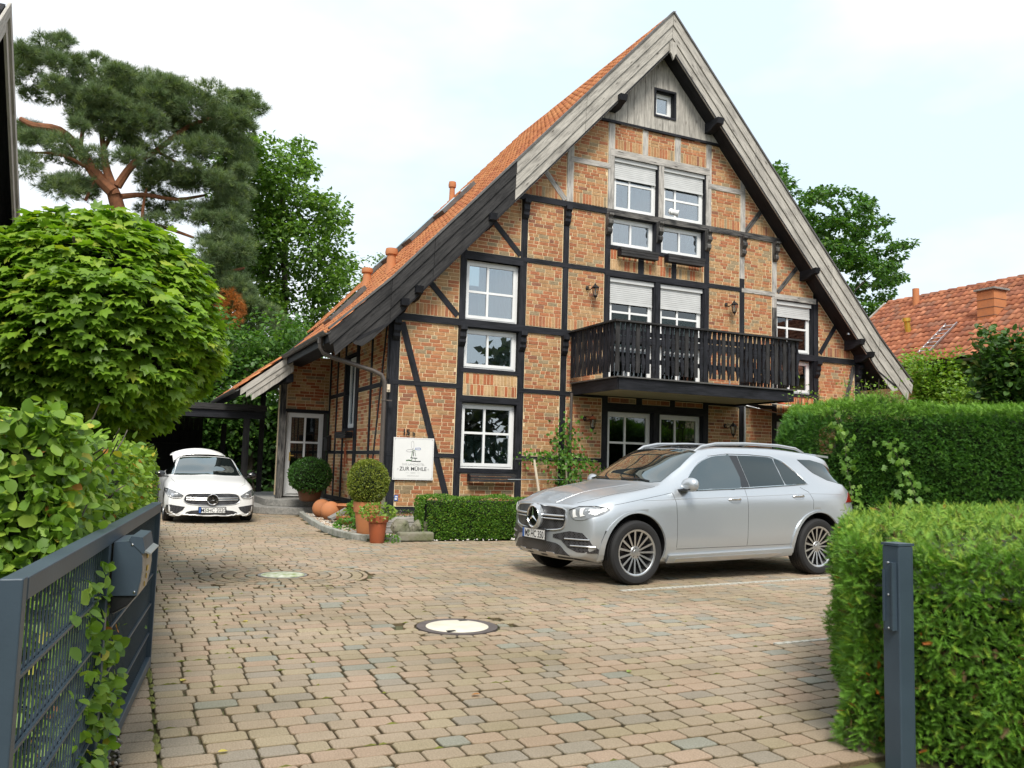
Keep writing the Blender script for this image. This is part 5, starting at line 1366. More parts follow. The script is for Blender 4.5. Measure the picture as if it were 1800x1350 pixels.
# paper on the ground by the gate
t = thing('paper_scrap', 'white scrap of paper with a dark spot lying beyond the gate', 'paper', (.42, 15.3, .01))
mb = MB(); mb.add([(-.08, -.12, 0), (.14, -.08, .004), (.12, .16, .012), (-.10, .12, .003)], [(0, 1, 2, 3)]); mb.build('paper_sheet', M['white'], t, local=True)
mb = MB(); mb.box((-.06, -.04, .012), (.0, .08, .03)); mb.build('dark_spot', M['blackplastic'], t, local=True)
# ------------------------------------------------------------------ cars
def pchip(xs, ys, x):
    xs = np.array(xs, float); ys = np.array(ys, float); h = np.diff(xs); dl = np.diff(ys) / h; m = np.zeros(len(xs))
    m[0], m[-1] = dl[0], dl[-1]
    for i in range(1, len(xs) - 1):
        if dl[i - 1] * dl[i] > 0:
            w1, w2 = 2 * h[i] + h[i - 1], h[i] + 2 * h[i - 1]; m[i] = (w1 + w2) / (w1 / dl[i - 1] + w2 / dl[i])
    x = np.clip(x, xs[0], xs[-1]); i = np.clip(np.searchsorted(xs, x) - 1, 0, len(xs) - 2); t = (x - xs[i]) / h[i]
    return ys[i] * (2 * t ** 3 - 3 * t ** 2 + 1) + h[i] * m[i] * (t ** 3 - 2 * t ** 2 + t) + ys[i + 1] * (-2 * t ** 3 + 3 * t ** 2) + h[i] * m[i + 1] * (t ** 3 - t ** 2)
def pc(tab, u): return float(pchip([a for a, _ in tab], [b for _, b in tab], np.array(u)))

class Car:
    def __init__(s, root, T, u0, u1, front_curve, back_curve, wheels, wr, wx, paint):
        """T: list of (w-table, z-table) for the half section, bottom centre to roof centre"""
        s.root = root; s.T = T; s.u0, s.u1 = u0, u1; s.fc, s.bc = front_curve, back_curve; s.paint = paint
        us = list(np.unique(np.concatenate([np.linspace(u0, u0 + .5, 9), np.linspace(u0 + .5, u1 - .5, 44), np.linspace(u1 - .5, u1, 9)])))
        secs = []
        for u in us:
            pts = [(pc(w, u), pc(z, u)) for w, z in T]
            secs.append((u, s.spline(pts)))
        full = []
        def mirror(h): return h + [(-w, z) for w, z in h[-2:0:-1]]
        # end caps: rings shrinking to the middle
        def capr(u, h, sg):
            out = []
            zc = (h[0][1] + h[-1][1]) / 2
            for k, f in ((.985, .018), (.95, .034), (.85, .045), (.62, .05), (.35, .052), (.12, .052)):
                out.append((u + sg * f, [(w * k, zc + (z - zc) * k) for w, z in h]))
            return out
        seq = capr(us[0], secs[0][1], -1)[::-1] + secs + capr(us[-1], secs[-1][1], 1)
        V = []; n = None
        for u, h in seq:
            r = mirror(h); n = len(r)
            for w, z in r: V.append(s.deform(u, w, z))
        F = []
        for i in range(len(seq) - 1):
            for k in range(n):
                k2 = (k + 1) % n; F.append((i * n + k, (i + 1) * n + k, (i + 1) * n + k2, i * n + k2))
        F.append(tuple(range(n))); F.append(tuple((len(seq) - 1) * n + k for k in range(n - 1, -1, -1)))
        s.V, s.F = V, F
        s.bvh = BVHTree.FromPolygons([Vector(v) for v in V], F)
        me = bpy.data.meshes.new('body'); me.from_pydata(V, [], F)
        bm = bmesh.new(); bm.from_mesh(me); bmesh.ops.recalc_face_normals(bm, faces=bm.faces); bm.to_mesh(me); bm.free()
        me.materials.append(M[paint]); me.materials.append(M['blackplastic'])
        body = link('body', me, root, local=True)
        cb = bmesh.new()
        for (ux, uz, r) in wheels:
            for sg in (-1, 1):
                ret = bmesh.ops.create_cone(cb, cap_ends=True, segments=40, radius1=r, radius2=r, depth=.52, matrix=Matrix.Translation((ux, sg * (wx + .12), uz)) @ Matrix.Rotation(PI / 2, 4, 'X'))
        cm = bpy.data.meshes.new('cut'); cb.to_mesh(cm); cb.free(); co = bpy.data.objects.new('cut', cm); COL.objects.link(co); co.parent = root
        md = body.modifiers.new('arch', 'BOOLEAN'); md.object = co; md.operation = 'DIFFERENCE'; md.solver = 'EXACT'
        dg = bpy.context.evaluated_depsgraph_get(); nm = bpy.data.meshes.new_from_object(body.evaluated_get(dg))
        body.modifiers.clear(); body.data = nm; bpy.data.objects.remove(co)
        nm.materials.clear(); nm.materials.append(M[paint]); nm.materials.append(M['blackplastic'])
        for p in nm.polygons:
            c = p.center; p.use_smooth = True; p.material_index = 0
            for (ux, uz, r) in wheels:
                dd = math.hypot(c.x - ux, c.z - uz)
                if dd < r * 1.004 and abs(c.y) > wx - .16 and (abs(p.normal.y) > .9 or abs(dd - r) < .012): 
                    if abs(c.y) < wx + .1 or abs(p.normal.y) < .5: p.material_index = 1; p.use_smooth = False
            if p.normal.z < -.9 and c.z < .45: p.material_index = 1
        s.body = body
    def deform(s, u, w, z):
        m = .975
        a = max(0.0, 1 - (u - s.u0 + .06) / s.fc[2]); b = max(0.0, 1 - (s.u1 - u + .06) / s.bc[2])
        q = min(1.3, abs(w) / m)
        u2 = u + s.fc[0] * q ** s.fc[1] * a ** 1.2 - s.bc[0] * q ** s.bc[1] * b ** 1.2
        if len(s.fc) > 3: u2 += s.fc[3] * (z - .5) * a
        if len(s.bc) > 3: u2 -= s.bc[3] * max(0, z - .75) * b
        return (u2, w, z)
    def spline(s, P, sub=5):
        out = []; n = len(P)
        for i in range(n - 1):
            p0, p1, p2, p3 = P[max(i - 1, 0)], P[i], P[i + 1], P[min(i + 2, n - 1)]
            if i == 0: p0 = (-p2[0], p2[1])
            if i == n - 2: p3 = (-p1[0], p1[1])
            for k in range(sub):
                t = k / sub; q = []
                for c in (0, 1):
                    m1 = (p2[c] - p0[c]) * .5; m2 = (p3[c] - p1[c]) * .5
                    lim = abs(p2[c] - p1[c]) * 1.6 + .002
                    m1 = max(-lim, min(lim, m1)); m2 = max(-lim, min(lim, m2))
                    q.append(p1[c] * (2 * t ** 3 - 3 * t * t + 1) + m1 * (t ** 3 - 2 * t * t + t) + p2[c] * (-2 * t ** 3 + 3 * t * t) + m2 * (t ** 3 - t * t))
                out.append((max(0.0, q[0]) if 0 < i else q[0], q[1]))
        out.append(P[-1]); out[0] = (0.0, P[0][1])
        return out
    def hit(s, view, a, b):
        if view == 'side': o, d = Vector((a, -3, b)), Vector((0, 1, 0))
        elif view == 'far': o, d = Vector((a, 3, b)), Vector((0, -1, 0))
        elif view == 'front': o, d = Vector((-4, a, b)), Vector((1, 0, 0))
        elif view == 'back': o, d = Vector((9, a, b)), Vector((-1, 0, 0))
        else: o, d = Vector((a, b, 4)), Vector((0, 0, -1))
        loc, nor, idx, dist = s.bvh.ray_cast(o, d)
        if loc is None:
            loc, nor, idx, dist = s.bvh.find_nearest(o + d * 3)
        if nor.dot(d) > 0: nor = -nor
        return loc, nor
    def patch(s, name, view, poly, mat, off=.003, thick=.008, parent=None, step=.05, smooth=True):
        """sheet lying on the body, its outline drawn in the given view"""
        bm = bmesh.new(); vs = [bm.verts.new((a, b, 0)) for a, b in poly]; bm.faces.new(vs)
        xs = [p[0] for p in poly]; ys = [p[1] for p in poly]
        for ax, lo, hi in ((0, min(xs), max(xs)), (1, min(ys), max(ys))):
            k = int((hi - lo) / step)
            for i in range(1, k + 1):
                c = lo + (hi - lo) * i / (k + 1); co = (c, 0, 0) if ax == 0 else (0, c, 0); no = (1, 0, 0) if ax == 0 else (0, 1, 0)
                bmesh.ops.bisect_plane(bm, geom=list(bm.verts) + list(bm.edges) + list(bm.faces), plane_co=co, plane_no=no)
        nr = {}
        for v in bm.verts:
            l, n = s.hit(view, v.co.x, v.co.y); v.co = l + n * off; nr[v.index] = n; v.normal = n
        bm.verts.index_update()
        ns = {v: s.nrm_at(v.co) for v in bm.verts}
        be = [e for e in bm.edges if e.is_boundary]; new = {}
        for e in be:
            for v in e.verts:
                if v not in new: new[v] = bm.verts.new(v.co - ns[v] * thick)
        for e in be:
            a, b = e.verts
            try: bm.faces.new((a, b, new[b], new[a]))
            except Exception: pass
        top = [f for f in bm.faces]
        bmesh.ops.recalc_face_normals(bm, faces=top)
        # point the sheet outwards
        f = max(bm.faces, key=lambda f: f.calc_area()); c = f.calc_center_median(); ll, nn, _, _ = s.bvh.find_nearest(c)
        if f.normal.dot(s.nrm_at(c)) < 0: bmesh.ops.reverse_faces(bm, faces=list(bm.faces))
        me = bpy.data.meshes.new(name); bm.to_mesh(me); bm.free(); me.materials.append(M[mat])
        if smooth:
            for p in me.polygons: p.use_smooth = True
            me.set_sharp_from_angle(angle=math.radians(35))
        return link(name, me, parent or s.root, local=True)
    def nrm_at(s, co):
        l, n, i, d = s.bvh.find_nearest(co)
        c = Vector((min(max(co.x, s.u0 + .8), s.u1 - .8), 0, .7))
        return n if n.dot(co - c) > 0 else -n
    def line(s, name, view, pts, r, mat, off=.0, parent=None, step=.04, n=6, closed=False):
        P = []
        pts = list(pts) + ([pts[0]] if closed else [])
        for (a, b), (c, d) in zip(pts, pts[1:]):
            k = max(1, int(math.hypot(c - a, d - b) / step))
            for i in range(k): P.append((a + (c - a) * i / k, b + (d - b) * i / k))
        P.append(pts[-1]); Q = []
        for a, b in P:
            l, nn = s.hit(view, a, b); Q.append(l + nn * off)
        mb = MB(); mb.tube(Q, r, n); return mb.build(name, M[mat], parent or s.root, smooth=True, local=True)
def smooth_poly(pts, sub=4):
    out = []; n = len(pts)
    for i in range(n):
        p0, p1, p2, p3 = [pts[(i + k - 1) % n] for k in range(4)]
        for k in range(sub):
            t = k / sub; out.append(tuple(0.5 * (2 * p1[c] + (p2[c] - p0[c]) * t + (2 * p0[c] - 5 * p1[c] + 4 * p2[c] - p3[c]) * t * t + (3 * p1[c] - p0[c] - 3 * p2[c] + p3[c]) * t ** 3) for c in (0, 1)))
    return out
def wheel(root, ux, w, z, r_t, r_r, width, nsp, name='wheel', sg=-1, steer=0.0):
    e = bpy.data.objects.new(name, None); COL.objects.link(e); e.parent = root; e.location = (ux, w, z); e.rotation_euler = (0, 0, steer); e.empty_display_size = .1
    WM[e.name] = wmat(root) @ Matrix.Translation((ux, w, z)) @ Matrix.Rotation(steer, 4, 'Z')
    ax = (0, sg, 0); hw = width / 2
    mb = MB(); mb.lathe((0, 0, 0), [(r_r - .005, -hw * .9), (r_r + .03, -hw), (r_t - .03, -hw * .98), (r_t - .006, -hw * .80), (r_t, -hw * .5), (r_t, hw * .5), (r_t - .006, hw * .80), (r_t - .03, hw * .98), (r_r + .05, hw * 1.0), (r_r + .012, hw * .96), (r_r - .005, hw * .86)], 56, axis=ax)
    mb.build('tyre', M['rubber'], e, smooth=True, local=True, auto=30)
    mb = MB()
    for k in (-.55, -.18, .18, .55): mb.lathe((0, 0, 0), [(r_t + .0005, hw * (k - .035)), (r_t + .001, hw * k), (r_t + .0005, hw * (k + .035))], 56, axis=ax)
    mb.build('tread_groove', M['blackgloss'], e, local=True)
    mb = MB(); mb.lathe((0, 0, 0), [(r_r - .035, -hw * .6), (r_r - .03, hw * .5), (r_r - .022, hw * .84), (r_r - .012, hw * .90), (r_r + .003, hw * .90), (r_r + .003, hw * .80)], 56, axis=ax); mb.build('rim', M['alu'], e, smooth=True, local=True)
    mb = MB(); mb.lathe((0, 0, 0), [(r_r - .03, hw * -.55), (.001, hw * -.55)], 40, axis=ax); mb.build('wheel_well_disc', M['blackplastic'], e, local=True)
    mb = MB(); mb.lathe((0, 0, 0), [(.05, hw * .0), (.16, hw * .05), (.165, hw * -.02)], 32, axis=ax); mb.build('brake_disc', M['castiron'], e, local=True)
    for k in range(nsp):
        a = 2 * PI * k / nsp; ca, sa = math.cos(a), math.sin(a)
        def P(r, t, h): return (r * ca - t * sa, sg * h, r * sa + t * ca)
        r0, r1 = .055, r_r - .015; h0, h1 = hw * .62, hw * .84; t0, t1 = .010, .0135
        vs = [P(r0, -t0, h0), P(r0, t0, h0), P(r1, t1, h1), P(r1, -t1, h1), P(r0, -t0 * 1.7, h0 - .035), P(r0, t0 * 1.7, h0 - .035), P(r1, t1 * 1.7, h1 - .04), P(r1, -t1 * 1.7, h1 - .04)]
        fs = [(0, 1, 2, 3), (0, 4, 5, 1), (1, 5, 6, 2), (2, 6, 7, 3), (3, 7, 4, 0)]
        if sg > 0: fs = [f[::-1] for f in fs]
        mb = MB(); mb.add(vs[:4], [fs[0]]); mb.cur = 1; mb.add(vs, fs[1:]); mb.build('spoke', [M['alu'], M['blackgloss']], e, local=True)
    mb = MB(); mb.lathe((0, 0, 0), [(.075, hw * .45), (.075, hw * .60), (.068, hw * .66), (.035, hw * .68), (.034, hw * .74), (.001, hw * .75)], 24, axis=ax); mb.build('hub', M['alu'], e, smooth=True, local=True)
    for k in range(5):
        a = 2 * PI * k / 5 + .3; mb = MB(); mb.lathe((.054 * math.cos(a), 0, .054 * math.sin(a)), [(.008, hw * .66), (.008, hw * .70), (.001, hw * .70)], 8, axis=ax); mb.build('bolt', M['castiron'], e, local=True)
    return e
def star_badge(car, c, r, tilt=0.0, parent=None, mat='chrome', back=True):
    """ring with a three-pointed star, facing -x"""
    c = Vector(c); mb = MB(); n = 32
    ring = [c + Vector((-.012, r * math.cos(2 * PI * k / n), r * math.sin(2 * PI * k / n))) for k in range(n + 1)]
    mb.tube(ring, r * .085, 8, caps=False)
    for k in range(3):
        a = PI / 2 + k * 2 * PI / 3
        tip = c + Vector((-.016, r * .95 * math.cos(a), r * .95 * math.sin(a)))
        for s_ in (-1, 1):
            b = a + s_ * PI / 3; q = c + Vector((-.014, r * .13 * math.cos(b), r * .13 * math.sin(b))); m_ = c + Vector((-.030, 0, 0))
            mb.add([tip, q, m_], [(0, 1, 2) if s_ > 0 else (0, 2, 1)])
    mb.build('star_emblem', M[mat], parent or car.root, smooth=False, local=True)
    if back:
        mb = MB(); mb.lathe(c, [(r * 1.02, -.03), (r * 1.02, .004), (.001, .006)], 32, axis=(-1, 0, 0)); mb.build('emblem_disc', M['blackgloss'], parent or car.root, smooth=False, local=True)
def plate(car, c, txt, w=.52, h=.115):
    e = bpy.data.objects.new('licence_plate', None); COL.objects.link(e); e.parent = car.root; e.location = c; e.empty_display_size = .05
    WM[e.name] = wmat(car.root) @ Matrix.Translation(c)
    mb = MB(); mb.box((-.004, -w / 2 - .012, -h / 2 - .012), (.012, w / 2 + .012, h / 2 + .012)); mb.build('plate_holder', M['blackplastic'], e, local=True)
    mb = MB(); mb.box((-.008, -w / 2, -h / 2), (-.004, w / 2, h / 2)); mb.build('plate_face', M['signwhite'], e, local=True)
    mb = MB(); mb.box((-.0095, w / 2 - .045, -h / 2 + .003), (-.008, w / 2 - .003, h / 2 - .003)); mb.build('blue_band', M['signblue'], e, local=True)
    mb = MB()
    for (a, b, c_, d_) in ((-w / 2, w / 2, -h / 2, -h / 2 + .004), (-w / 2, w / 2, h / 2 - .004, h / 2), (-w / 2, -w / 2 + .004, -h / 2, h / 2), (w / 2 - .004, w / 2, -h / 2, h / 2)): mb.box((-.009, a, c_), (-.008, b, d_))
    mb.build('plate_border', M['signdark'], e, local=True)
    text_mesh('lettering', txt, h * 1.02, 'signdark', e, (-.0095, -.02, -h * .36), rot=(PI / 2, 0, -PI / 2), bold=.0012, sx=.80)
    mb = MB(); mb.lathe((-.0095, w / 2 - .165, h * .18), [(.013, 0), (.001, .001)], 10, axis=(-1, 0, 0)); mb.lathe((-.0095, w / 2 - .165, -h * .18), [(.013, 0), (.001, .001)], 10, axis=(-1, 0, 0)); mb.build('seal', M['signgreen'], e, local=True)
    mb = MB()
    for k in range(8):
        a = k * PI / 4; mb.lathe((-.010, w / 2 - .024 + .011 * math.cos(a), .018 + .011 * math.sin(a)), [(.0018, 0), (.001, .0005)], 5, axis=(-1, 0, 0))
    mb.build('star_ring', M['gold'], e, local=True)
    return e

# --- silver car: u runs from nose to tail, w across (negative = side towards the viewer)
A_ = math.radians(4.7); KS = 3.06 / 2.995
O_ = Vector((5.70, 8.68, 0)); Vd = Vector((-math.sin(A_), math.cos(A_), 0))
suv = thing('silver_suv', 'silver metallic four-door sport utility car parked before the house', 'car', O_ + Vd * .975 * KS, A_)
suv.scale = (KS, KS, KS); WM[suv.name] = WM[suv.name] @ Matrix.Scale(KS, 4)
T = [
 ([(-.9, 0), (4.05, 0)], [(-.9, .30), (-.5, .25), (0, .24), (3.3, .26), (4.05, .40)]),
 ([(-.9, .72), (-.5, .80), (0, .84), (3.4, .84), (4.05, .76)], [(-.9, .30), (-.5, .25), (0, .24), (3.3, .26), (4.05, .40)]),
 ([(-.9, .84), (-.5, .90), (.5, .905), (2.7, .905), (3.5, .91), (4.05, .87)], [(-.9, .38), (-.5, .34), (0, .33), (3.3, .35), (4.05, .47)]),
 ([(-.9, .90), (-.4, .962), (0, .970), (.6, .950), (2.5, .952), (3.1, .972), (3.6, .960), (4.05, .91)], [(-.9, .56), (0, .53), (3.3, .58), (4.05, .66)]),
 ([(-.9, .88), (-.4, .945), (.3, .955), (1.5, .955), (3.2, .965), (3.8, .93), (4.05, .87)], [(-.9, .76), (-.4, .83), (.3, .90), (3, .98), (4.05, 1.0)]),
 ([(-.9, .80), (-.4, .88), (.3, .90), (.8, .905), (3.2, .895), (3.8, .85), (4.05, .80)], [(-.9, .86), (-.4, .955), (.4, 1.075), (1.0, 1.11), (3, 1.17), (3.8, 1.20), (4.05, 1.13)]),
 ([(-.9, .68), (-.4, .78), (.2, .81), (.6, .80), (1.2, .775), (3, .765), (3.6, .73), (4.05, .70)], [(-.9, .90), (-.4, 1.01), (.2, 1.115), (.45, 1.16), (.75, 1.26), (1.25, 1.44), (2, 1.46), (3, 1.45), (3.5, 1.41), (3.85, 1.26), (4.05, 1.15)]),
 ([(-.9, .55), (.2, .68), (.6, .70), (1.2, .665), (2, .67), (3.3, .655), (3.7, .64), (4.05, .62)], [(-.9, .915), (-.4, 1.035), (.2, 1.135), (.45, 1.185), (.75, 1.36), (1.2, 1.60), (1.6, 1.655), (2.4, 1.665), (3.2, 1.62), (3.6, 1.55), (3.85, 1.29), (4.05, 1.16)]),
 ([(-.9, .35), (.2, .42), (1.2, .42), (4.05, .40)], [(-.9, .92), (-.4, 1.06), (.15, 1.16), (.35, 1.20), (.7, 1.40), (1.2, 1.645), (1.6, 1.695), (2.4, 1.705), (3.2, 1.66), (3.62, 1.58), (3.87, 1.29), (4.05, 1.17)]),
 ([(-.9, 0), (4.05, 0)], [(-.9, .92), (-.4, 1.065), (.1, 1.165), (.28, 1.195), (.7, 1.42), (1.18, 1.655), (1.6, 1.71), (2.4, 1.72), (3.2, 1.675), (3.65, 1.59), (3.9, 1.29), (4.05, 1.17)]),
]
RU = 3.09
T = [([(a if a != -.9 else -.77, v) for a, v in w], [(a if a != -.9 else -.77, v) for a, v in z]) for w, z in T]
car = Car(suv, T, -.77, 4.05, (.27, 2.6, .75, .04), (.25, 2.6, .6, .14), [(0, .40, .435), (RU, .40, .435)], None, .80, 'silver')
for sg in (-1, 1):
    wheel(suv, 0, sg * .845, .375, .378, .272, .26, 15, sg=sg); wheel(suv, RU, sg * .845, .375, .378, .272, .26, 15, sg=sg)
for view in ('side', 'far'):
    fx = 1
    # arches
    for uc in (0, RU):
        out, inn = [], []
        for k in range(29):
            a = math.radians(-12 + 204 * k / 28); out.append((uc + .502 * math.cos(a), .385 + .478 * math.sin(a))); inn.append((uc + .442 * math.cos(a), .40 + .438 * math.sin(a)))
        car.patch('wheel_arch', view, out + inn[::-1], 'silver', .016, .03, step=.09)
    car.patch('side_window', view, smooth_poly([(.76, 1.115), (.92, 1.29), (1.10, 1.44), (1.34, 1.535), (1.60, 1.565), (1.66, 1.565), (1.72, 1.16), (1.2, 1.135)], 3), 'carglass', .004)
    car.patch('door_pillar', view, [(1.665, 1.567), (1.80, 1.568), (1.87, 1.165), (1.73, 1.155)], 'blackgloss', .003)
    car.patch('side_window', view, [(1.81, 1.568), (2.10, 1.57), (2.36, 1.56), (2.44, 1.545), (2.52, 1.20), (1.88, 1.165)], 'privacy', .004)
    car.patch('quarter_window', view, smooth_poly([(2.465, 1.54), (2.60, 1.50), (2.72, 1.42), (2.85, 1.32), (2.95, 1.225), (2.70, 1.21), (2.545, 1.205), (2.50, 1.38)], 2), 'privacy', .004)
    car.line('window_trim', view, [(.74, 1.10), (.91, 1.30), (1.09, 1.455), (1.32, 1.555), (1.62, 1.59), (2.02, 1.592), (2.40, 1.575), (2.60, 1.52), (2.76, 1.41), (2.88, 1.31), (2.97, 1.215), (2.5, 1.185), (1.8, 1.145), (1.2, 1.12), (.74, 1.10)], .008, 'chrome', .005)
    car.patch('rear_quarter_glass', view, [(2.93, 1.545), (3.20, 1.545), (3.46, 1.50), (3.62, 1.42), (3.80, 1.22), (3.70, 1.215), (3.40, 1.27), (3.15, 1.37)], 'privacy', .004)
    for pts in ([(.565, 1.08), (.60, .95), (.615, .7), (.62, .42)], [(1.775, 1.14), (1.79, .9), (1.79, .42)], [(2.80, 1.17), (2.93, 1.11), (2.99, 1.0), (2.98, .88)], [(.62, .40), (2.6, .42)], [(.565, 1.08), (.1, 1.0), (-.3, .93)]):
        car.line('panel_gap', view, pts, .0028, 'blackplastic', -.0005)
    car.line('body_crease', view, [(.1, .985), (.9, 1.015), (1.9, 1.05), (3.0, 1.09), (3.6, 1.085)], .006, 'silver', -.002)
    for uc in (1.56, 2.71):
        hz = 1.0 if uc < 2 else 1.045
        car.patch('handle_recess', view, [(uc + .10 * math.cos(t * PI / 8), hz + .036 * math.sin(t * PI / 8)) for t in range(16)], 'alu', .001, .004, step=.03)
        l, n = car.hit(view, uc, hz); mb = MB(); mb.tube([l + Vector((-.105, 0, .002)) + n * .005, l + Vector((-.06, 0, .006)) + n * .032, l + Vector((.06, 0, .006)) + n * .032, l + Vector((.105, 0, .002)) + n * .005], [.008, .014, .014, .008], 10); mb.build('door_handle', M['chrome'], suv, smooth=True, local=True)
    car.patch('side_step', view, [(.50, .255), (.50, .335), (1.5, .355), (2.62, .375), (2.62, .285), (1.5, .262)], 'silver', .035, .05)
    car.patch('sill_strip', view, [(.60, .27), (2.2, .275), (2.42, .32), (2.30, .325), (.62, .30)], 'alu', .040, .01)
    car.patch('tail_lamp', view, [(3.66, .97), (3.80, 1.10), (3.93, 1.13), (4.03, 1.10), (4.05, .98)], 'redlens', .006, .012)
    car.line('panel_gap', view, [(3.62, .96), (4.05, .965)], .003, 'blackplastic')
    car.patch('bumper_vent', view, [(-.505, .36), (-.485, .52), (-.44, .64), (-.425, .63), (-.455, .50), (-.465, .36)], 'blackplastic', .004)
    sg = -1 if view == 'side' else 1
    # mirror
    mb = MB(); C0 = Vector((.74, sg * 1.03, 1.185)); vs, fs = [], []; nu, nv = 14, 18
    for i in range(nu + 1):
        t = PI * i / nu
        for j in range(nv):
            p = 2 * PI * j / nv; x_ = math.cos(t); r_ = math.sin(t) ** .75
            vs.append(C0 + Vector((.075 * r_ * math.cos(p) - .015 * x_, sg * (.0 - .115 * x_) * 1.0, .085 * r_ * math.sin(p) * (1 - .12 * x_))))
    for i in range(nu):
        for j in range(nv): fs.append((i * nv + j, i * nv + (j + 1) % nv, (i + 1) * nv + (j + 1) % nv, (i + 1) * nv + j))
    mb.add(vs, fs); mr = mb.build('side_mirror', M['silver'], suv, smooth=True, local=True, auto=80)
    mb = MB(); mb.prism([(.66, sg * .86, 1.09), (.84, sg * .86, 1.10), (.82, sg * 1.08, 1.12), (.69, sg * 1.08, 1.12)], (0, 0, .028)); mb.build('mirror_foot', M['blackplastic'], mr, local=True)
    mb = MB(); mb.lathe(C0 + Vector((.045, 0, 0)), [(.075, 0), (.07, .012), (.001, .014)], 20, axis=(1, 0, 0), sx=1.0); mb.build('mirror_glass', M['carglass'], mr, local=True)
    # roof rail
    pts = [(1.17, .60, 1.60), (1.30, .60, 1.67), (1.55, .60, 1.715), (2.1, .595, 1.735), (2.7, .59, 1.73), (3.05, .585, 1.70), (3.22, .58, 1.645)]
    mb = MB(); mb.tube([(a, sg * b, c_) for a, b, c_ in pts], [.012, .02, .022, .022, .022, .02, .012], 10); mb.build('roof_rail', M['alu'], suv, smooth=True, local=True)
# windscreen, glass roof, rear window
def sym(h): return [(a, b) for a, b in h] + [(a, -b) for a, b in h[::-1]]
car.patch('windscreen', 'top', sym([(.30, 0), (.34, .35), (.42, .62), (.52, .735), (.85, .715), (1.17, .655), (1.13, .35), (1.10, 0)][0:8])[0:16], 'carglass', .005, step=.07)
car.patch('glass_roof', 'top', sym([(1.16, 0), (1.19, .35), (1.22, .56), (2.0, .57), (2.9, .55), (2.92, 0)]), 'blackgloss', .004, step=.12)
for sg in (-1, 1): car.line('wiper', 'top', [(.36, sg * .15), (.44, sg * .62)], .008, 'blackplastic', .015)
for sg in (-1, 1): car.line('bonnet_crease', 'top', [(-.72, sg * .30), (-.2, sg * .42), (.25, sg * .50)], .005, 'silver', -.003)
for sg in (-1, 1): car.line('bonnet_gap', 'top', [(-.62, sg * .60), (-.4, sg * .73), (0, sg * .80), (.38, sg * .80)], .003, 'blackplastic', 0)
mb = MB(); mb.prism([(3.45, -.60, 1.60), (3.78, -.54, 1.585), (3.80, 0, 1.60), (3.78, .54, 1.585), (3.45, .60, 1.60), (3.45, 0, 1.655)], (0, 0, .03)); mb.build('roof_spoiler', M['silver'], suv, local=True)
# front
gr = car.patch('grille', 'front', smooth_poly([(-.50, .865), (-.545, .80), (-.55, .72), (-.50, .635), (-.25, .605), (0, .60), (.25, .605), (.50, .635), (.55, .72), (.545, .80), (.50, .865), (0, .885)], 3), 'grille', .006, .01, step=.06)
car.line('grille_frame', 'front', smooth_poly([(-.50, .870), (-.55, .80), (-.558, .72), (-.50, .63), (-.25, .598), (0, .593), (.25, .598), (.50, .63), (.558, .72), (.55, .80), (.50, .870), (0, .89)], 3), .009, 'alu', .006, parent=gr, closed=True)
for z in (.775, .735):
    for sg in (-1, 1): car.line('grille_bar', 'front', [(sg * .12, z), (sg * .54, z + .004)], .013 if z > .75 else .008, 'alu', .020, parent=gr)
l, n = car.hit('front', 0, .745); star_badge(car, (l.x - .045, 0, .745), .130, parent=gr); mb = MB(); mb.lathe((l.x - .05, 0, .745), [(.16, -.05), (.165, -.01), (.14, .012), (.13, .0)], 36, axis=(-1, 0, 0)); mb.build('emblem_rim', M['silver'], gr, smooth=True, local=True)
for sg in (-1, 1):
    hl = car.patch('headlamp', 'front', [(sg * a, b) for a, b in smooth_poly([(.60, .855), (.70, .895), (.82, .905), (.90, .89), (.915, .86), (.885, .80), (.80, .755), (.70, .745), (.645, .765), (.61, .81)], 3)], 'clearlens', .007, .012, step=.04)
    car.line('headlamp_edge', 'front', [(sg * a, b) for a, b in ((.60, .855), (.70, .895), (.82, .905), (.90, .89))], .006, 'blackgloss', .008, parent=hl)
    for (a, b) in ((.66, .83), (.745, .845)):
        car.patch('lamp_element', 'front', [(sg * (a + x_), b + z_) for x_, z_ in ((-.012, .03), (.02, .035), (.03, -.03), (.055, -.045), (.0, -.06), (-.01, -.02))], 'white', .011, .004, step=.03, parent=hl)
    car.patch('lamp_element', 'front', [(sg * a, b) for a, b in ((.80, .875), (.89, .872), (.895, .86), (.81, .85))], 'alu', .011, .004, step=.03, parent=hl)
    iv = car.patch('air_intake', 'front', [(sg * a, b) for a, b in ((.36, .555), (.62, .61), (.78, .60), (.86, .52), (.895, .42), (.88, .37), (.72, .375), (.60, .42), (.50, .50), (.36, .515))], 'grille', .005, .01, step=.06)
    for (a0, a1, z) in ((.56, .86, .52), (.64, .885, .445)): car.line('intake_bar', 'front', [(sg * a0, z), (sg * a1, z + .005)], .009, 'alu', .012, parent=iv)
li = car.patch('lower_intake', 'front', smooth_poly([(-.60, .30), (-.55, .38), (-.42, .455), (0, .465), (.42, .455), (.55, .38), (.60, .30), (0, .285)], 3), 'grille', .006, .01, step=.06)
car.line('skid_edge', 'front', [(-.62, .292), (-.3, .278), (0, .275), (.3, .278), (.62, .292)], .012, 'alu', .012, parent=li)
for a in (-.32, 0, .32): 
    for dz in (.0,): car.patch('skid_fin', 'front', [(a - .10, .30), (a - .07, .345), (a + .07, .345), (a + .10, .30)], 'alu', .014, .012, step=.05, parent=li)
l, n = car.hit('front', 0, .54); plate(car, (l.x - .03, 0, .535), 'MS HC 350')
l, n = car.hit('back', 0, 1.0)
car.patch('rear_window', 'back', [(-.58, 1.25), (-.50, 1.50), (.50, 1.50), (.58, 1.25)], 'privacy', .004)

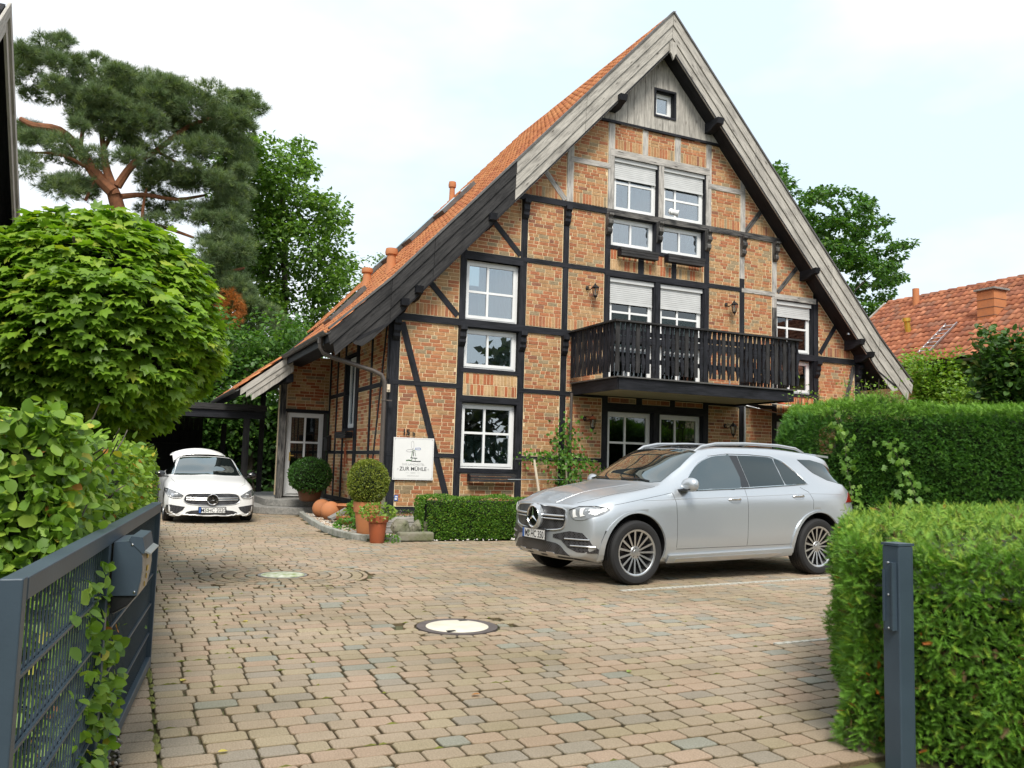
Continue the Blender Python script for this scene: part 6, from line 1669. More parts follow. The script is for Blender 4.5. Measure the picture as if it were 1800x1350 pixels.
# --- white car: nose towards the viewer
wc = thing('white_coupe', 'white low four-door car with open boot standing before the carport', 'car', (1.74, 19.35, 0), PI / 2)
T = [
 ([(-.85, 0), (3.8, 0)], [(-.85, .16), (-.5, .15), (3.2, .18), (3.8, .3)]),
 ([(-.85, .66), (-.4, .76), (3.3, .76), (3.8, .66)], [(-.85, .16), (-.5, .15), (3.2, .18), (3.8, .3)]),
 ([(-.85, .80), (-.4, .87), (.5, .875), (3.3, .87), (3.8, .78)], [(-.85, .22), (0, .22), (3.2, .26), (3.8, .38)]),
 ([(-.85, .83), (-.4, .905), (.6, .90), (3.2, .91), (3.8, .80)], [(-.85, .40), (0, .44), (3.3, .5), (3.8, .56)]),
 ([(-.85, .81), (-.4, .885), (.3, .89), (3.2, .89), (3.8, .78)], [(-.85, .54), (-.4, .62), (.3, .72), (3, .80), (3.8, .80)]),
 ([(-.85, .72), (-.4, .81), (.3, .83), (3.2, .80), (3.8, .70)], [(-.85, .60), (-.4, .73), (.4, .84), (1.2, .90), (3, .97), (3.8, .95)]),
 ([(-.85, .60), (-.3, .70), (.3, .74), (1.0, .70), (2, .66), (3.1, .62), (3.8, .60)], [(-.85, .625), (-.4, .775), (.3, .885), (.6, .935), (1.1, 1.12), (1.8, 1.18), (2.8, 1.10), (3.3, 1.0), (3.8, .96)]),
 ([(-.85, .48), (.3, .62), (1.0, .60), (1.5, .56), (2.6, .53), (3.8, .50)], [(-.85, .635), (-.4, .80), (.3, .91), (.55, .95), (1.0, 1.17), (1.4, 1.325), (1.9, 1.35), (2.5, 1.29), (3.2, 1.06), (3.8, .975)]),
 ([(-.85, .28), (3.8, .30)], [(-.85, .645), (-.4, .815), (.25, .925), (.45, .955), (.95, 1.20), (1.4, 1.37), (1.9, 1.40), (2.5, 1.34), (3.2, 1.07), (3.8, .98)]),
 ([(-.85, 0), (3.8, 0)], [(-.85, .65), (-.4, .82), (.2, .93), (.38, .96), (.9, 1.20), (1.38, 1.375), (1.9, 1.41), (2.5, 1.35), (3.2, 1.07), (3.8, .98)]),
]
c2 = Car(wc, T, -.85, 3.8, (.30, 2.4, .75, .10), (.2, 2.6, .5), [(0, .33, .36), (2.73, .33, .36)], None, .74, 'carwhite')
for sg in (-1, 1):
    wheel(wc, 0, sg * .79, .31, .318, .235, .22, 10, sg=sg); wheel(wc, 2.73, sg * .79, .31, .318, .235, .22, 10, sg=sg)
g2 = c2.patch('grille', 'front', smooth_poly([(-.44, .595), (-.53, .51), (-.52, .44), (-.40, .39), (0, .375), (.40, .39), (.52, .44), (.53, .51), (.44, .595), (0, .605)], 3), 'grille', .006, .01, step=.06)
c2.line('grille_frame', 'front', smooth_poly([(-.44, .600), (-.537, .51), (-.527, .435), (-.40, .385), (0, .37), (.40, .385), (.527, .435), (.537, .51), (.44, .600), (0, .61)], 3), .006, 'alu', .006, parent=g2, closed=True)
for z in (.515, .475):
    for sg in (-1, 1): c2.line('grille_bar', 'front', [(sg * .10, z), (sg * .50, z + .006)], .011, 'alu', .016, parent=g2)
l, n = c2.hit('front', 0, .49); star_badge(c2, (l.x - .035, 0, .49), .105, parent=g2)
for sg in (-1, 1):
    hl = c2.patch('headlamp', 'front', [(sg * a, b) for a, b in smooth_poly([(.56, .565), (.70, .635), (.83, .685), (.885, .68), (.88, .60), (.83, .53), (.74, .50), (.62, .51)], 3)], 'darklens', .007, .012, step=.04)
    for (a, b) in ((.66, .545), (.76, .575)): c2.patch('lamp_element', 'front', [(sg * (a + .03 * math.cos(t * PI / 5)), b + .026 * math.sin(t * PI / 5)) for t in range(10)], 'alu', .011, .004, step=.03, parent=hl)
    c2.line('lamp_strip', 'front', [(sg * .60, .52), (sg * .74, .512), (sg * .84, .55)], .006, 'signwhite', .012, parent=hl)
    iv = c2.patch('air_intake', 'front', [(sg * a, b) for a, b in ((.52, .335), (.80, .375), (.865, .36), (.875, .24), (.82, .195), (.66, .20), (.56, .27))], 'grille', .006, .01, step=.05)
    c2.line('intake_lip', 'front', [(sg * .50, .21), (sg * .62, .165), (sg * .86, .19)], .010, 'carwhite', .012, parent=iv)
    # mirrors
    mb = MB(); C0 = Vector((.68, sg * .97, .96)); mb.lathe(C0, [(.001, -.10), (.055, -.09), (.075, -.03), (.075, .04), (.055, .09), (.001, .10)], 18, axis=(0, 1, 0)); mr = mb.build('side_mirror', M['blackgloss'], wc, smooth=True, local=True)
    mb = MB(); mb.box((.66, sg * .80, .90), (.74, sg * .95, .925)); mb.build('mirror_foot', M['blackplastic'], mr, local=True)
    view = 'side' if sg < 0 else 'far'
    c2.patch('side_window', view, [(.66, .96), (.95, 1.12), (1.3, 1.24), (1.9, 1.29), (2.5, 1.23), (2.95, 1.05), (2.0, .97), (1.2, .93)], 'carglass', .004)
    for pts in ([(.55, .85), (.58, .3)], [(1.6, .93), (1.62, .3)]): c2.line('panel_gap', view, pts, .003, 'blackplastic')
    c2.line('bonnet_gap', 'top', [(-.62, sg * .52), (-.3, sg * .70), (.3, sg * .76)], .003, 'blackplastic')
c2.patch('lower_intake', 'front', smooth_poly([(-.50, .18), (-.40, .26), (0, .275), (.40, .26), (.50, .18), (0, .165)], 3), 'grille', .006, .01, step=.05)
c2.line('splitter', 'front', [(-.86, .165), (-.5, .14), (0, .135), (.5, .14), (.86, .165)], .014, 'carwhite', .015)
c2.patch('windscreen', 'top', sym([(.42, 0), (.45, .35), (.52, .60), (.60, .70), (.95, .635), (1.33, .55), (1.30, .3), (1.28, 0)]), 'carglass', .005, step=.07)
c2.patch('glass_roof', 'top', sym([(1.34, 0), (1.38, .3), (1.42, .50), (2.3, .48), (2.35, 0)]), 'blackgloss', .004, step=.12)
l, n = c2.hit('front', 0, .28); plate(c2, (l.x - .03, 0, .275), 'MS HC 2020')
# the open boot lid standing up behind the roof
mb = MB(); vs, fs = [], []; n_ = 16
for j, (yy, zz, hw) in enumerate(((3.18, 1.08, .50), (3.30, 1.22, .55), (3.40, 1.38, .58), (3.46, 1.50, .60), (3.55, 1.53, .61), (3.62, 1.50, .60))):
    for k in range(n_ + 1):
        t = -1 + 2 * k / n_; vs.append((yy + .05 * t * t, hw * t, zz - .13 * abs(t) ** 2.2))
for j in range(5):
    for k in range(n_): fs.append((j * (n_ + 1) + k, j * (n_ + 1) + k + 1, (j + 1) * (n_ + 1) + k + 1, (j + 1) * (n_ + 1) + k))
mb.add(vs, fs); lid = mb.build('boot_lid', M['carwhite'], wc, smooth=True, local=True)
sm = lid.modifiers.new('thick', 'SOLIDIFY'); sm.thickness = .03
for sg in (-1, 1):
    mb = MB(); mb.tube([(3.15, sg * .50, 1.02), (3.34, sg * .56, 1.24)], .012, 6); mb.build('lid_strut', M['blackplastic'], lid, local=True)
mb = MB(); mb.prism([(3.50, -.66, 1.36), (3.62, -.64, 1.385), (3.66, 0, 1.52), (3.62, .64, 1.385), (3.50, .66, 1.36), (3.52, 0, 1.53)], (0, 0, .02)); mb.build('lid_spoiler', M['carwhite'], lid, local=True)
# ------------------------------------------------------------------ vegetation
def leaf_col(tab, n):
    c = np.array([t[0] for t in tab]); w = np.array([t[1] for t in tab], float); w /= w.sum()
    i = rng.choice(len(tab), n, p=w)
    return c[i] * rng.uniform(.85, 1.15, (n, 1))
# leaf templates (y = along the leaf, z = face normal)
def tmpl_ovate(fold=.12):
    out = [(0, 0), (.30, .22), (.36, .5), (.22, .82), (0, 1.0), (-.22, .82), (-.36, .5), (-.30, .22)]
    v = [(a, b - .0, abs(a) * fold * 2 - .08 * (b - .5) ** 2) for a, b in out] + [(0, .5, 0.0)]
    f = [(8, i, (i + 1) % 8) for i in range(8)]
    return np.array(v, float), np.array(f)
def tmpl_ovate_lo():
    v = [(0, 0, 0), (.34, .45, .06), (0, 1, -.04), (-.34, .45, .06)]
    return np.array(v, float), np.array([(0, 1, 2), (0, 2, 3)])
def tmpl_maple():
    tips = [(-78, .62), (-38, .90), (0, 1.0), (38, .90), (78, .62)]
    pts = [(-.06, .02)]
    L = []
    angs = [-150, -118, -98, -78, -66, -58, -48, -38, -27, -19, -10, 0, 10, 19, 27, 38, 48, 58, 66, 78, 98, 118, 150]
    rad = [.10, .48, .48, .72, .62, .56, .70, .96, .76, .62, .76, 1.04, .76, .62, .76, .96, .70, .56, .62, .72, .48, .48, .10]
    for a, r in zip(angs, rad):
        t = math.radians(a); L.append((r * math.sin(t), r * math.cos(t)))
    v = [(x, y, -.22 * (x * x + .6 * y * y) + .05 * math.sin(9 * x)) for x, y in L] + [(0, 0, 0)]
    n = len(L); f = [(n, i + 1, i) for i in range(n - 1)] + [(n, 0, n - 1)]
    return np.array(v, float), np.array(f)
def tmpl_sprig(pairs=9, nl=.26, w=.035, droop=.1):
    """yew shoot: stem along y with needles left and right"""
    v, f = [], []
    def tri(a, b, c): k = len(v); v.extend([a, b, c]); f.append((k, k + 1, k + 2))
    tri((-.012, 0, 0), (.012, 0, 0), (0, 1, 0)); 
    for i in range(pairs):
        y = .08 + .86 * i / pairs; l = nl * (1 - .55 * (i / pairs) ** 2)
        for s in (-1, 1):
            z = rnd.uniform(.0, .12); tri((0, y, 0), (0, y + w * 2, .0), (s * l, y + l * .75, z))
    for s in (-.05, 0, .05): tri((-.02 + s, .92, 0), (.02 + s, .92, 0), (s * 3, 1.15, .03))
    return np.array(v, float), np.array(f)
def tmpl_tuft(n=20, w=.028, spread=1.0):
    v, f = [], []
    r = random.Random(3)
    for i in range(n):
        a = 2 * PI * i / n + r.uniform(-.2, .2); t = r.uniform(.15, spread)
        d = Vector((math.sin(t) * math.cos(a), math.sin(t) * math.sin(a), math.cos(t))); s = d.cross(Vector((r.uniform(-1, 1), r.uniform(-1, 1), .3))).normalized() * w
        k = len(v); v += [tuple(-s), tuple(s), tuple(d)]; f.append((k, k + 1, k + 2))
    return np.array(v, float), np.array(f)
MAPLE, OVATE, OVLO, SPRIG, SPRIGLO, TUFT = tmpl_maple(), tmpl_ovate(), tmpl_ovate_lo(), tmpl_sprig(), tmpl_sprig(5, .30, .05), tmpl_tuft()

def foliage(name, parent, tm, P, Yd, up, s, cols, mat='leaf', keep=0, keepname='leaf', kind='stuff', score=None):
    """one mass of leaves; the keep nearest are single parts"""
    X, Y, Z = frames_y(Yd, up); n = len(P)
    s = np.broadcast_to(np.asarray(s, float), (n,))
    idx = np.arange(n)
    if keep:
        d = np.linalg.norm(P - np.array([0, 0, EYE]), axis=1) if score is None else score
        o = np.argsort(d); near, idx = o[:keep], o[keep:]
        pal = {}
        for i in near:
            key = rnd.randrange(10)
            if key not in pal:
                pal[key] = np_mesh(keepname, tm[0], [tm[1]], M[mat], np.tile(cols[i], (len(tm[0]), 1)))
            R4 = Matrix(((X[i][0], Y[i][0], Z[i][0], P[i][0]), (X[i][1], Y[i][1], Z[i][1], P[i][1]), (X[i][2], Y[i][2], Z[i][2], P[i][2]), (0, 0, 0, 1)))
            link(keepname, pal[key], parent, world=R4 @ Matrix.Scale(float(s[i]), 4))
    V, F, C = scatter(tm[0], tm[1], P[idx], X[idx], Y[idx], Z[idx], s[idx], cols[idx])
    o = link(name, np_mesh(name, V, [F], M[mat], C), parent)
    if kind: o['kind'] = kind
    return o
def fbm(P, sc, seed=0):
    """cheap smooth noise from a few sines"""
    r = np.random.default_rng(seed); out = np.zeros(len(P))
    for k in range(6):
        d = r.normal(size=3); d /= np.linalg.norm(d); out += np.sin(P @ d * sc * (1 + k * .55) + r.uniform(0, 6.28)) / (1 + k * .5)
    return out / 2.2
def blob_core(name, parent, c, r, mat, sub=3):
    bm = bmesh.new(); bmesh.ops.create_icosphere(bm, subdivisions=sub, radius=1)
    from mathutils import noise
    for v in bm.verts:
        k = 1 + .15 * noise.noise(v.co * 2); v.co = Vector((v.co.x * r[0] * k, v.co.y * r[1] * k, v.co.z * r[2] * k))
    me = bpy.data.meshes.new(name); bm.to_mesh(me); bm.free(); me.materials.append(M[mat])
    return link(name, me, parent, world=Matrix.Translation(c))
M['twigs'] = mk('shade_core', (0.014, 0.024, 0.008), 1.0, scale=6, bump=.5)  # solid cores added inside the foliage, dark so that they block light

def limb(name, parent, pts, r, mat, n=9, sub=3):
    """tapered bent limb through the points"""
    P = [Vector(p) for p in pts]; out = []; rs = []
    for i in range(len(P) - 1):
        p0, p1, p2, p3 = P[max(i - 1, 0)], P[i], P[i + 1], P[min(i + 2, len(P) - 1)]
        for k in range(sub):
            t = k / sub
            out.append(0.5 * ((2 * p1) + (p2 - p0) * t + (2 * p0 - 5 * p1 + 4 * p2 - p3) * t * t + (3 * p1 - p0 - 3 * p2 + p3) * t ** 3))
    out.append(P[-1]); m = len(out)
    for i in range(m): rs.append(r[0] + (r[1] - r[0]) * i / (m - 1))
    mb = MB(); mb.tube(out, rs, n); return mb.build(name, M[mat], parent, smooth=True)

# ---- maple standard (ball crown) on the left
mt = thing('maple_tree', 'ball-shaped light green maple behind the beech hedge on the left', 'tree', (-.32, 9.2, 0))
limb('trunk', mt, [(-.32, 9.2, 0), (-.30, 9.2, 1.2), (-.32, 9.2, 2.2)], (.09, .07), 'bark')
for k in range(7):
    a = k * .9; limb('limb', mt, [(-.32, 9.2, 1.9), (-.32 + .45 * math.cos(a), 9.2 + .45 * math.sin(a), 2.4 + .1 * (k % 3)), (-.32 + .95 * math.cos(a), 9.2 + .95 * math.sin(a), 2.8 + .25 * (k % 3))], (.04, .012), 'bark', 6)
blob_core('shade_core', mt, (-.36, 9.2, 2.68), (.92, .92, .82), 'twigs')
n = 11000
d = norm(rng.normal(size=(n, 3))); lay = rng.uniform(0, 1, n)
rr = np.where(lay < .72, rng.uniform(.86, 1.0, n), rng.uniform(.45, .88, n))
bump = 1 + .10 * fbm(d * 1.0, 4.0, 3) + .05 * fbm(d, 9.0, 4)
P = d * (rr * bump)[:, None] * np.array([1.22, 1.22, 1.12]) + np.array([-.36, 9.2, 2.68])
# shelves of leaves, one above another
P[:, 2] -= np.clip(1.0 - d[:, 2], 0, 1) * .12 * (1 + fbm(P, 5, 9))
low = P[:, 2] < 1.45; P = P[~low]; d = d[~low]; n = len(P)
hor = norm(d * np.array([1, 1, .15]) + rng.normal(size=(n, 3)) * .35); Yd = norm(hor + np.array([0, 0, -.50]) + rng.normal(size=(n, 3)) * .16)
up = norm(np.array([0, 0, .85]) + d * .75 + rng.normal(size=(n, 3)) * .30)
h = np.clip((P[:, 2] - 1.6) / 2.2, 0, 1)
cols = leaf_col([((0.189, 0.324, 0.024), 5), ((0.156, 0.283, 0.022), 5), ((0.248, 0.373, 0.031), 3), ((0.123, 0.228, 0.020), 3), ((0.329, 0.400, 0.039), 1)], n)
foliage('crown', mt, MAPLE, P, Yd, up, rng.uniform(.078, .122, n), cols, keep=300, score=P[:, 1] - .0 * P[:, 2])

# ---- beech hedge along the gate
bh = thing('beech_hedge', 'clipped beech hedge with big round leaves behind the steel gate', 'hedge', (-.6, 6, 0))
def bx(y): return np.interp(y, [1.5, 2.5, 4.4, 6.1, 10, 16.5], [-.42, -.33, -.11, .09, .28, .50])
def bz(y): return np.interp(y, [1.5, 3.0, 3.9, 5.0, 6.0, 9, 16.5], [1.53, 1.52, 1.52, 1.46, 1.43, 1.43, 1.43])
hm = MB()
for (a, b) in ((3.85, 4.4), (4.4, 8), (8, 16.4)):
    hm.add([(bx(a) - .10, a, 0), (bx(a) - 2.6, a, 0), (bx(b) - 2.6, b, 0), (bx(b) - .10, b, 0), (bx(a) - .10, a, bz(a) - .1), (bx(a) - 2.6, a, bz(a) - .1), (bx(b) - 2.6, b, bz(b) - .1), (bx(b) - .10, b, bz(b) - .1)], [(0, 3, 7, 4), (4, 7, 6, 5), (0, 4, 5, 1), (3, 2, 6, 7)])
hm.build('shade_core', M['twigs'], bh)
n1, n2, n3 = 12500, 6000, 650
y = 3.75 + 12.6 * rng.uniform(0, 1, n1) ** 1.7; z = rng.uniform(.02, 1, n1) * (bz(y) + .02); x = bx(y) + rng.normal(size=n1) * .035 - .06 * (z / bz(y)) ** 4 - .02
Pf = np.stack([x, y, z], 1); Nf = np.tile([1.0, -.25, .1], (n1, 1))
y = 3.75 + 12.6 * rng.uniform(0, 1, n2) ** 1.9; x = bx(y) - rng.uniform(0, 2.6, n2); z = bz(y) + rng.normal(size=n2) * .03
Pt = np.stack([x, y, z], 1); Nt = np.tile([.1, -.1, 1.0], (n2, 1))
y = rng.uniform(3.2, 4.4, n3); x = bx(y) + .06 + rng.uniform(0, .07, n3); z = .12 + .85 * rng.uniform(0, 1, n3)
ok = (np.abs(y - (3.80 + .22 * np.sin(z * 4))) < .30 + .35 * rng.uniform(0, 1, n3) ** 3); Pg = np.stack([x, y, z], 1)[ok]; Ng = np.tile([1.0, -.5, .2], (len(Pg), 1))
n4 = 9500; x = -.16 - rng.uniform(0, 1, n4) * 2.5; z = rng.uniform(.02, 1, n4) * 1.54; y = 3.76 + rng.normal(size=n4) * .035 + .10 * (z / 1.6) ** 4; Pn = np.stack([x, y, z], 1); Nn = np.tile([.1, -1.0, .15], (n4, 1))
ye = 16.45 + rng.normal(size=500) * .04; Pe = np.stack([bx(16.4) - rng.uniform(0, 1.3, 500), ye, rng.uniform(0, 1.46, 500)], 1)
P = np.concatenate([Pf, Pt, Pg, Pn]); N_ = np.concatenate([Nf, Nt, Ng, Nn]); n = len(P)
P += (.05 * fbm(P, 3.5, 5) + .03 * fbm(P, 9, 6))[:, None] * norm(N_)
N_ = norm(N_ + rng.normal(size=(n, 3)) * .55 + np.array([0, 0, .45]))
Yd = norm(rng.normal(size=(n, 3)) * .6 + np.array([.5, -.3, -.25]))
cols = leaf_col([((0.155, 0.276, 0.031), 6), ((0.204, 0.338, 0.039), 5), ((0.260, 0.373, 0.050), 3), ((0.106, 0.200, 0.031), 4), ((0.439, 0.414, 0.055), .7), ((0.488, 0.221, 0.066), .25)], n)
foliage('leaves', bh, OVATE, P, Yd, N_, rng.uniform(.040, .070, n) * np.interp(P[:, 1], [2, 6, 16], [1.0, .95, .9]), cols, mat='leaf_gloss', keep=300)
for k in range(26):
    y = rnd.uniform(3.9, 5.5); z = rnd.uniform(.3, 1.5); a = Vector((float(bx(y)) - .1, y, z))
    limb('twig', bh, [a, a + Vector((.08, rnd.uniform(-.1, .1), rnd.uniform(-.02, .12))), a + Vector((.13, rnd.uniform(-.2, .2), rnd.uniform(0, .2)))], (.006, .003), 'bark', 5, 2)

# ---- yew hedge at the right, around the post
yh = thing('yew_hedge', 'bright green clipped yew hedge around the steel post at right', 'hedge', (5.5, 4.2, 0))
foot = [(3.53, 3.33), (5.25, 5.05), (6.4, 5.75), (9.8, 6.6), (9.8, 1.6), (4.5, 1.85)]
ZH = 1.075
cen = Vector((6.2, 3.9, 0))
core = [tuple(Vector((a, b, 0)) + (cen - Vector((a, b, 0))).normalized() * .20) for a, b in foot]
hm = MB(); hm.prism([(c[0], c[1], .02) for c in core], (0, 0, ZH - .30)); hm.build('shade_core', M['twigs'], yh)
def poly_inside(x, y, poly):
    ins = np.zeros(len(x), bool); j = len(poly) - 1
    for i in range(len(poly)):
        xi, yi = poly[i]; xj, yj = poly[j]
        c = ((yi > y) != (yj > y)) & (x < (xj - xi) * (y - yi) / (yj - yi + 1e-12) + xi); ins ^= c; j = i
    return ins
def hedge_shell(foot, ztop, nside, ntop, rnd_r=.12, sides=None, zlow=0.01):
    P, N_ = [], []
    m = len(foot); L = [math.hypot(foot[(i + 1) % m][0] - foot[i][0], foot[(i + 1) % m][1] - foot[i][1]) for i in range(m)]
    use = sides if sides is not None else list(range(m)); tot = sum(L[i] for i in use)
    cx = sum(f[0] for f in foot) / m; cy = sum(f[1] for f in foot) / m
    for i in use:
        k = int(nside * L[i] / tot); a, b = np.array(foot[i]), np.array(foot[(i + 1) % m])
        t = rng.uniform(0, 1, k); z = rng.uniform(zlow, 1, k) * ztop; q = a + (b - a) * t[:, None]
        nn = np.array([(b - a)[1], -(b - a)[0]]); nn = nn / np.linalg.norm(nn)
        if nn @ (np.array([cx, cy]) - a) > 0: nn = -nn
        rt = np.clip((z - (ztop - rnd_r)) / rnd_r, 0, 1); q = q - nn * (rnd_r * (1 - np.sqrt(np.maximum(0, 1 - rt ** 2))))[:, None]
        P.append(np.column_stack([q, z])); N_.append(np.column_stack([np.tile(nn, (k, 1)) * (1 - .7 * rt)[:, None], rt * .9]))
    xs = [f[0] for f in foot]; ys = [f[1] for f in foot]
    x = rng.uniform(min(xs), max(xs), ntop * 3); y = rng.uniform(min(ys), max(ys), ntop * 3); ok = poly_inside(x, y, foot); x, y = x[ok][:ntop], y[ok][:ntop]
    P.append(np.column_stack([x, y, np.full(len(x), ztop)])); N_.append(np.tile([0, 0, 1.0], (len(x), 1)))
    return np.concatenate(P), np.concatenate(N_)
Pa, Na = hedge_shell(foot, ZH, 9000, 12000, sides=[0, 4]); Pb, Nb = hedge_shell(foot, ZH, 9500, 10, sides=[5]); Pc, Nc = hedge_shell(foot, ZH, 6500, 10, sides=[0]); Pd, Nd = hedge_shell(foot, ZH, 6500, 10, sides=[0, 4, 5], zlow=.80); P, N_ = np.concatenate([Pa, Pb, Pc, Pd]), np.concatenate([Na, Nb, Nc, Nd])
N_ = norm(N_); P += N_ * (.060 * fbm(P, 5.5, 11) + .050 * fbm(P, 16, 12))[:, None]
# keep the post free
dp = np.hypot(P[:, 0] - 3.53, P[:, 1] - 3.05); vis = dp > .085
P, N_ = P[vis], N_[vis]; n = len(P)
gap = fbm(P, 6, 21) > -9; P, N_ = P[gap], N_[gap]; n = len(P)
tw = (N_[:, 2:3] > .75)
Yd = norm(N_ * np.where(tw, .30, .65) + rng.normal(size=(n, 3)) * .75 + np.array([0, 0, .12])); up = norm(rng.normal(size=(n, 3)) * .8 + np.array([-.3, -.4, .7]))
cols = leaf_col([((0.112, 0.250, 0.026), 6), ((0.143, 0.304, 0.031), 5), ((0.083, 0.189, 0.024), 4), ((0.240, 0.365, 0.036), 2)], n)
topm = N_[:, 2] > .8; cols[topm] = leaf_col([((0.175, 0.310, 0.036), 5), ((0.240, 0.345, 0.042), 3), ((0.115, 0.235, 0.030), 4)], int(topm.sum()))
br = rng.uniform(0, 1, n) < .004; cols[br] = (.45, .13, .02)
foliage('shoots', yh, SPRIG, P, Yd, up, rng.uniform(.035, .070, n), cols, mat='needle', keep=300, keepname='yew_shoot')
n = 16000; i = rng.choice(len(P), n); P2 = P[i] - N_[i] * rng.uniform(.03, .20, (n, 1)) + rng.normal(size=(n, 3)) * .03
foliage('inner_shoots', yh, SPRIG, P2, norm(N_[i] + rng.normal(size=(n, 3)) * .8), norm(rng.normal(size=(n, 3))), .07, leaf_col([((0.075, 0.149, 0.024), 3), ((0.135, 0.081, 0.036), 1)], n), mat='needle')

# ---- tall hedge behind the silver car
th = thing('tall_yew_hedge', 'tall dark green clipped yew hedge behind the silver car', 'hedge', (13, 10.5, 0))
HA, HB, HC = (11.05, 12.15), (14.6, 9.25), (19.5, 6.6)
foot = [HA, HB, HC, (20.5, 8.4), (15.5, 11.2), (13.2, 13.9)]
c3 = (15.0, 10.2)
core = [(a + (c3[0] - a) * .035, b + (c3[1] - b) * .10) for a, b in foot]
hm = MB(); hm.prism([(a, b, 0) for a, b in core[:1]] + [(12.3, 11.5, 0)] + [(a, b, 0) for a, b in core[1:]], (0, 0, 1.75)); hm.prism([(12.6, 11.2, 1.7)] + [(a, b, 1.7) for a, b in core[1:4]] + [(15.3, 11.0, 1.7), (12.9, 12.6, 1.7)], (0, 0, .70)); hm.build('shade_core', M['twigs'], th)
P, N_ = hedge_shell(foot, 2.68, 58000, 14000, rnd_r=.35, sides=[0, 1, 5])
N_ = norm(N_)
e = np.clip((12.5 - P[:, 0]) / 1.5, 0, 1); P[:, 2] -= e ** 1.6 * .62 * (P[:, 2] / 2.68)
P += N_ * (.08 * fbm(P, 2.6, 31) + .07 * fbm(P, 9, 32))[:, None]; n = len(P)
P[:, 2] += .05 * np.sin(P[:, 0] * 1.7)
Yd = norm(N_ * np.where(P[:, 2:3] > 2.45, .4, 1.0) + rng.normal(size=(n, 3)) * .6 + np.array([-.3, .2, .05])); up = norm(rng.normal(size=(n, 3)) * .35 + np.array([0, -.2, 1]))
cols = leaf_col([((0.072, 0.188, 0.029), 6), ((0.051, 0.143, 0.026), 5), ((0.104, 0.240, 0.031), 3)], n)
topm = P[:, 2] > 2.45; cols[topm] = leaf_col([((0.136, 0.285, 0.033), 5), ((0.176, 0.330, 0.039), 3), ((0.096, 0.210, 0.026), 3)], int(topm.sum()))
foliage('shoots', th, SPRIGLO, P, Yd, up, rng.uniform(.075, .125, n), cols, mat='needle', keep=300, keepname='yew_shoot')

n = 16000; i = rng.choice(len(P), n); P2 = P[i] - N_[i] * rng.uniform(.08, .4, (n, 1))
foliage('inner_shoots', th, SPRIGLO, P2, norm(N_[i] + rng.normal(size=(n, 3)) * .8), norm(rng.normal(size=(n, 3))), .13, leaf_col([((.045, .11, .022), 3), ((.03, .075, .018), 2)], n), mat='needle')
# hop vine climbing on the tall hedge
def vine(name, label, cat, path, per, size, cols, parent=None, grp=None, mat='leaf', spread=.12, tm=None, stem=.006, nrm=(-.5, -.8, .2)):
    t = thing(name, label, cat, path[0], group=grp)
    limb('stem', t, path, (stem, stem * .5), 'bark', 5)
    Pp = []
    for a, b in zip(path, path[1:]):
        a, b = np.array(a), np.array(b); k = max(2, int(np.linalg.norm(b - a) * per)); tt = rng.uniform(0, 1, k)
        Pp.append(a + (b - a) * tt[:, None] + rng.normal(size=(k, 3)) * spread)
    Pp = np.concatenate(Pp); n = len(Pp)
    foliage('leaves', t, tm or OVATE, Pp, norm(rng.normal(size=(n, 3)) * .7 + np.array([0, 0, -.7])), norm(np.array(nrm) + rng.normal(size=(n, 3)) * .4), rng.uniform(size * .7, size * 1.2, n), leaf_col(cols, n), mat=mat, keep=min(60, n // 2))
    return t
VC = [((0.130, 0.263, 0.033), 4), ((0.098, 0.206, 0.028), 4), ((0.182, 0.312, 0.044), 2)]
def hf(t, z, o=.18):    # on the face of the tall hedge
    a, b = Vector((*HA, 0)), Vector((*HB, 0)); p = a + (b - a) * t; nn = Vector((-(b - a).y, (b - a).x, 0)).normalized(); nn = nn if nn.y < 0 else -nn
    return tuple(p + nn * o + Vector((0, 0, z)))
vine('hop_vine', 'hop vine with lobed leaves climbing the tall hedge, nearest the car', 'vine', [hf(.27, .3), hf(.27, .9), hf(.25, 1.5), hf(.24, 2.1), hf(.20, 2.45)], 46, .09, VC, tm=MAPLE, spread=.09, grp='hop vines on the tall hedge')
vine('hop_vine', 'hop vine with lobed leaves on the tall hedge, further right', 'vine', [hf(.52, .3), hf(.50, .9), hf(.47, 1.4), hf(.40, 2.0)], 55, .09, VC, tm=MAPLE, spread=.13, grp='hop vines on the tall hedge')
# climbing vine on the trellis
vine('climbing_vine', 'leafy vine climbing the trellis and downpipe under the balcony', 'vine', [(9.1, 16.85, .3), (9.15, 16.8, 1.0), (9.1, 16.82, 1.6), (9.12, 16.85, 2.25)], 330, .085, [((0.072, 0.188, 0.022), 4), ((0.111, 0.237, 0.033), 4), ((0.052, 0.138, 0.022), 3)], spread=.20, mat='leaf_gloss')
vine('climbing_vine', 'vine shoots running sideways along the trellis rails', 'vine', [(8.0, 16.85, 1.55), (8.7, 16.82, 1.58), (9.5, 16.82, 1.55), (9.95, 16.8, 1.3)], 120, .08, [((0.085, 0.200, 0.022), 4), ((0.130, 0.263, 0.033), 3)], spread=.09, mat='leaf_gloss')
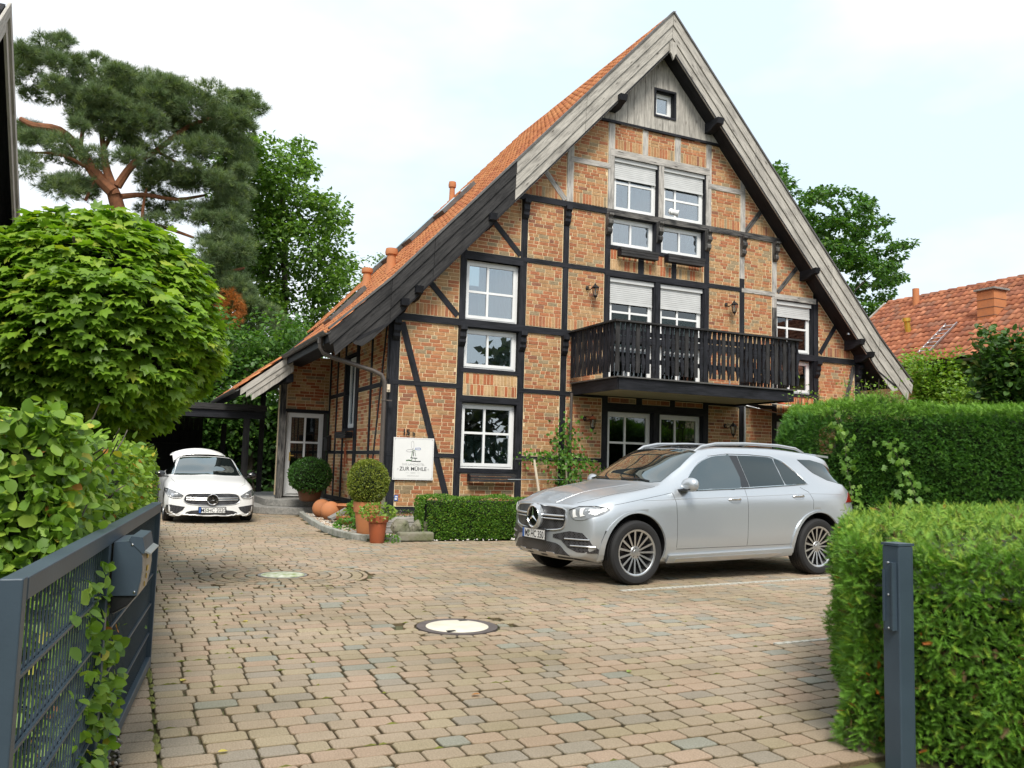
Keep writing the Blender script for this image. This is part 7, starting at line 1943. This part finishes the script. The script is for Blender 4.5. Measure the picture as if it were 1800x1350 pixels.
# bushes with loose shoots beyond the hedge, by the house corner
def shoots(name, label, cx, cy, z0, h, r, ns, nl, size, cols, mat='leaf', seed=0, cat='bush', tm=None, group=None, core=True):
    t = thing(name, label, cat, (cx, cy, 0), group=group); rs = random.Random(seed); Pp, Dd = [], []
    for k in range(ns):
        a = rs.uniform(0, 2 * PI); rr_ = rs.uniform(.2, 1) * r; tip = Vector((cx + rr_ * math.cos(a), cy + rr_ * math.sin(a) * .7, z0 + h * rs.uniform(.6, 1.0)))
        base = Vector((cx + rr_ * .3 * math.cos(a), cy, z0 * .3)); mid = (base + tip) / 2 + Vector((0, 0, .15 * h))
        if k < 24: limb('branch', t, [base, mid, tip], (.015, .004), 'bark', 5, 3)
        for j in range(nl):
            u = rs.uniform(.35, 1.05); p = base * (1 - u) ** 2 + mid * 2 * u * (1 - u) + tip * u * u
            Pp.append(tuple(p + Vector([rs.gauss(0, .07 * (1 + r * .5)) for _ in range(3)]))); Dd.append((math.cos(a), math.sin(a), rs.uniform(-.3, .5)))
    Pp, Dd = np.array(Pp), norm(np.array(Dd) + rng.normal(size=(len(Pp), 3)) * .5); n = len(Pp)
    foliage('leaves', t, tm or OVLO, Pp, Dd, norm(np.array([0, -.3, 1]) + rng.normal(size=(n, 3)) * .6), rng.uniform(.7, 1.2, n) * size, leaf_col(cols, n), mat=mat)
    return t
YG = [((0.169, 0.300, 0.033), 4), ((0.221, 0.338, 0.044), 3), ((0.117, 0.225, 0.028), 3)]
p = at(1412, 690, 13.6); shoots('loose_shrub', 'loose shrub with pale shoots growing above the hedge below the balcony end', p.x, 13.6, 2.2, 1.0, .45, 18, 20, .07, YG, seed=4)
p = at(1535, 650, 13.6); shoots('loose_shrub', 'tall loose shrub with arching shoots before the right eaves', p.x, 13.6, 2.2, 1.35, .75, 30, 24, .075, YG, seed=9)
p = at(1655, 640, 18.5); shoots('elder_bush', 'light green feathery bush between the house and the red roof', p.x, 18.5, 2.6, 2.6, 1.35, 190, 70, .13, [((0.169, 0.312, 0.033), 4), ((0.221, 0.350, 0.044), 3), ((0.111, 0.225, 0.028), 3)], seed=14)
p = at(1735, 660, 16.5); shoots('elder_bush', 'light green bush with bare stalks right of the feathery one', p.x, 16.5, 2.0, 2.3, 1.3, 130, 60, .12, YG, seed=15)
p = at(1790, 640, 12.0); shoots('magnolia_bush', 'bush with big dark green leaves at the right edge above the hedge', p.x + .30, 12.2, 1.6, 3.0, 1.15, 130, 60, .16, [((0.046, 0.106, 0.022), 5), ((0.072, 0.150, 0.033), 4), ((0.156, 0.200, 0.055), 1)], mat='leaf_gloss', seed=21, tm=OVATE)

# ---- box hedge before the facade
xh = thing('box_hedge', 'low clipped box hedge in front of the brick wall', 'hedge', (7.4, 14.8, 0))
foot = [(5.02, 14.42), (9.9, 14.42), (9.9, 15.25), (5.02, 15.25)]
hm = MB(); hm.box((5.12, 14.53, 0), (9.8, 15.16, .675)); hm.build('shade_core', M['twigs'], xh)
P, N_ = hedge_shell(foot, .74, 20000, 7000, rnd_r=.12, sides=[0, 3]); N_ = norm(N_); P += N_ * (.035 * fbm(P, 5, 41) + .02 * fbm(P, 14, 42))[:, None]
e = np.clip((5.2 - P[:, 0]) / .2, 0, 1); P[:, 1] += e ** 2 * .12 * np.sign(14.83 - P[:, 1]); n = len(P)
cols = leaf_col([((0.101, 0.221, 0.024), 5), ((0.135, 0.273, 0.029), 4), ((0.068, 0.156, 0.022), 4), ((0.230, 0.312, 0.044), 1)], n)
foliage('leaves', xh, OVLO, P, norm(N_ + rng.normal(size=(n, 3)) * .7), norm(N_ * .6 + rng.normal(size=(n, 3))), rng.uniform(.026, .046, n), cols, mat='leaf_gloss')
# ---- topiary, pot plants
def ball_plant(name, label, c, r, n, size, cols, tm=None, mat='leaf_gloss', lump=.06, cat='bush', core=True):
    t = thing(name, label, cat, (c[0], c[1], c[2] - r[2])); d = norm(rng.normal(size=(n, 3))); P = d * (1 + lump * fbm(d, 3, 7) + rng.normal(size=n) * .035)[:, None] * np.array(r) + np.array(c)
    if core: blob_core('shade_core', t, c, [q * .84 for q in r], 'twigs')
    foliage('leaves', t, tm or OVLO, P, norm(d + rng.normal(size=(n, 3)) * .7), norm(d * .6 + rng.normal(size=(n, 3))), rng.uniform(.7, 1.2, n) * size, leaf_col(cols, n), mat=mat)
    return t
ball_plant('box_topiary', 'egg-shaped clipped box in the tall terracotta pot', (4.05, 14.95, 1.0), (.345, .345, .40), 7500, .035, [((0.176, 0.221, 0.033), 4), ((0.230, 0.260, 0.039), 4), ((0.121, 0.169, 0.028), 3), ((0.297, 0.312, 0.055), 1)])
ball_plant('pot_bush', 'dark green round bush in the brown pot by the front door', (4.22, 20.95, .98), (.48, .48, .42), 6000, .05, [((0.047, 0.124, 0.024), 5), ((0.068, 0.169, 0.028), 4), ((0.034, 0.085, 0.020), 3)], lump=.10)
ball_plant('trailing_plant', 'light green trailing plant in the small red pot', (4.02, 14.12, .52), (.27, .24, .13), 420, .055, [((0.176, 0.299, 0.044), 4), ((0.230, 0.338, 0.055), 3)], lump=.2, core=False, cat='plant')
ball_plant('leafy_plant', 'bright leafy plant in the round stone pot', (4.40, 16.6, .42), (.25, .25, .17), 420, .075, [((0.135, 0.286, 0.033), 4), ((0.095, 0.208, 0.028), 3)], lump=.2, core=False, cat='plant')
ball_plant('leafy_plant', 'low leafy plant growing among the pebbles by the kerb', (4.05, 16.25, .12), (.24, .26, .12), 360, .07, [((0.081, 0.208, 0.033), 4), ((0.121, 0.260, 0.033), 3)], lump=.2, core=False, cat='plant')
ball_plant('leafy_plant', 'small yellowish plant in the tan bowl', (4.26, 17.35, .26), (.16, .16, .08), 130, .05, [((0.270, 0.312, 0.044), 4), ((0.162, 0.260, 0.033), 3)], lump=.2, core=False, cat='plant')
ball_plant('lavender_plant', 'low purplish plants in the wooden trough', (4.86, 15.35, .38), (.38, .14, .08), 380, .045, [((0.135, 0.195, 0.077), 4), ((0.176, 0.130, 0.165), 2), ((0.081, 0.156, 0.033), 3)], lump=.2, core=False, cat='plant')
ball_plant('weed', 'green weed between the small red pot and the flat stone block', (4.25, 14.12, .05), (.15, .10, .07), 110, .05, [((0.108, 0.234, 0.033), 4)], lump=.2, core=False, cat='plant')
# fallen leaves
fl = [((0.608, 0.520, 0.110), 3), ((0.405, 0.182, 0.055), 3), ((0.297, 0.390, 0.088), 2), ((0.675, 0.585, 0.330), 1)]
for (u, v, lab) in ((2.02, 4.88, 'dry yellowish fallen leaf on the pavers below the near manhole cover'), (.42, 5.75, 'fallen leaf on the edging course beside the gate foot'), (3.6, 7.3, 'small pale leaf on the paving right of the near manhole cover'),
                    (2.15, 9.4, 'brown leaf on the ringed pavers just in front of the mossy manhole cover'), (.55, 4.35, 'crumpled leaf on the paving at the lower left beside the gate'), (3.3, 5.1, 'small curled leaf on the pavers before the yew hedge'),
                    (1.05, 7.6, 'small leaf on the paving between the gate end and the near manhole cover')):
    me = np_mesh('fallen_leaf', OVATE[0], [OVATE[1]], M['leaf'], np.tile(pick(fl), (9, 1)))
    o = link('fallen_leaf', me, None, world=Matrix.Translation((u, v, .008)) @ Matrix.Rotation(rnd.uniform(0, 6), 4, 'Z') @ Matrix.Rotation(rnd.uniform(-.2, .2), 4, 'X') @ Matrix.Scale(rnd.uniform(.04, .07), 4))
    tag(o, lab, 'leaf', 'fallen leaves on the paving')

# ---- pine
PY = 40.0; PK = PY / 28
pt = thing('pine_tree', 'tall Scots pine with orange limbs and flat dark crown on the left', 'tree', (at(222, 700, PY).x, PY, 0))
def pa(x, y, Y=PY): return tuple(at(x, y, Y))
limb('trunk', pt, [pa(235, 800), pa(228, 560), pa(220, 430), pa(212, 385), pa(200, 340)], (.42, .28), 'pinebark', 12)
for pts, r in (([(200, 340), (165, 300), (140, 262), (105, 232), (60, 220), (35, 205)], (.20, .07)), ([(204, 345), (188, 300), (182, 262), (178, 225)], (.15, .06)), ([(206, 330), (235, 290), (275, 262), (330, 225), (380, 205)], (.13, .05)),
               ([(214, 348), (255, 342), (310, 350), (360, 345)], (.09, .04)), ([(218, 415), (250, 395), (290, 398), (340, 420)], (.10, .04)), ([(250, 395), (252, 360), (258, 330)], (.06, .03)), ([(168, 300), (110, 275), (60, 268)], (.07, .03)), ([(150, 350), (158, 330), (170, 310)], (.05, .03)),
               ([(275, 262), (330, 300), (380, 330)], (.06, .03)), ([(222, 470), (300, 470), (380, 480), (430, 470)], (.09, .04)), ([(226, 560), (310, 560), (400, 570)], (.08, .03)), ([(140, 262), (150, 200), (170, 140)], (.07, .03)), ([(182, 262), (230, 190), (300, 165)], (.07, .03))):
    limb('limb', pt, [tuple(Vector(pa(*q)) + Vector((0, .25 * math.sin(q[0] * .05), 0))) for q in pts], (r[0] * PK, r[1] * PK), 'pinebark', 8)
outline = [(30, 95), (60, 85), (105, 66), (140, 80), (175, 100), (230, 122), (300, 146), (345, 165), (400, 158), (440, 168), (478, 190), (450, 215), (430, 250), (445, 300), (425, 350), (440, 400), (455, 470), (440, 520), (500, 555), (525, 600), (500, 640), (400, 650), (300, 620), (250, 500), (240, 430), (215, 400), (180, 350), (120, 360), (60, 345), (34, 300)]
holes = [((60, 262), (50, 16)), ((100, 300), (46, 22)), ((250, 232), (26, 13)), ((310, 278), (36, 16)), ((160, 235), (22, 20)), ((205, 400), (40, 30)), ((70, 350), (60, 24)), ((285, 318), (26, 12))]
limb_px = [((35, 205), (105, 232)), ((105, 232), (165, 300)), ((165, 300), (200, 340)), ((204, 345), (178, 225)), ((206, 330), (275, 262)), ((275, 262), (340, 225)), ((214, 348), (345, 345)), ((218, 415), (340, 415))]
def limb_near(x, y):
    for (a, b), (c, d_) in limb_px:
        t = max(0, min(1, ((x - a) * (c - a) + (y - b) * (d_ - b)) / ((c - a) ** 2 + (d_ - b) ** 2)))
        if math.hypot(x - a - t * (c - a), y - b - t * (d_ - b)) < 17: return True
    return False
pads = []
ox = np.array([o_[0] for o_ in outline]); oy = np.array([o_[1] for o_ in outline])
while len(pads) < 310:
    x, y = rnd.uniform(20, 525), rnd.uniform(66, 650)
    if not poly_inside(np.array([x]), np.array([y]), outline)[0]: continue
    if any(((x - a) / c) ** 2 + ((y - b) / d_) ** 2 < 1 for (a, b), (c, d_) in holes): continue
    if 150 < x < 240 and y > 330: continue
    if limb_near(x, y) and rnd.random() < .8: continue
    pads.append((x, y, rnd.uniform(14, 34) * (.75 if y < 120 or x > 420 else 1)))
Ps, Cs, Us = [], [], []
for (x, y, r) in pads:
    c = np.array(pa(x, y, PY + rnd.uniform(-1.8, 2.2))); k = int(40 + r * 3.2); R_m = r / FPX * PY
    d = norm(rng.normal(size=(k, 3))); rad = rng.uniform(.2, 1, k) ** .5 * np.where(rng.uniform(0, 1, k) < .15, 1.35, 1.0)
    q = d * rad[:, None] * np.array([R_m, R_m, R_m * .48]); Ps.append(c + q); Us.append(norm(d + np.array([0, 0, .8])))
    base = leaf_col([((0.145, 0.210, 0.095), 4), ((0.115, 0.175, 0.080), 4), ((0.190, 0.255, 0.090), 3), ((0.170, 0.220, 0.130), 2)], k); Cs.append(base)
P = np.concatenate(Ps); U = np.concatenate(Us); C_ = np.concatenate(Cs); n = len(P)
X, Y, Z = frames(U + rng.normal(size=(n, 3)) * .3); V, F, C = scatter(TUFT[0] * np.array([1, 1, 1]), TUFT[1], P, X, Y, Z, rng.uniform(.14, .26, n) * PK, C_)
o = link('crown', np_mesh('crown', V, [F], M['needle'], C), pt); o['kind'] = 'stuff'
c = np.array(pa(403, 545, PY - 2)); k = 260; d = norm(rng.normal(size=(k, 3))); P = c + d * (rng.uniform(.3, 1, k) ** .5)[:, None] * np.array([.6, .6, .88]); X, Y, Z = frames(d + np.array([0, 0, -.6]))
V, F, C = scatter(TUFT[0], TUFT[1], P, X, Y, Z, .25, leaf_col([((0.442, 0.162, 0.040), 1)], k)); o = link('withered_branch', np_mesh('withered_branch', V, [F], M['needle'], C), pt); o['kind'] = 'stuff'

# ---- broad-leaved trees
def big_tree(name, label, Y, trunk, outline, npad, pad_r, leaf, cols, seed, tm=OVLO, dep=2.5, per=95, mat='leaf', grp=None, flat=.75, twist=0.5, holes=()):
    base = at(*trunk[0], Y); t = thing(name, label, 'tree', (base.x, Y, 0), group=grp)
    r0 = .28; limb('trunk', t, [(base.x, Y, 0)] + [tuple(at(a, b, Y)) for a, b in trunk], (r0, .10), 'bark', 10)
    rs = random.Random(seed); xs = [o_[0] for o_ in outline]; ys = [o_[1] for o_ in outline]; pads = []; tries = 0
    while len(pads) < npad and tries < npad * 40:
        tries += 1; x, y = rs.uniform(min(xs), max(xs)), rs.uniform(min(ys), max(ys))
        if poly_inside(np.array([x]), np.array([y]), outline)[0] and not any(((x - a) / c) ** 2 + ((y - b) / d_) ** 2 < 1 for (a, b), (c, d_) in holes): pads.append((x, y, rs.uniform(*pad_r), rs.uniform(-dep, dep)))
    Ps, Us = [], []
    for i, (x, y, r, dy) in enumerate(pads):
        c = np.array(at(x, y, Y + dy)); R_m = r / FPX * Y; k = int(per * (r / 30) ** 1.5) + 10
        if i < 14: 
            q = Vector(tuple(c)); m_ = at(*trunk[min(len(trunk) - 1, 1 + i % max(1, len(trunk) - 1))], Y); limb('limb', t, [m_, (m_ + q) / 2 + Vector((0, 0, .3)), q], (.07, .02), 'bark', 6)
        d = norm(rng.normal(size=(k, 3))); q = d * (rng.uniform(.2, 1, k) ** .45)[:, None] * np.array([R_m, R_m, R_m * flat]); Ps.append(c + q); Us.append(d)
    P = np.concatenate(Ps); U = np.concatenate(Us); n = len(P)
    foliage('crown', t, tm, P, norm(U * np.array([1, 1, .2]) + rng.normal(size=(n, 3)) * twist + np.array([0, 0, -.35])), norm(np.array([0, 0, 1.0]) + U * .5 + rng.normal(size=(n, 3)) * .35), rng.uniform(.75, 1.2, n) * leaf, leaf_col(cols, n), mat=mat)
    return t
GC = [((.105, .205, .030), 5), ((.135, .25, .036), 4), ((.075, .150, .026), 4), ((.19, .30, .045), 1.5)]
big_tree('chestnut_tree', 'tall bright green broad-leaved tree right behind the pine', 46, [(500, 790), (500, 600), (500, 450), (495, 330)], [(380, 250), (430, 236), (470, 250), (500, 262), (512, 236), (545, 262), (552, 330), (592, 352), (606, 400), (622, 440), (618, 505), (585, 560), (540, 620), (470, 700), (380, 720)], 330, (16, 30), .28, GC, 5, per=120)
big_tree('hornbeam_tree', 'bushy green tree with feathery twigs behind the right roof slope', 34, [(1430, 800), (1430, 600), (1425, 450)], [(1330, 290), (1360, 285), (1390, 300), (1400, 340), (1440, 335), (1460, 320), (1480, 328), (1500, 345), (1530, 345), (1545, 385), (1590, 400), (1600, 430), (1597, 480), (1565, 520), (1540, 600), (1400, 640), (1330, 560), (1300, 400)], 330, (12, 26), .26, [((0.056, 0.143, 0.023), 5), ((0.080, 0.188, 0.026), 4), ((0.045, 0.105, 0.021), 4), ((0.128, 0.225, 0.039), 1.5)], 8, per=125, flat=.5)
big_tree('distant_tree', 'small dark tree showing above the roof line left of the gable', 40, [(690, 800), (690, 600)], [(625, 470), (645, 455), (668, 452), (690, 425), (698, 440), (695, 480), (670, 510), (640, 545), (700, 600), (640, 600), (620, 560)], 46, (7, 14), .14, GC, 12, per=120)
big_tree('garden_tree', 'dark green tree filling the gap behind the porch and carport', 33, [(440, 800), (440, 650)], [(300, 560), (440, 540), (560, 560), (590, 640), (520, 780), (250, 790), (240, 640)], 170, (20, 36), .20, [((0.056, 0.135, 0.023), 5), ((0.080, 0.180, 0.026), 4), ((0.160, 0.285, 0.039), 1.2)], 17, per=70, dep=1.5)
big_tree('garden_tree', 'dark green tree low behind the maple and the left house', 34, [(90, 800), (90, 600)], [(20, 470), (120, 450), (300, 560), (300, 800), (0, 800), (0, 480)], 120, (20, 36), .20, GC, 19, per=60, dep=1.5)
big_tree('garden_tree', 'green trees beyond the tall hedge under the red roof', 21, [(1900, 830), (1900, 760)], [(1500, 690), (1900, 650), (1980, 700), (1980, 830), (1500, 830)], 60, (30, 46), .14, GC, 23, per=60, dep=1.0)

bgh = thing('background_hedge', 'dark hedge closing the gap behind the carport and porch', 'hedge', (1, 33, 0))
P = np.column_stack([rng.uniform(-14, 12, 9000), 33 + rng.normal(size=9000) * .3, rng.uniform(0, 3.6, 9000)]); n = len(P)
foliage('leaves', bgh, OVLO, P, norm(rng.normal(size=(n, 3))), norm(rng.normal(size=(n, 3)) + np.array([0, -1, .5])), .30, leaf_col([((.05, .12, .02), 4), ((.035, .085, .02), 4)], n))
hm = MB(); hm.box((-14, 33.3, 0), (12, 33.6, 3.5)); hm.build('shade_core', M['twigs'], bgh)
# street side behind the viewer: what the windows and car bodies mirror
tl = np_mesh.__doc__
nn_ = 14000; ang = rng.uniform(-1, 1, nn_); xx = ang * 45; hh = np.maximum(2.0, 5.0 + 3.0 * np.sin(xx * .33 + .6) + 2.0 * np.sin(xx * .83 + 1))
P = np.column_stack([xx, -17 + rng.normal(size=nn_) * 1.5, rng.uniform(0, 1, nn_) ** .8 * hh]); X, Y, Z = frames(rng.normal(size=(nn_, 3)))
V, F, C = scatter(OVLO[0], OVLO[1], P, X, Y, Z, .85, leaf_col([((.03, .04, .025), 3), ((.045, .05, .035), 2)], nn_)); o = link('street_treeline', np_mesh('street_treeline', V, [F], M['leaf'], C)); tag(o, 'trees across the street behind the viewer, seen only mirrored', 'trees', None, 'stuff')
